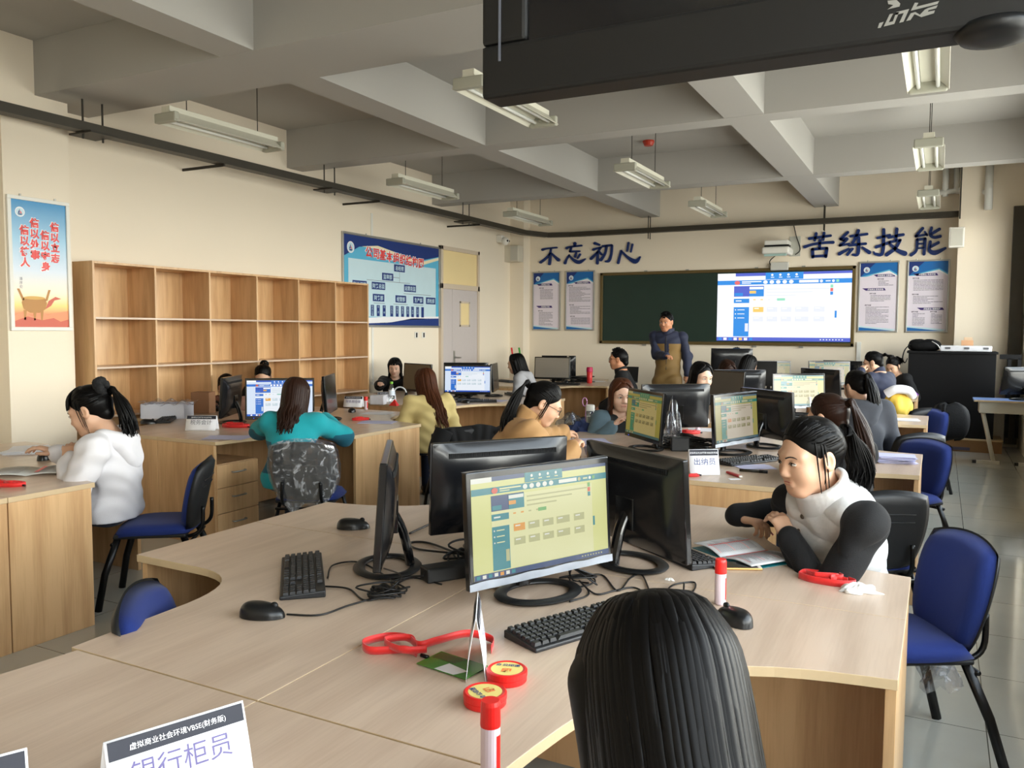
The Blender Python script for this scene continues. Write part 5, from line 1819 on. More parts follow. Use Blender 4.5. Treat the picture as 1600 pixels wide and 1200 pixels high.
    if tp['collar'] == 'hood':
        for q in range(11):
            a = PI + PI * q / 10
            Kc.el(N + side * (.098 * math.cos(a)) - bkv * (.085 * math.sin(a) - .012) + spd * (-.005 + .03 * math.sin(a)), V3(.042, .042, .038), None, .03)
        for q in range(7):
            w = (q - 3) / 3.0
            Kc.rc(N + bkv * .09 + side * w * .08 - spd * .05, N + bkv * .125 + side * w * .05 - spd * (.175 - .04 * w * w), .040, .032, .03)
    elif tp['collar'] == 'stand':
        ringc(tp.get('cr', .060), -.045, tp.get('ch', .034), .014, .011, .014)
    elif tp['collar'] == 'fur':
        for q in range(16):
            a = 2 * PI * q / 16
            Kc.el(N + side * (.085 * math.cos(a)) + fwd * (.08 * math.sin(a)) + V3(0, 0, -.005), V3(.036, .036, .032), None, .015)
    elif tp['collar'] == 'crew':
        ringc(.056, -.03, .002, .012, .010, .012)
    if Kc.p:
        V, F = Kc.mesh(min(h, .007), None if tp['collar'] != 'fur' else (.006, 90, .3))
        np_obj('hood' if tp['collar'] == 'hood' else 'collar', V, F, [tp.get('cmat') or tp['mat']], t)
    if tp.get('zip'):
        pts = []
        for q in range(14):
            p_ = N - spd * (.02 + .36 * q / 13 * tp['zip']) + fwd * .32
            while G.at(p_) > .001 and p_ @ fwd > (N @ fwd) - .3:
                p_ = p_ - fwd * .003
            pts.append(p_)
        b = MB(); b.tube(pts, .004, DARKZIP, 6); b.build('zip', t, smooth=True)
    V, F = G.mesh(h, tp['wr'], pel[2] - (.088 if not stand else .10 + tp['len']))
    mats = [tp['mat']]
    mi = None
    if tp.get('mat2') is not None:
        mats.append(tp['mat2'])
        ctr = V[F].mean(1)
        mi = tp['pick'](ctr, dict(N=N, pel=pel, sh=sh, arms=arms)).astype(int)
    np_obj(tp['name'], V, F, mats, t, mi)
    if split:
        e = tp['sease'] if tp['sease'] is not None else .010
        Q = Sdf(); sleeve(Q, sleeve_to, e)
        for sd in (-1, 1):
            Q.rc(N - spd * .08 + side * sd * .05, sh[sd], .03 * s + e, .05 * s + e, .04)
        if tp.get('undercollar'):
            for k in range(14):
                a = 2 * PI * k / 14
                Q.rc(N + V3(.05 * math.cos(a), .006 + .05 * math.sin(a), -.06), N + V3(.05 * math.cos(a), .006 + .05 * math.sin(a), -.004), .016, .013, .012)
        V, F = Q.mesh(h, tp['wr'])
        np_obj(tp.get('sname', 'sleeves'), V, F, [tp['smat']], t)
    Tq = Sdf()
    for sd in (-1, 1):
        hip = pel + V3(sd * .085, .02, -.03)
        Tq.rc(hip, kn[sd], .086 * s, .064 * s, .04); Tq.rc(kn[sd], an[sd] + V3(0, 0, .01), .064 * s, .05 * s, .03)
    Tq.rc(pel + V3(-.05, -.01, -.02), pel + V3(.05, -.01, -.02), .088 * s, .088 * s, .05)
    V, F = Tq.mesh(.012)
    np_obj('trousers', V, F, [legs or DENIM], t)
    for sd in (-1, 1):
        Q = Sdf(); a = an[sd]
        Q.rc(a + V3(0, -.03, -.045), a + V3(sd * .02, .15, -.055), .042, .034, .03); Q.rc(a + V3(0, -.01, -.02), a + V3(0, -.01, .02), .042, .042, .02)
        Q.el(a + V3(sd * .01, .06, -.19), V3(.3, .4, .102), None, .004, 's')
        V, F = Q.mesh(.012); np_obj('shoe', V, F, [SHOE], t)
    return t, dict(G=G, spd=spd, fwd=fwd, side=side, H=H, M=M, N=N, s=hs, arms=arms, pel=pel, sh=sh, mid=mid, S=S, loc=loc)

def spectacles(t, inf, mat):
    H, M, s = inf['H'], inf['M'], inf['s']
    MM = Matrix([list(M[i] * s) + [H[i]] for i in range(3)] + [[0, 0, 0, 1]])
    b = MB()
    for sd in (-1, 1):
        b.tube([(sd * .034 + .022 * math.cos(2 * PI * k / 16), .107 - .004 * abs(math.cos(2 * PI * k / 16)), -.002 + .017 * math.sin(2 * PI * k / 16)) for k in range(17)], .0013, mat, 5, MM)
        b.tube([(sd * .056, .103, .004), (sd * .078, .06, .006), (sd * .082, -.005, .004), (sd * .08, -.02, -.012)], .0014, mat, 5, MM)
    b.tube([(-.012, .106, .002), (0, .110, .005), (.012, .106, .002)], .0013, mat, 5, MM)
    b.build('spectacles', t, smooth=True)

DARKZIP = P('zip_dark', (40, 34, 26), .5)
DENIM = cloth('dark_denim', (30, 38, 58))
BLKCL = cloth('black_cloth', (11, 11, 13), noise=.15, sheen=.02)
SHOE = P('dark_shoe', (28, 28, 30), .5, noise=.1)
WHITEF = cloth('white_fleece', (222, 220, 224), .9, noise=.03, bump=.3, bs=400)
PUFF = cloth('white_padded_nylon', (204, 203, 202), .6, noise=.03, bump=.2, bs=60)
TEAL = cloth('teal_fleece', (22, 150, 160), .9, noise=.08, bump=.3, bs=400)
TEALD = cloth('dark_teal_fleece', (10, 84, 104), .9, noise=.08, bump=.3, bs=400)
TAN = cloth('tan_cotton', (170, 130, 84), .8, noise=.06)
PALEY = cloth('pale_yellow_cotton', (196, 176, 118), .8, noise=.06)
KHAKI = cloth('khaki_shell', (122, 94, 48), .7, noise=.08)
NAVY = cloth('navy_shell', (26, 32, 56), .7, noise=.1)
CHARC = cloth('charcoal_wool', (58, 60, 66), .9, noise=.1, bump=.3)
SLATE = cloth('slate_blue_cloth', (86, 108, 120), .85)
GREYK = cloth('light_grey_knit', (168, 168, 172), .9, bump=.3)
BEIGEF = cloth('beige_fur', (176, 148, 108), .95, noise=.25, ns=60, bump=.7, bs=90)
PINKB = cloth('brown_pink_cloth', (140, 100, 84), .85)
WIRE = P('spectacle_frame', (24, 22, 24), .3, metal=.5)

def seat_of(Hd, yaw, lean=.17):
    d = nrm(V3(yaw[0], yaw[1], 0))
    return (Hd[0] - d[0] * lean, Hd[1] - d[1] * lean)
PEOPLE = {}
def ppl(key, label, hpos, yaw, look, lean=.17, seat=None, **k):
    Hd = atd(*hpos)
    seat = seat or seat_of(Hd, yaw, lean)
    PEOPLE[key] = person(label, seat, yaw, Hd, look, **k)
    return PEOPLE[key]

# foreground head
ppl('fore', 'person with long straight black hair seen from behind in the foreground', (1030, 1108, .90), (-.6, .8), (-.50, .72, -.42), lean=.16,
    hairkw=dict(style='long', mat=HAIRK, seed=2, fine=6.0, lw=.62, length=.33, part=.01), top=dict(mat=BLKCL, name='sweater'), h=.0075, hh=.005)
# woman in the white padded vest
V_ = ppl('vest', 'person in white padded vest over black sleeves, writing at the nearest cluster', (1266, 713, 2.8), (-.62, -.78), (-.70, -.69, -.20), seat=(-.32, 3.34), s=1.07, pole={-1: (.95, .0, .5), 1: (.9, .35, .35)},
    hd={1: (.93, -.33, -.12)}, hr=at(1153, 806, .815), hl=at(1236, 845, .825), hairkw=dict(style='tail', mat=HAIRK, seed=5, fine=3.0, wisps=.5, length=.2, extra=(.0, -.03)),
    top=dict(mat=PUFF, smat=BLKCL, ease=.030, collar='stand', cr=.068, ch=.062, name='padded_vest', sname='sweater', vest=True, sease=.012), skinm=SKIN, h=.0045, hh=.0045, curl=(.5, .75))
t, inf = V_
for f in (.0, .08, .16, .24):
    p = inf['N'] - inf['spd'] * (.03 + f) + inf['fwd'] * .30 + inf['side'] * .012
    while inf['G'].at(p) > .004 and p[1] > -.3:
        p = p - inf['fwd'] * .002
    b = MB(); b.ell(tuple(p), (.0095, .006, .0095), P('snap_button', (90, 80, 70), .3, metal=.6), 10); b.build('snap_button', t, smooth=True)
# white hoodie
ppl('hoodie', 'person in white hoodie with black scrunchie looking down at the left desk', (141, 641, 4.55), (-.88, -.47), (-.80, -.42, -.36), seat=(-4.19, 3.06), s=1.1, pole=(.6, .3, .7),
    hl=at(108, 722, .82), hr=at(90, 708, .82), hairkw=dict(style='tail', mat=HAIRK, seed=8, fine=2.2, length=.24, fringe=True, extra=(.0, -.02)), top=dict(mat=WHITEF, ease=.024, collar='hood', name='hoodie', wr=(.008, 34, .9)), skinm=SKIN, h=.006, hh=.0055)
t, inf = PEOPLE['hoodie']
b = MB()
rr = random.Random(4)
for k in range(18):
    a = 2 * PI * k / 18
    c = inf['H'] + inf['M'] @ (V3(.034 * math.cos(a), -.108 + .016 * rr.random(), .085 + .034 * math.sin(a)) * inf['s'])
    b.ell(tuple(c), (.026, .026, .025), BLKCL, 8)
b.build('scrunchie', t, smooth=True)
# teal jacket
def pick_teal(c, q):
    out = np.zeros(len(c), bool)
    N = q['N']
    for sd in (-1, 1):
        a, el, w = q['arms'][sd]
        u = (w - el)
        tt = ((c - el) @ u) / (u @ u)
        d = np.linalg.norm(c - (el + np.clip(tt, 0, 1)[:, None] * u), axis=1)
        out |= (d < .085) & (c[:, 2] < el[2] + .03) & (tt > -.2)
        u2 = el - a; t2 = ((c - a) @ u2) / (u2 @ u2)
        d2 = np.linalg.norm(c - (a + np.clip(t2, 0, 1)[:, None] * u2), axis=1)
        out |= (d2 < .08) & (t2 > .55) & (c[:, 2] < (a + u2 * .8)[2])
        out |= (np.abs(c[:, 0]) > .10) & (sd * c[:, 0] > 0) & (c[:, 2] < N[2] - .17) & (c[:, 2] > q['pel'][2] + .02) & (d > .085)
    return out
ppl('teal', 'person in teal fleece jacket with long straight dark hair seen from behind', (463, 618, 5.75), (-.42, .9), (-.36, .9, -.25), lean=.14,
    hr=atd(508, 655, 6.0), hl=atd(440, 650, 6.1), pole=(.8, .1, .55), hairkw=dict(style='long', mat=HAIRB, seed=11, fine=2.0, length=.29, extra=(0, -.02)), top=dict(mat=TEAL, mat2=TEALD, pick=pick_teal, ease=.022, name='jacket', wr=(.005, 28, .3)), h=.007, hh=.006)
ppl('bun', 'person with dark hair and beige fur collar behind the edge on monitor before the bookcase', (354, 604, 8.12), (.7, -.6), (.62, -.62, -.30), lean=.04,
    hairkw=dict(style='tail', mat=HAIRK, seed=13, length=.12), top=dict(mat=PINKB, collar='fur', name='coat'), skinm=SKIN, hh=.007)
ppl('scr', 'person whose black hair knot rises above the blue and white page monitor', (411, 588, 8.6), (.5, -.8), (.5, -.75, -.45), lean=.06,
    hairkw=dict(style='bun', mat=HAIRK, seed=14), top=dict(mat=BLKCL), hh=.007)
ppl('blk7', 'person with bobbed hair and fringe in black jacket peering over a monitor', (617, 574, 10.85), (.55, -.75), (.45, -.86, -.22), lean=.06,
    hr=at(583, 607, .86), hl=at(640, 610, .82), hairkw=dict(style='bob', mat=HAIRK, seed=15, length=.17, fringe=True), top=dict(mat=BLKCL), skinm=SKINW)
ppl('yellow', 'person in pale yellow jacket with very long brown hair facing a white page', (664, 597, 7.4), (-.75, .6), (-.85, .42, -.22), lean=.12,
    hairkw=dict(style='long', mat=HAIRL, seed=17, fine=1.8, length=.46, extra=(.02, -.05)), top=dict(mat=PALEY, ease=.026, wr=(.011, 30, .5)), h=.008)
ppl('grey9', 'person with very long black hair in grey and black top, farthest left cluster side', (806, 568, 10.3), (-.9, -.3), (-.95, -.15, -.22), lean=.12,
    hairkw=dict(style='long', mat=HAIRK, seed=19, fine=1.4, length=.42), top=dict(mat=GREYK, mat2=BLKCL, pick=lambda c, q: (np.abs(c[:, 0]) < .13) & (c[:, 2] < q['N'][2] - .09), ease=.02, name='top', collar='hood', cmat=GREYK))
ppl('tan', 'person in tan jacket with low black ponytail and spectacles bending over papers', (850, 630, 4.72), (.80, .60), (.80, .42, -.50), lean=.26,
    hr=at(893, 704, .86), hl=at(925, 683, .82), hairkw=dict(style='tail', mat=HAIRK, seed=23, fine=2.4, length=.3, extra=(.02, -.02)), top=dict(mat=TAN, ease=.026, collar='stand', cr=.066, ch=.05, wr=(.011, 34, .4)), skinm=SKIN, h=.006, hh=.0055, curl=(.6, .9))
spectacles(*PEOPLE['tan'], WIRE)
ppl('man', 'seated man in black jacket and spectacles in front of the chalkboard', (966, 561, 10.0), (-.9, -.3), (-.97, -.2, -.05), lean=.08, male=True,
    hairkw=dict(style='short', mat=HAIRK, seed=25), top=dict(mat=BLKCL, collar='stand', wr=(.005, 30, .2)), skinm=SKIND)
spectacles(*PEOPLE['man'], WIRE)
Hd = atd(1041, 503, 10.75)
f1, f2 = atd(1040, 556, 10.55), atd(1075, 590, 10.7)
PEOPLE['teacher'] = person('standing man in khaki and navy jacket before the chalkboard, hand at his waist', (Hd[0] + .02, Hd[1] + .03), (.12, -.99), Hd, (-.12, -.98, -.12),
    hr=f1, hl=f2, hairkw=dict(style='short', mat=HAIRK, seed=27, fine=1.3), top=dict(mat=KHAKI, mat2=NAVY, pick=lambda c, q: (c[:, 2] > q['N'][2] - .15) | ((np.abs(c[:, 0]) < .03) & (c[:, 1] > 0) & (c[:, 2] > q['N'][2] - .34)), smat=NAVY, ease=.03, name='jacket', sname='navy_sleeves', collar='stand', cmat=NAVY, cr=.075, ch=.045, zip=1.3, len=.08, sease=.02, wr=(.008, 26, .4)), pole=(.5, .45, .9), legs=BLKCL, skinm=SKIND, male=True, s=.98, stand=True, h=.008, hh=.006)
ppl('brown', 'person with long brown hair in slate blue top looking past a greenish page', (971, 617, 6.55), (.75, -.6), (.55, -.80, -.16), lean=.14, s=1.05,
    hr=at(955, 668, .80), hairkw=dict(style='long', mat=HAIRL, seed=29, fine=1.8, length=.34, part=.02), top=dict(mat=BLKCL, mat2=SLATE, pick=lambda c, q: c[:, 0] > .10, ease=.02, name='top'), skinm=SKINW, h=.007, hh=.006)
ppl('w14', 'person with long black hair resting her head beside a dark grey screen', (1096, 588, 7.6), (.7, .5), (.72, -.60, -.22), seat=(-2.12, 7.42), s=1.06,
    hairkw=dict(style='long', mat=HAIRK, seed=31, fine=1.8, length=.36, extra=(.04, -.10)), top=dict(mat=BLKCL), skinm=SKINW, hh=.006)
ppl('h15', 'person with reddish dark hair behind the silvery monitor back on the third cluster', (1136, 580, 9.45), (.6, -.7), (.55, -.62, -.55), lean=.16,
    hairkw=dict(style='long', mat=HAIRB, seed=33, length=.3), top=dict(mat=BLKCL))
ppl('h16', 'person with dark hair left of the small green and beige page', (1170, 571, 10.0), (.4, .8), (.4, .8, -.35), lean=.2,
    hairkw=dict(style='long', mat=HAIRK, seed=35, length=.3), top=dict(mat=BLKCL))
ppl('h17', 'person whose black hair top shows above the farthest black monitor', (1151, 557, 12.0), (.2, -.95), (.2, -.9, -.35), lean=.1,
    hairkw=dict(style='short', mat=HAIRK, seed=37), top=dict(mat=BLKCL))
ppl('navy', 'person in navy jacket and spectacles, hand raised to the cheek, far window side', (1364, 566, 9.45), (-.75, .45), (-.90, .1, -.28), lean=.22,
    hl=atd(1345, 580, 9.35), hairkw=dict(style='tail', mat=HAIRK, seed=39, length=.06), top=dict(mat=NAVY, collar='stand'), skinm=SKIN)
spectacles(*PEOPLE['navy'], WIRE)
ppl('w19', 'person in black looking down, partly hidden behind the navy jacket', (1395, 572, 11.15), (-.55, -.8), (-.38, -.80, -.46), lean=.2,
    hairkw=dict(style='tail', mat=HAIRK, seed=41, length=.1), top=dict(mat=BLKCL), skinm=SKIN)
ppl('grey', 'person in charcoal hooded coat with a black ponytail, third seat along the window side', (1338, 604, 6.4), (-.35, .93), (-.62, .72, -.28), lean=.12,
    hairkw=dict(style='tail', mat=HAIRK, seed=43, fine=2, length=.26, extra=(.02, -.01)), top=dict(mat=CHARC, ease=.034, collar='hood', name='coat', wr=(.006, 22, .2)), hh=.006)
ppl('glas', 'person in black sweater with long ponytail and spectacles, second seat along the window side', (1293, 652, 4.32), (-.75, .6), (-.86, .38, -.22), lean=.1,
    hl=at(1235, 690, .82), hr=at(1262, 715, .80), hairkw=dict(style='tail', mat=HAIRB, seed=45, fine=2.4, length=.34, extra=(.02, -.015)), top=dict(mat=BLKCL, ease=.022, name='sweater'), skinm=SKIN, h=.007, hh=.0055)
spectacles(*PEOPLE['glas'], WIRE)
# ------------------------------------------------------------------ things on the desks
def tent_card(x, y, n, label, lines_=None, w=.2, hgt=.105, dep=.075, big=None, bigc=None, group='white tent cards', z=DT):
    """folded A shaped name card, front towards n"""
    t = thing('tent_card', label, 'name card', (x, y, z), yaw_to(*n), group)
    b = MB()
    th = .0008
    def face(sg, curve):
        return lambda u, v: ((.5 - u) * w * sg, sg * (dep / 2 * (1 - v) + .002 * math.sin(PI * v) * curve), .001 + v * hgt)
    b.surf(face(1, 1), 4, 9, PAPER)
    b.surf(face(-1, 1), 4, 9, PAPER)
    b.build('folded_card', t, smooth=True, solid=.0012)
    slope = math.atan2(dep / 2, hgt)
    L_ = math.hypot(dep / 2, hgt)
    for sg in (1,) if lines_ is None and big is None else (1, -1):
        d = D2(.0)
        def mp(u, v):
            return None
        # print lies on the slanted face; u right, v up from the foot
        M = Matrix.Rotation(0 if sg > 0 else PI, 4, 'Z') @ Matrix.Translation((0, dep / 2 + .0034, .001)) @ Matrix.Rotation(slope, 4, 'X')
        for band in range(1):
            d.rect(-w / 2 + .004, w / 2 - .004, L_ * .76, L_ * .985, 1, INK_DKBAND)
        if lines_:
            d.txt(lines_, .0118, 0, L_ * .835, 3, INK_WHITE)
        if big:
            d.txt(big, .043 if len(big) < 5 else .032, 0, L_ * .42, 3, bigc or INK_PURPLE)
        o = d.build('print', t)
        o.matrix_local = M
    return t
INK_DKBAND = ink('charcoal_band', (32, 34, 46), .6)
HDR = '虚拟商业社会环境VBSE(财务版)'
tent_card(-1.145, .955, (.93, -.36), 'white tent card with dark band and large characters at the lower left', HDR, .235, .125, .09, '银行柜员', ink('plum', (88, 80, 132)))
tent_card(-.955, 1.66, (.88, .48), 'white tent card seen edge on beside the red tins', HDR, .19, .15, .045, '出纳')
p = at(316, 672, DT)
tent_card(p[0], p[1], (.45, -.9), 'white tent card reading 税务会计 on the bookcase cluster', HDR, .24, .115, .08, '税务会计', INK_GREY)
p = at(1098, 741, DT)
tent_card(p[0], p[1], (.55, -.83), 'white tent card with purple characters before the beige and green page', HDR, .17, .14, .08, '出纳员', INK_NAVY)
for (px, py), n, l in (((553, 636), (.3, -.95), 'white tent card left of the red capped bottle row by the brown haired back'), ((604, 628), (.8, -.6), 'small tilted white card beside the red paper scrap'), ((730, 617), (.2, -.98), 'white card under the edge on monitor below the door')):
    p = at(px, py, DT)
    tent_card(p[0], p[1], n, l, HDR, .2, .11, .08, '财务部经理' if px == 553 else '会计')
# corner of another card at the picture edge
p = at(20, 1215, DT)
p = at(42, 1172, .872)
tent_card(p[0] - .043, p[1] - .09, (.9, -.43), 'pale corner of a card at the extreme lower left edge', None, .2, .125, .08)

# glue sticks
CLEARP = P('milky_plastic', (214, 196, 204), .35, noise=.03)
def glue(px, py, label, h=.135, r=.0165, z=DT, pos=None):
    p = pos if pos is not None else at(px, py, z)
    t = thing('glue_stick', label, 'glue stick', (p[0], p[1], z), .6, 'glue sticks')
    b = MB(); b.lathe([(r * .85, 0), (r, .004), (r, h * .68), (r * .96, h * .7)], CLEARP, 20); b.build('tube', t, smooth=False)
    b = MB(); b.lathe([(r * 1.03, h * .69), (r * 1.05, h * .72), (r * 1.0, h * .95), (r * .9, h), (0, h)], RED, 20); b.build('cap', t)
    d = MB()
    n = 7
    for k in range(n):
        a0, a1 = -1.0 + 2.0 * k / n * .5, -1.0 + 2.0 * (k + 1) / n * .5
        d.quad((r * 1.012 * math.cos(a0), r * 1.012 * math.sin(a0), h * .12), (r * 1.012 * math.cos(a1), r * 1.012 * math.sin(a1), h * .12), (r * 1.012 * math.cos(a1), r * 1.012 * math.sin(a1), h * .6), (r * 1.012 * math.cos(a0), r * 1.012 * math.sin(a0), h * .6), RED)
    d.build('label_print', t)
    return t
glue(766, 1210, 'red capped glue stick standing in front of the two red tins', .15, .0175, pos=at(766, 1222, DT))
glue(1125, 944, 'red capped glue stick standing beside the phone and open book')
glue(572, 640, 'small red capped glue stick left of the green capped bottle', .13, .018)
glue(737, 613, 'small red capped glue stick next to the clear bottle by the door', .13, .018)
glue(1090, 672, 'red capped glue stick behind the beige and green page', .14, .018)

# red round tins
TINY = P('tin_label_yellow', (226, 206, 120), .4, noise=.05)
for (px, py), l, rz in (((792, 1056), 'red round tin with yellow label touching the green card', .3), ((758, 1092), 'red round tin with yellow label behind the nearest glue stick', 2.6)):
    p = at(px, py, DT + .01)
    t = thing('round_tin', l, 'tin', (p[0], p[1], DT), rz, 'red round tins')
    r = .046
    b = MB(); b.lathe([(r * .95, 0), (r, .003), (r, .012), (r * .97, .0135), (r * 1.0, .015)], RED, 36); b.build('base', t)
    b = MB(); b.lathe([(r * 1.02, .014), (r * 1.03, .0165), (r * 1.02, .026), (r * .94, .0285), (r * .84, .0275), (r * .82, .0268), (0, .0268)], RED, 36); b.build('lid', t)
    d = MB(); d.lathe([(r * .80, .0272), (0, .0274)], TINY, 36)
    M = Matrix.Translation((0, 0, .0280))
    d.text('办公印泥', .014, INK_NAVY, M @ Matrix.Translation((0, .013, 0)), bold=.0004)
    d.text('印', .024, INK_ORANGE, M @ Matrix.Translation((0, -.02, 0)), bold=.001)
    d.build('lid_label', t)

# lanyards
def ribbon(b, pts, w, mat, edge=True):
    cp = curve_pts(pts, 8)
    v = []
    for i, p in enumerate(cp):
        v += [p + Vector((0, 0, w / 2)), p - Vector((0, 0, w / 2))] if edge else []
    f = [(2 * i, 2 * i + 1, 2 * i + 3, 2 * i + 2) for i in range(len(cp) - 1)]
    b.add(v, f, mat)
GREENC = P('green_card', (70, 128, 50), .25, noise=.1)
t = thing('lanyard', 'red lanyard looped beside a green pass card on the nearest desk', 'lanyard', (-1.09, 1.64, DT), 0, 'red lanyards')
b = MB()
z = .011
ribbon(b, [(-.02, -.005, z), (-.06, .0, z), (-.13, -.045, z), (-.17, -.02, z + .004), (-.15, .05, z), (-.09, .055, z + .006), (-.03, .02, z + .01), (.0, .06, z + .014), (.04, .14, z + .012), (.10, .16, z), (.13, .10, z)], .02, REDCLOTH)
ribbon(b, [(-.02, .0, z), (-.07, .045, z + .012), (-.12, .0, z + .012), (-.05, -.03, z + .012), (.0, .01, z + .008)], .018, REDCLOTH)
b.build('ribbon', t, smooth=True, solid=.0014)
b = MB(); b.tube([(-.01, 0, .006), (.012, -.003, .006)], .005, P('snap_hook', (40, 40, 42), .3, metal=.8), 8); b.build('hook', t, smooth=True)
b = MB()
Mc = Matrix.Translation((.085, -.008, .002)) @ Matrix.Rotation(-.15, 4, 'Z')
b.box(-.075, .075, -.045, .045, 0, .0022, GREENC, Mc)
b.quad((-.02, -.045, .0026), (.04, -.045, .0026), (.055, -.01, .0026), (-.01, .0, .0026), INK_WHITE, Mc)
b.quad((-.07, .005, .0026), (.0, .005, .0026), (.01, .04, .0026), (-.07, .04, .0026), P('dark_green_print', (52, 92, 40), .3), Mc)
b.build('pass_card', t)
def bundle(px, py, label, s=1.0, rz=0.0, seed=1, card=None, z=DT):
    p = at(px, py, z + .008)
    t = thing('lanyard', label, 'lanyard', (p[0], p[1], z), rz, 'red lanyards')
    rr = random.Random(seed)
    b = MB()
    for k in range(3):
        pts = [(rr.uniform(-.07, .07) * s, rr.uniform(-.03, .03) * s, (.011 + .006 * k) * s) for _ in range(5)]
        ribbon(b, pts, .02 * s, REDCLOTH)
    ribbon(b, [(-.08 * s, -.02 * s, .011 * s), (-.03 * s, -.04 * s, .011 * s), (.05 * s, -.03 * s, .011 * s), (.09 * s, .01 * s, .011 * s), (.02 * s, .04 * s, .011 * s), (-.07 * s, .03 * s, .011 * s), (-.08 * s, -.015 * s, .011 * s)], .022 * s, REDCLOTH)
    b.build('ribbon', t, smooth=True, solid=.0014)
    b = MB(); b.tube([(.07 * s, .0, .008), (.1 * s, -.01, .006)], .005, P('snap_hook', (40, 40, 42), .3, metal=.8), 8); b.build('hook', t, smooth=True)
    return t
bundle(1290, 905, 'folded red lanyard beside the crumpled tissue', 1.0, -.2, 3)
bundle(12, 757, 'red lanyard at the extreme left picture edge', 1.0, .4, 5)
bundle(368, 666, 'red lanyard behind the 税务会计 tent card', 1.3, .3, 7)
bundle(563, 655, 'red lanyard by the teal sleeve', .9, .8, 9)
bundle(1218, 650, 'red lanyard under the sunlit page', 1.0, .2, 12)
bundle(1078, 676, 'red lanyard on papers behind the clear wrapped stand', 1.0, .7, 11)
bundle(1083, 742, 'small red lanyard at the foot of the tent card with purple characters', .45, .7, 13)

# open book, phone, tissue by the vest woman
t = thing('open_book', 'open book of printed pages under the hands of the vest woman', 'book', (-.60, 2.96, DT), -.62)
BOOKP = P('book_page', (222, 222, 224), .6, noise=.02)
b = MB()
def page(sg):
    return lambda u, v: (sg * (.002 + .150 * u), (v - .5) * .21, .003 + .022 * math.sin(min(1, u * 1.25) * PI * .62) * (1 - .35 * u) * (1.25 if sg < 0 else .7))
b.surf(page(1), 12, 4, BOOKP); b.surf(lambda u, v: page(-1)(u, 1 - v), 12, 4, BOOKP)
b.build('pages', t, smooth=True, solid=.004)
b = MB()
for sg in (-1, 1):
    pg = page(sg)
    rr = random.Random(5 + sg)
    for k in range(24):
        v0 = .08 + .035 * k
        if v0 > .93:
            break
        u1 = rr.uniform(.55, .9)
        q = [pg(u, v0) for u in [.12 + (u1 - .12) * m / 6 for m in range(7)]]
        for a, c in zip(q[:-1], q[1:]):
            b.quad((a[0], a[1], a[2] + .003), (c[0], c[1], c[2] + .003), (c[0], c[1] + .0022, c[2] + .003), (a[0], a[1] + .0022, a[2] + .003), INK_GREY if k % 9 else INK_RED)
    for v0 in (.02, .03):
        q = [pg(u, .0) for u in (.06, .06)]
    u0 = .5 if sg < 0 else .1
    a, c = pg(u0, .03), pg(u0, .97)
    b.quad((a[0] - .003, a[1], a[2] + .0032), (a[0] + .003, a[1], a[2] + .0032), (c[0] + .003, c[1], c[2] + .0032), (c[0] - .003, c[1], c[2] + .0032), INK_RED)
b.build('print', t)
b = MB(); b.box(-.155, .155, -.108, .108, 0, .002, P('teal_book_cover', (20, 110, 120), .4)); b.build('cover', t)
p = at(1150, 886, DT)
t = thing('mobile_phone', 'gold edged phone lying face up against the open book', 'phone', (p[0], p[1], DT), .45)
b = MB(); b.box(-.08, .08, -.039, .039, 0, .008, P('gold_phone', (200, 156, 96), .3, metal=.6)); b.build('body', t, bevel=.003)
b = MB(); b.box(-.066, .066, -.036, .036, .008, .0086, GLOSS); b.box(-.079, -.067, -.036, .036, .008, .0085, P('phone_white_glass', (232, 224, 214), .15)); b.box(.067, .079, -.036, .036, .008, .0085, P('phone_white_glass', (232, 224, 214), .15)); b.build('front_glass', t)
TISS = P('tissue', (236, 234, 230), .9, noise=.03, bump=.4, bscale=120)
def crumple(px, py, label, sx, sy, sz, seed, name='crumpled_tissue', mat=TISS, cat='tissue', z=DT, rz=.2):
    p = at(px, py, z)
    rr = random.Random(seed)
    ph = [rr.uniform(0, 6) for _ in range(6)]
    b = MB()
    def fn(u, v):
        a = 2 * PI * u
        k = 1 + .28 * math.sin(3 * a + ph[0]) + .18 * math.sin(5 * a + ph[1] + 4 * v) + .12 * math.sin(9 * a + ph[2])
        q = math.sin(PI / 2 * (1 - v))
        zz = sz * math.cos(PI / 2 * (1 - v)) * (1 + .45 * math.sin(4 * a + ph[3] + 5 * v) + .25 * math.sin(7 * a + ph[4]))
        return (sx * k * q * math.cos(a), sy * k * q * math.sin(a), max(.0008, zz) if v > 0 else .0008)
    b.surf(fn, 40, 9, mat, closed_u=True)
    o = b.build(name, loc=(p[0], p[1], z), rot=(0, 0, rz), smooth=True)
    return tag(o, label, cat)
crumple(1340, 925, 'crumpled white tissue at the right end of the nearest desk', .055, .026, .02, 3)
crumple(1047, 907, 'tiny scrap of tissue on the bare desk behind the mouse cable', .013, .009, .006, 5, 'tissue_scrap')
crumple(1084, 662, 'crumpled tissues and wrapping behind the beige and green page', .09, .06, .09, 8)
CLEARBAG = clear_mat('clear_bag', (.72, .76, .84), fac=.25, rough=.15, bump=.8)
crumple(893, 664, 'clear plastic bag left of the white capped bottle', .10, .06, .07, 9, 'plastic_bag', CLEARBAG, 'bag')
crumple(908, 672, 'dark blue cloth pouch in front of the white capped bottle', .10, .05, .05, 10, 'pouch', P('navy_pouch', (38, 52, 92), .7, noise=.2), 'pouch')

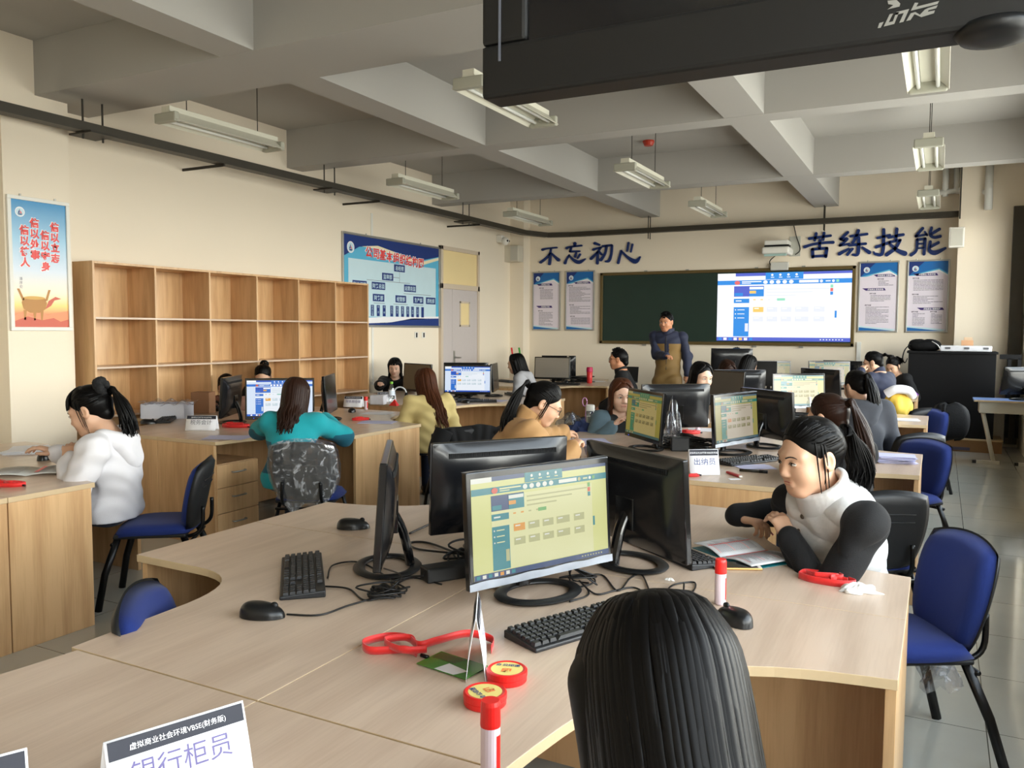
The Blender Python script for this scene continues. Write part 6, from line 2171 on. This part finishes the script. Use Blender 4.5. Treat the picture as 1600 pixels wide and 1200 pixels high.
# papers
def sheets(px, py, label, n=3, w=.21, h=.297, rz=0.0, seed=1, mat=None, z=DT, name='paper_stack', thick=.0012):
    p = at(px, py, z)
    rr = random.Random(seed)
    b = MB()
    for k in range(n):
        M = Matrix.Translation((rr.uniform(-.012, .012), rr.uniform(-.012, .012), k * thick + .0003)) @ Matrix.Rotation(rr.uniform(-.2, .2), 4, 'Z')
        b.box(-w / 2, w / 2, -h / 2, h / 2, 0, thick * .8, mat or PAPER, M)
    o = b.build(name, loc=(p[0], p[1], z), rot=(0, 0, rz))
    return tag(o, label, 'papers', 'loose papers')
LAV = P('lavender_paper', (196, 196, 226), .7, noise=.03)
sheets(355, 684, 'loose sheets in front of the 税务会计 tent card', 3, .3, .21, .45, 2, LAV)
sheets(590, 660, 'pale sheet on the desk corner right of the teal sleeve', 2, .3, .21, .5, 3, LAV)
sheets(590, 646, 'sheets and slim folder behind the red lanyard by the teal sleeve', 3, .26, .2, .3, 4)
sheets(1398, 722, 'thick stack of white papers on the window side desk end', 14, .21, .16, .15, 5, LAV, thick=.003)
sheets(1410, 656, 'white sheets on the third window side desk end', 5, .26, .2, .1, 6)
sheets(45, 705, 'small pile of papers at the far left behind the mouse', 6, .21, .297, .7, 7, thick=.003)
sheets(770, 626, 'lavender sheets beside the mouse below the door', 2, .3, .21, .2, 8, LAV)
sheets(1105, 672, 'white sheets under the crumpled tissues', 4, .3, .21, .4, 9)
sheets(1180, 730, 'sheet under the black keyboard before the beige and green page', 2, .21, .15, .5, 10, LAV)
sheets(905, 690, 'large sheets spread before the tan jacket', 3, .42, .297, .5, 11, LAV)
sheets(1148, 749, 'tiny white slip under the red knife', 1, .06, .04, .5, 12)
sheets(930, 596, 'sheets by the man at the far left cluster end', 3, .3, .21, .1, 13)
# the paper held in the tan jacket's hand
pA = at(938, 718, DT)
b = MB()
b.surf(lambda u, v: (-.10 + .22 * u, -.07 + .2 * v, .004 + .09 * (1 - u) * (1 - v) + .03 * math.sin(PI * u) * (1 - v)), 8, 8, LAV)
tag(b.build('folded_sheet', loc=tuple(pA), rot=(0, 0, .3), smooth=True, solid=.001), 'folded lavender sheet lifted by the tan jacket hand', 'papers')
# newspaper / booklet on the white hoodie desk
t = thing('open_magazine', 'open printed magazine with red heading before the white hoodie', 'magazine', tuple(at(52, 738, DT)), .75)
b = MB(); b.surf(lambda u, v: ((u - .5) * .42, (v - .5) * .27, .003 + .012 * abs(math.sin(2 * PI * u)) ** .8), 17, 3, P('newsprint', (206, 206, 202), .7, noise=.05)); b.build('pages', t, smooth=True, solid=.003)
b = MB()
for k in range(16):
    for sx in (-1, 1):
        b.quad((sx * .1 - .07, -.115 + .014 * k, .0165), (sx * .1 + .06, -.115 + .014 * k, .0165), (sx * .1 + .06, -.110 + .014 * k, .0165), (sx * .1 - .07, -.110 + .014 * k, .0165), INK_GREY)
b.quad((.03, -.1, .0172), (.05, -.1, .0172), (.05, .1, .0172), (.03, .1, .0172), INK_RED)
b.build('print', t)
# carton of papers before the bookcase
p = at(262, 652, DT)
t = thing('paper_carton', 'low white box of papers wrapped in film before the bookcase', 'box', (p[0], p[1], DT), .55)
b = MB()
for q in ((-.19, -.185, -.13, .13), (.185, .19, -.13, .13), (-.19, .19, -.13, -.125), (-.19, .19, .125, .13)):
    b.box(*q, 0, .13, P('pale_carton', (206, 208, 220), .7, noise=.03))
b.box(-.185, .185, -.125, .125, 0, .1, PAPER)
b.build('box', t)
b = MB(); b.surf(lambda u, v: ((u - .5) * .46, (v - .5) * .32, .135 + .02 * math.sin(9 * u) * math.sin(7 * v) + .015 * math.sin(23 * u + 3 * v)), 20, 12, FILM); b.build('film_cover', t, smooth=True)
b = MB(); b.box(-.09, .09, -.07, .07, 0, .2, P('kraft_carton', (150, 110, 80), .7, noise=.05)); q = at(318, 645, DT)
tag(b.build('kraft_box', loc=tuple(q), rot=(0, 0, .4), bevel=.004), 'small brown box left of the edge on monitor before the bookcase', 'box')

# bottles
PET = clear_mat('clear_bottle', (.90, .93, .94), fac=.18, rough=.06)
def bottle(px, py, label, capc, h=.21, r=.031, labc=None, pos=None, z=DT, liquid=None):
    p = pos if pos is not None else at(px, py, z)
    t = thing('drink_bottle', label, 'bottle', (p[0], p[1], z), 0, 'drink bottles')
    b = MB(); b.lathe([(r * .8, 0), (r, .008), (r, h * .3), (r * .94, h * .34), (r, h * .38), (r, h * .62), (r * .75, h * .78), (r * .42, h * .88), (r * .42, h * .92)], PET, 20); b.build('body', t, smooth=True)
    b = MB(); b.lathe([(r * .48, h * .9), (r * .48, h), (0, h)], capc, 16); b.build('cap', t)
    if labc:
        b = MB(); b.lathe([(r * 1.015, h * .36), (r * 1.015, h * .6)], labc, 20); b.build('label_band', t)
    if liquid:
        b = MB(); b.lathe([(0, .004), (r * .9, .006), (r * .9, h * .5), (0, h * .5)], liquid, 16); b.build('drink', t, smooth=False)
    return t
GREENCAP = P('lime_cap', (120, 190, 50), .4); 
bottle(612, 630, 'clear bottle with lime green cap and white label behind the red scrap', GREENCAP, .235, .034, P('bottle_label_white', (210, 220, 232), .5))
bottle(745, 614, 'clear drink bottle next to a red glue stick below the door', P('pale_yellow_cap', (206, 200, 120), .4), .23, .033, P('bottle_label_pale', (200, 210, 206), .5))
bottle(1264, 652, 'small bottle of brown drink before the sunlit page', WHITE, .19, .03, None, liquid=P('brown_drink', (120, 74, 36), .2))
p = at(922, 668, DT)
t = thing('water_flask', 'clear water flask with white lid and pink loop before the slate sleeve', 'flask', (p[0], p[1], DT), 0)
b = MB(); b.lathe([(.034, 0), (.037, .005), (.037, .13), (.034, .14)], PET, 22); b.build('body', t, smooth=True)
b = MB(); b.lathe([(0, .003), (.033, .004), (.033, .095), (0, .095)], P('water_tint', (196, 206, 206), .1), 18); b.build('water', t)
b = MB(); b.lathe([(.036, .138), (.037, .142), (.036, .185), (.03, .19), (0, .19)], WHITE, 22); b.build('lid', t)
b = MB(); b.tube([(-.03 - .02 * (1 - math.cos(a)) , 0, .19 + .035 * math.sin(a) + .02) for a in [2 * PI * k / 14 for k in range(15)]], .004, P('pink_loop', (206, 150, 196), .5), 6); b.tube([(-.04, 0, .18), (-.042, 0, .1), (-.04, 0, .05)], .004, P('pink_loop', (206, 150, 196), .5), 6); b.build('wrist_loop', t, smooth=True)
p = at(908, 592, DT)
p = (-4.72, 11.62, DT)
t = thing('red_flask', 'bright pink red flask standing on the far left cluster', 'flask', p, 0)
b = MB(); b.lathe([(.036, 0), (.04, .01), (.044, .17), (.04, .175)], P('coral_flask', (226, 60, 60), .35), 20); b.build('body', t, smooth=True)
b = MB(); b.lathe([(.046, .172), (.048, .18), (.046, .235), (.04, .245), (0, .245)], P('pink_lid', (206, 40, 90), .35), 20); b.build('lid', t)

# white paper cup box, red scraps by the bottle
p = at(591, 632, DT)
b = MB(); b.box(-.08, .08, -.05, .05, 0, .1, P('tissue_pack', (206, 206, 212), .5, noise=.1, nscale=30)); tag(b.build('tissue_pack', loc=tuple(p), rot=(0, 0, .3), bevel=.01), 'white tissue pack between the glue stick and the green capped bottle', 'tissues')
p = at(616, 634, DT)
b = MB(); b.add([(-.05, -.03, .001), (.05, -.03, .001), (.0, .01, .07), (.03, .05, .001)], [(0, 1, 2), (1, 3, 2), (0, 2, 3)], RED); tag(b.build('red_paper_scrap', loc=tuple(p)), 'folded red paper scrap at the foot of the green capped bottle', 'paper')

# pens and knife
p = at(1147, 743, DT)
t = thing('utility_knife', 'red utility knife lying before the beige and green page', 'knife', (p[0], p[1], DT), -.85)
b = MB(); b.box(-.075, .065, -.011, .011, .001, .013, P('dark_red_plastic', (170, 26, 32), .35)); b.build('handle', t, bevel=.004)
b = MB(); b.box(.06, .078, -.009, .009, .002, .012, WHITE); b.build('tip', t, bevel=.003)
p = at(1178, 738, DT)
t = thing('marker_pen', 'dark marker pen beside the red utility knife', 'pen', (p[0], p[1], DT), .05)
b = MB(); b.cyl((-.08, 0, .008), (.03, 0, .008), .008, P('olive_black_pen', (44, 40, 28), .4)); b.build('barrel', t, smooth=True)
b = MB(); b.cyl((.03, 0, .008), (.075, 0, .008), .009, BLACK); b.build('cap', t, smooth=True)
b = MB(); b.tube([(0, 0, 0), (.09, .03, .06)], .0035, P('pink_pen', (206, 120, 130), .4), 8)
q = at(1208, 836, DT + .006)
tag(b.build('pen', loc=tuple(q), rot=(0, 0, 2.3), smooth=True), 'slim pink pen held by the vest woman', 'pen')

# power adapter, thin client box, cables
p = at(700, 914, DT)
t = thing('power_adapter', 'black power adapter block behind the cable heap on the nearest desk', 'adapter', (-1.385, 2.22, DT), 1.0)
b = MB(); b.box(-.085, .085, -.032, .032, 0, .048, BLACK); b.build('block', t, bevel=.006)
b = MB(); b.tube(curve_pts([(.085, 0, .02), (.14, .01, .012), (.22, -.01, .006), (.3, .03, .006)]), .0045, BLACK, 6); b.build('cord', t, smooth=True); b = MB(); b.tube(curve_pts([(-.085, 0, .02), (-.12, .04, .01), (-.18, .03, .006), (-.2, -.05, .006)]), .0035, BLACK, 6); b.build('cord', t, smooth=True)
t = thing('thin_client', 'off white rounded box with pale blue top half hidden by the lit page monitor', 'box', (-1.24, 2.28, DT), .5)
b = MB(); b.box(-.05, .05, -.10, .10, 0, .04, P('off_white_case', (214, 210, 196), .4)); b.build('case', t, bevel=.015, seg=3)
b = MB(); b.box(-.045, .045, -.09, .09, .0405, .0425, P('pale_blue_top', (150, 190, 204), .4)); b.build('top_cover', t)
p = at(1062, 704, DT)
b = MB(); b.box(-.06, .06, -.045, .045, 0, .09, BLACK); tag(b.build('power_adapter', loc=tuple(p), rot=(0, 0, .4), bevel=.006), 'black adapter box among cables left of the tent card with purple characters', 'adapter')
CABLE = P('black_cable', (13, 13, 14), .4)
def heap(x, y, label, sx, sy, n, seed, r=.0028, zt=.04, z=DT, tails=()):
    rr = random.Random(seed)
    b = MB()
    pts = []
    for k in range(n):
        a = k * 2.1 + rr.uniform(-.5, .5)
        q = rr.uniform(.35, 1)
        pts.append((sx * q * math.cos(a), sy * q * math.sin(a), r + rr.random() ** 2 * zt))
    b.tube(curve_pts(pts, 7), r, CABLE, 6)
    for tl in tails:
        b.tube(curve_pts(tl, 8), r, CABLE, 6)
    o = b.build('cable_heap', loc=(x, y, z), smooth=True)
    return tag(o, label, 'cable', 'black cables')
c0 = at(600, 933, DT)
def rel(px, py, c):
    q = at(px, py, DT)
    return (q[0] - c[0], q[1] - c[1], .004)
heap(c0[0], c0[1], 'tangle of black cable beside the edge on monitor on the nearest desk', .10, .075, 26, 21, tails=[[rel(448, 962, c0), rel(500, 963, c0), rel(545, 948, c0), (0, 0, .006)], [rel(508, 918, c0), rel(545, 922, c0), rel(570, 940, c0), (0.02, 0, .008)], [rel(512, 905, c0), rel(520, 885, c0), rel(560, 880, c0), rel(600, 900, c0), (.03, .04, .02)], [(0, 0, .01), rel(640, 905, c0), rel(690, 915, c0)], [(0, 0, .01), (.02, .06, .05), rel(600, 890, c0)]])
c1 = at(905, 912, DT)
heap(c1[0], c1[1], 'bundle of black cable behind the lit page monitor foot', .07, .06, 18, 22, zt=.07, tails=[[(0, 0, .02), rel(940, 900, c1), rel(965, 925, c1), rel(985, 905, c1), rel(1003, 900, c1), rel(1018, 935, c1)], [(0, 0, .01), rel(930, 930, c1), rel(960, 925, c1), rel(990, 920, c1), rel(1010, 930, c1)], [(0, .0, .01), rel(920, 930, c1), rel(890, 942, c1)]])
c2 = at(1068, 928, DT)
heap(c2[0], c2[1], 'coiled mouse cord running to the mouse at the glue stick', .001, .001, 2, 23, tails=[[rel(1118, 955, c2), rel(1095, 942, c2), rel(1050, 935, c2), rel(1058, 950, c2), rel(1085, 948, c2), rel(1078, 930, c2), rel(1045, 925, c2), rel(1055, 915, c2), rel(1085, 912, c2), rel(1080, 928, c2), rel(1045, 935, c2), rel(1018, 945, c2)]])
c3 = at(730, 875, DT)
heap(c3[0], c3[1], 'thick black cables left of the lit page monitor', .10, .08, 16, 24, .004, .05, tails=[[(0, 0, .01), rel(670, 850, c3), rel(640, 850, c3), rel(655, 860, c3), (0, 0, .02)], [rel(640, 835, c3), rel(668, 822, c3), rel(690, 812, c3)]])
c4 = at(1075, 700, DT)
heap(c4[0], c4[1], 'mass of black cables in the middle of the second cluster', .28, .16, 40, 25, .006, .09)
c5 = at(1235, 655, DT)
heap(c5[0], c5[1], 'black cables and gear below the sunlit page', .22, .12, 26, 26, .006, .06)
c6 = at(722, 622, DT)
heap(c6[0], c6[1], 'dark cables under the edge on monitor below the door', .16, .12, 24, 27, .005, .09)
c7 = at(345, 642, DT)
heap(c7[0], c7[1], 'dark cables at the foot of the edge on monitor before the bookcase', .14, .10, 22, 28, .005, .10)
c8 = at(880, 588, DT)
heap(-4.95, 11.85, 'dark cables and gear right of the silvery blank screen', .25, .2, 24, 29, .008, .08)
# white cable loop
q = atd(1078, 622, 6.6)
b = MB(); b.tube(curve_pts([(-.07, 0, .02), (-.03, 0, .11), (.02, .01, .09), (.08, .02, .05), (.14, .03, .05)]), .006, WHITE, 8); b.tube(curve_pts([(-.07, 0, .02), (-.01, 0, .05), (.03, .0, -.02), (.02, 0, -.06), (-.02, 0, -.01), (-.02, 0, .05)]), .006, WHITE, 8)
tag(b.build('white_cable', loc=(q[0], q[1], q[2] - .02), smooth=True), 'white cable loop standing behind the dark grey blank screen', 'cable')
# headphones by the far monitors
q = at(625, 628, DT)
t = thing('headphones', 'headphones with white ring leaning before the bright white page', 'headphones', (q[0], q[1], DT), .4)
b = MB(); b.tube([(.07 * math.cos(a), 0, .095 + .07 * math.sin(a)) for a in [PI * (k / 12) for k in range(13)]], .008, P('headset_white', (196, 200, 204), .3), 8); b.build('headband', t, smooth=True)
for s_ in (-1, 1):
    b = MB(); b.cyl((s_ * .06, 0, .07), (s_ * .085, 0, .07), .038, BLACK, n=16); b.build('ear_cup', t, smooth=False, bevel=.005)
# clear wrapped monitor stand
q = at(1050, 683, DT)
crumple(1050, 690, 'clear plastic wrapping hanging on the monitor stand left of the red lanyard', .06, .05, .2, 31, 'plastic_wrap', CLEARBAG, 'wrapping')

# ------------------------------------------------------------------ back of the room
CABB = P('black_laminate_cabinet', (6, 6, 8), .65, spec=.25, noise=.2, nscale=4)
t = thing('lectern_cabinet', 'tall matt black cabinet with a side railing in the right back corner', 'cabinet', (.08, 12.25, 0), 0)
b = MB(); b.box(-.46, .56, 0, .6, .17, 1.27, CABB); b.box(-.48, .58, -.02, .62, 1.27, 1.30, CABB); b.build('body', t, bevel=.004)
b = MB()
b.box(.60, .84, .05, .09, 1.21, 1.27, CABB)
for x in (.69, .80):
    b.box(x, x + .04, .05, .09, .2, 1.22, CABB)
b.build('side_railing', t)
KRAFT = P('kraft_carton_brown', (128, 96, 62), .75, noise=.08)
b = MB(); b.box(-.48, .66, -.1, .5, 0.0, .15, KRAFT); b.box(-.49, .67, -.11, .51, .15, .165, P('carton_lid', (176, 150, 112), .7)); b.box(.1, .3, -.112, -.105, .02, .06, INK_DARK)
tag(b.build('cardboard_box', loc=(.08, 12.25, 0), bevel=.003), 'flat brown cardboard box below the black cabinet', 'box')
b = MB(); b.box(-.2, .2, -.1, .1, 0, .1, KRAFT); b.add([(-.2, -.1, .1), (-.2, .1, .1), (-.3, .1, .04), (-.3, -.1, .04)], [(0, 1, 2, 3)], KRAFT); tag(b.build('cardboard_box', loc=(-.30, 11.95, 0), rot=(0, 0, .2)), 'small opened cardboard box beside the blue chairs on the floor', 'box')
# things on the cabinet
BAGK = P('black_nylon', (7, 7, 8), .75, spec=.2, noise=.2, nscale=40, bump=.3, bscale=80)
def bag_mesh(b, sx, sy, sz, mat):
    def fn(u, v):
        a = 2 * PI * u
        e = lambda x: math.copysign(abs(x) ** .6, x)
        q = math.sin(PI * max(.02, min(.98, v))) ** .45
        return (sx * e(math.cos(a)) * q * (1 + .05 * math.sin(5 * a + 3 * v)), sy * e(math.sin(a)) * q, sz * (1 - math.cos(PI * v)) / 2 + .01 * math.sin(4 * a))
    b.surf(fn, 32, 12, mat, closed_u=True)
t = thing('shoulder_bag', 'black bag slumped on the left end of the black cabinet', 'bag', (-.20, 12.45, 1.30), .1)
b = MB(); bag_mesh(b, .20, .14, .15, BAGK); b.build('body', t, smooth=True)
b = MB(); b.tube(curve_pts([(-.16, -.1, .1), (-.24, -.16, .02), (-.27, -.19, -.1), (-.24, -.19, -.16), (-.21, -.18, -.1)]), .012, BAGK, 6, flat=.3); b.build('strap', t, smooth=True)
b = MB(); b.tube(curve_pts([(.08, -.13, .13), (.15, -.14, .08), (.18, -.13, .03)]), .008, ALU, 6); b.build('buckle', t, smooth=True)
t = thing('document_case', 'pale clear plastic case of papers lying on the black cabinet', 'case', (.29, 12.5, 1.30), .02)
b = MB(); b.box(-.3, .3, -.16, .16, 0, .075, P('pale_case', (206, 206, 210), .3, noise=.06)); b.build('body', t, bevel=.01)
b = MB()
for x in (-.24, -.02, .2):
    b = MB(); b.box(x, x + .06, -.165, -.155, .03, .055, P('case_latch', (92, 92, 96), .4)); b.build('latch', t)
b = MB(); b.box(-.07, .07, -.05, .05, 0, .07, P('light_carton', (196, 150, 112), .7)); b.box(-.04, .06, .0, .05, .07, .11, P('light_carton_pale', (206, 180, 150), .7)); tag(b.build('small_carton', loc=(.31, 12.5, 1.376), bevel=.002), 'small light brown carton on top of the pale case', 'box')
# black backpack hung on a chair
t = thing('backpack', 'black backpack hanging behind the blue chairs before the cabinet', 'backpack', (.10, 9.1, .50), .3)
b = MB(); bag_mesh(b, .17, .13, .36, BAGK); b.build('body', t, smooth=True)
b = MB(); b.tube(curve_pts([(-.1, -.15, .36), (-.12, -.2, .25), (-.1, -.18, .1)]), .015, BAGK, 6, flat=.35); b.build('strap', t, smooth=True)
# jackets on chairs
def drape(label, chair, mat, cols=None, name='draped_jacket', collar=None):
    ch = CH[chair]
    b = MB()
    rr = random.Random(chair)
    def fn(u, v):
        w = .27 + .03 * math.sin(3 * v * PI)
        x = (2 * u - 1) * w
        fold = .016 * math.sin(19 * u + 3 * v) + .010 * math.sin(31 * u - 4 * v)
        if v < .12:
            yy, zz = -.23 + .02, .80 + .04 * v
        th = (v - .16) * 2.2
        if v < .16:
            y_ = -.20 + .06 * (1 - v / .16); z_ = .70 + .12 * (v / .16)
        else:
            q = (v - .16) / .84
            y_ = -.275 - .05 * q ** .5 + .0; z_ = .83 - .46 * q
        return (x * (1 - .12 * max(0, v - .6)), y_ - abs(fold) - .10 * 0, z_ - .06 * (2 * u - 1) ** 2 + .01 * math.sin(11 * u))
    b.surf(fn, 40, 22, mat)
    for s_ in (-1, 1):
        b.tube(curve_pts([(s_ * .22, -.27, .78), (s_ * .29, -.29, .62), (s_ * .27, -.31, .42), (s_ * .25, -.30, .30)]), [.07 - .0008 * k for k in range(31)], mat, 10)
    t = thing(name, label, 'jacket', ch.location, ch.rotation_euler[2])
    b.build('cloth', t, smooth=True, solid=.012)
    if collar:
        c = MB()
        c.tube(curve_pts([(-.15, -.24, .80), (-.07, -.30, .85), (.05, -.31, .86), (.15, -.25, .81)]), .05, collar, 10)
        c.build('collar', t, smooth=True)
    return t
drape('black jacket hung over the blue chair behind the pale yellow jacket', 3, BLKCL)
YEL = cloth('bright_yellow_cloth', (226, 190, 76), .85, noise=.08)
q = atd(1403, 640, 8.35)
t = thing('draped_jacket', 'yellow jacket with white collar hung on a far window side chair', 'jacket', (q[0], q[1], q[2] - .17), .5)
b = MB()
def yj(u, v):
    a = 2 * PI * u
    q_ = math.sin(PI * max(.03, min(.97, v * .93 + .03))) ** .5
    k_ = 1 + .12 * math.sin(4 * a + 5 * v) + .08 * math.sin(7 * a - 6 * v)
    return (.145 * math.cos(a) * q_ * k_ * (1 - .3 * (1 - v)), .10 * math.sin(a) * q_ * k_, .36 * v)
b.surf(yj, 32, 14, YEL, closed_u=True); b.build('cloth', t, smooth=True)
b = MB(); b.tube(curve_pts([(-.14, -.03, .33), (-.07, -.08, .38), (.05, -.09, .37), (.12, -.04, .31)]), .045, WHITEF, 12); b.build('collar', t, smooth=True)
# lilac packet
q = at(1418, 616, DT)
crumple(1416, 617, 'purple crinkled packet on the fourth window side desk end', .10, .07, .05, 41, 'snack_packet', P('purple_foil', (120, 52, 150), .3, noise=.2, nscale=30), 'packet')

# school desk with blue top at the right edge
t = thing('school_desk', 'small school desk with pale blue top and slanted white legs at the right edge', 'desk', (.70, 11.35, 0), 0)
WLEG = P('cream_steel', (196, 192, 178), .4, noise=.04)
b = MB(); b.box(-.33, .33, -.22, .22, .735, .757, P('pale_blue_desktop', (120, 146, 196), .35, noise=.04)); b.box(-.33, .33, -.222, -.22, .735, .756, EDGE); b.build('tabletop', t, bevel=.003)
b = MB(); b.box(-.27, .27, -.18, .18, .60, .735, WLEG); b.build('drawer_shelf', t, bevel=.004)
for x in (-.23, .20):
    for y, dx in ((-.12, .05), (.08, .05)):
        b = MB(); b.tube([(x - .0, y, .62), (x + .13, y - .03, .03)], .022, WLEG, 8); b.build('leg', t, smooth=True)
    b = MB(); b.box(x - .05, x + .19, -.2, -.14, .0, .035, WLEG); b.box(x - .09, x - .05, -.2, -.14, 0, .035, BLACK); b.build('foot_bar', t)
monitor(.86, 11.42, (-.55, .83), 'black monitor standing on the small blue topped school desk', None, z=.757, tilt=12)

# mops by the corner
def mop(x, y, ang, c1, c2, label):
    t = thing('mop', label, 'mop', (x, y, 0), ang, 'mops in the corner')
    b = MB(); b.tube([(0, 0, .05), (-.12, .0, .75)], .012, c2, 8); b.tube([(-.12, 0, .75), (-.18, 0, 1.1)], .012, c1, 8); b.build('handle', t, smooth=True)
    b = MB(); b.tube([(-.18, 0, 1.1), (-.205, 0, 1.25)], .016, P('mop_grip_' + label[:3], (206, 40, 46) if 'red' in label else (60, 160, 60), .4), 8); b.build('grip', t, smooth=True)
    b = MB(); b.box(-.16, .16, -.05, .05, 0, .05, P('mop_head', (60, 66, 84), .8, noise=.2, nscale=60)); b.build('mop_head', t, bevel=.015)
    return t
MWHT = P('mop_pole_white', (214, 206, 206), .4); MGRN = P('mop_pole_green', (80, 150, 66), .4)
mop(-6.32, 12.55, .3, MWHT, MWHT, 'red and white mop pole leaning by the corner column')
mop(-6.26, 12.72, .4, MGRN, MGRN, 'green mop pole leaning by the corner column')
# laptop behind the seated man
p = (-3.55, 11.9, DT)
t = thing('laptop', 'black laptop lid standing right of the seated man', 'laptop', (-4.30, 12.02, DT), PI)
b = MB(); b.box(-.17, .17, -.12, .12, 0, .018, BLACK); b.build('base', t, bevel=.003)
b = MB(); b.box(-.17, .17, 0, .01, 0, .23, BLACK, Matrix.Translation((0, -.12, .016)) @ Matrix.Rotation(R(10), 4, 'X')); b.build('lid', t, bevel=.003)

p = (-2.50, 11.2)
t = thing('desktop_computer', 'flat black computer case under the monitor at the left end of the projected picture', 'computer', (p[0], p[1], DT), .3)
b = MB(); b.box(-.19, .19, -.16, .16, 0, .168, BLACK); b.build('case', t, bevel=.006)
b = MB(); b.box(-.18, .18, -.163, -.16, .02, .06, DGREY); b.build('front_strip', t)
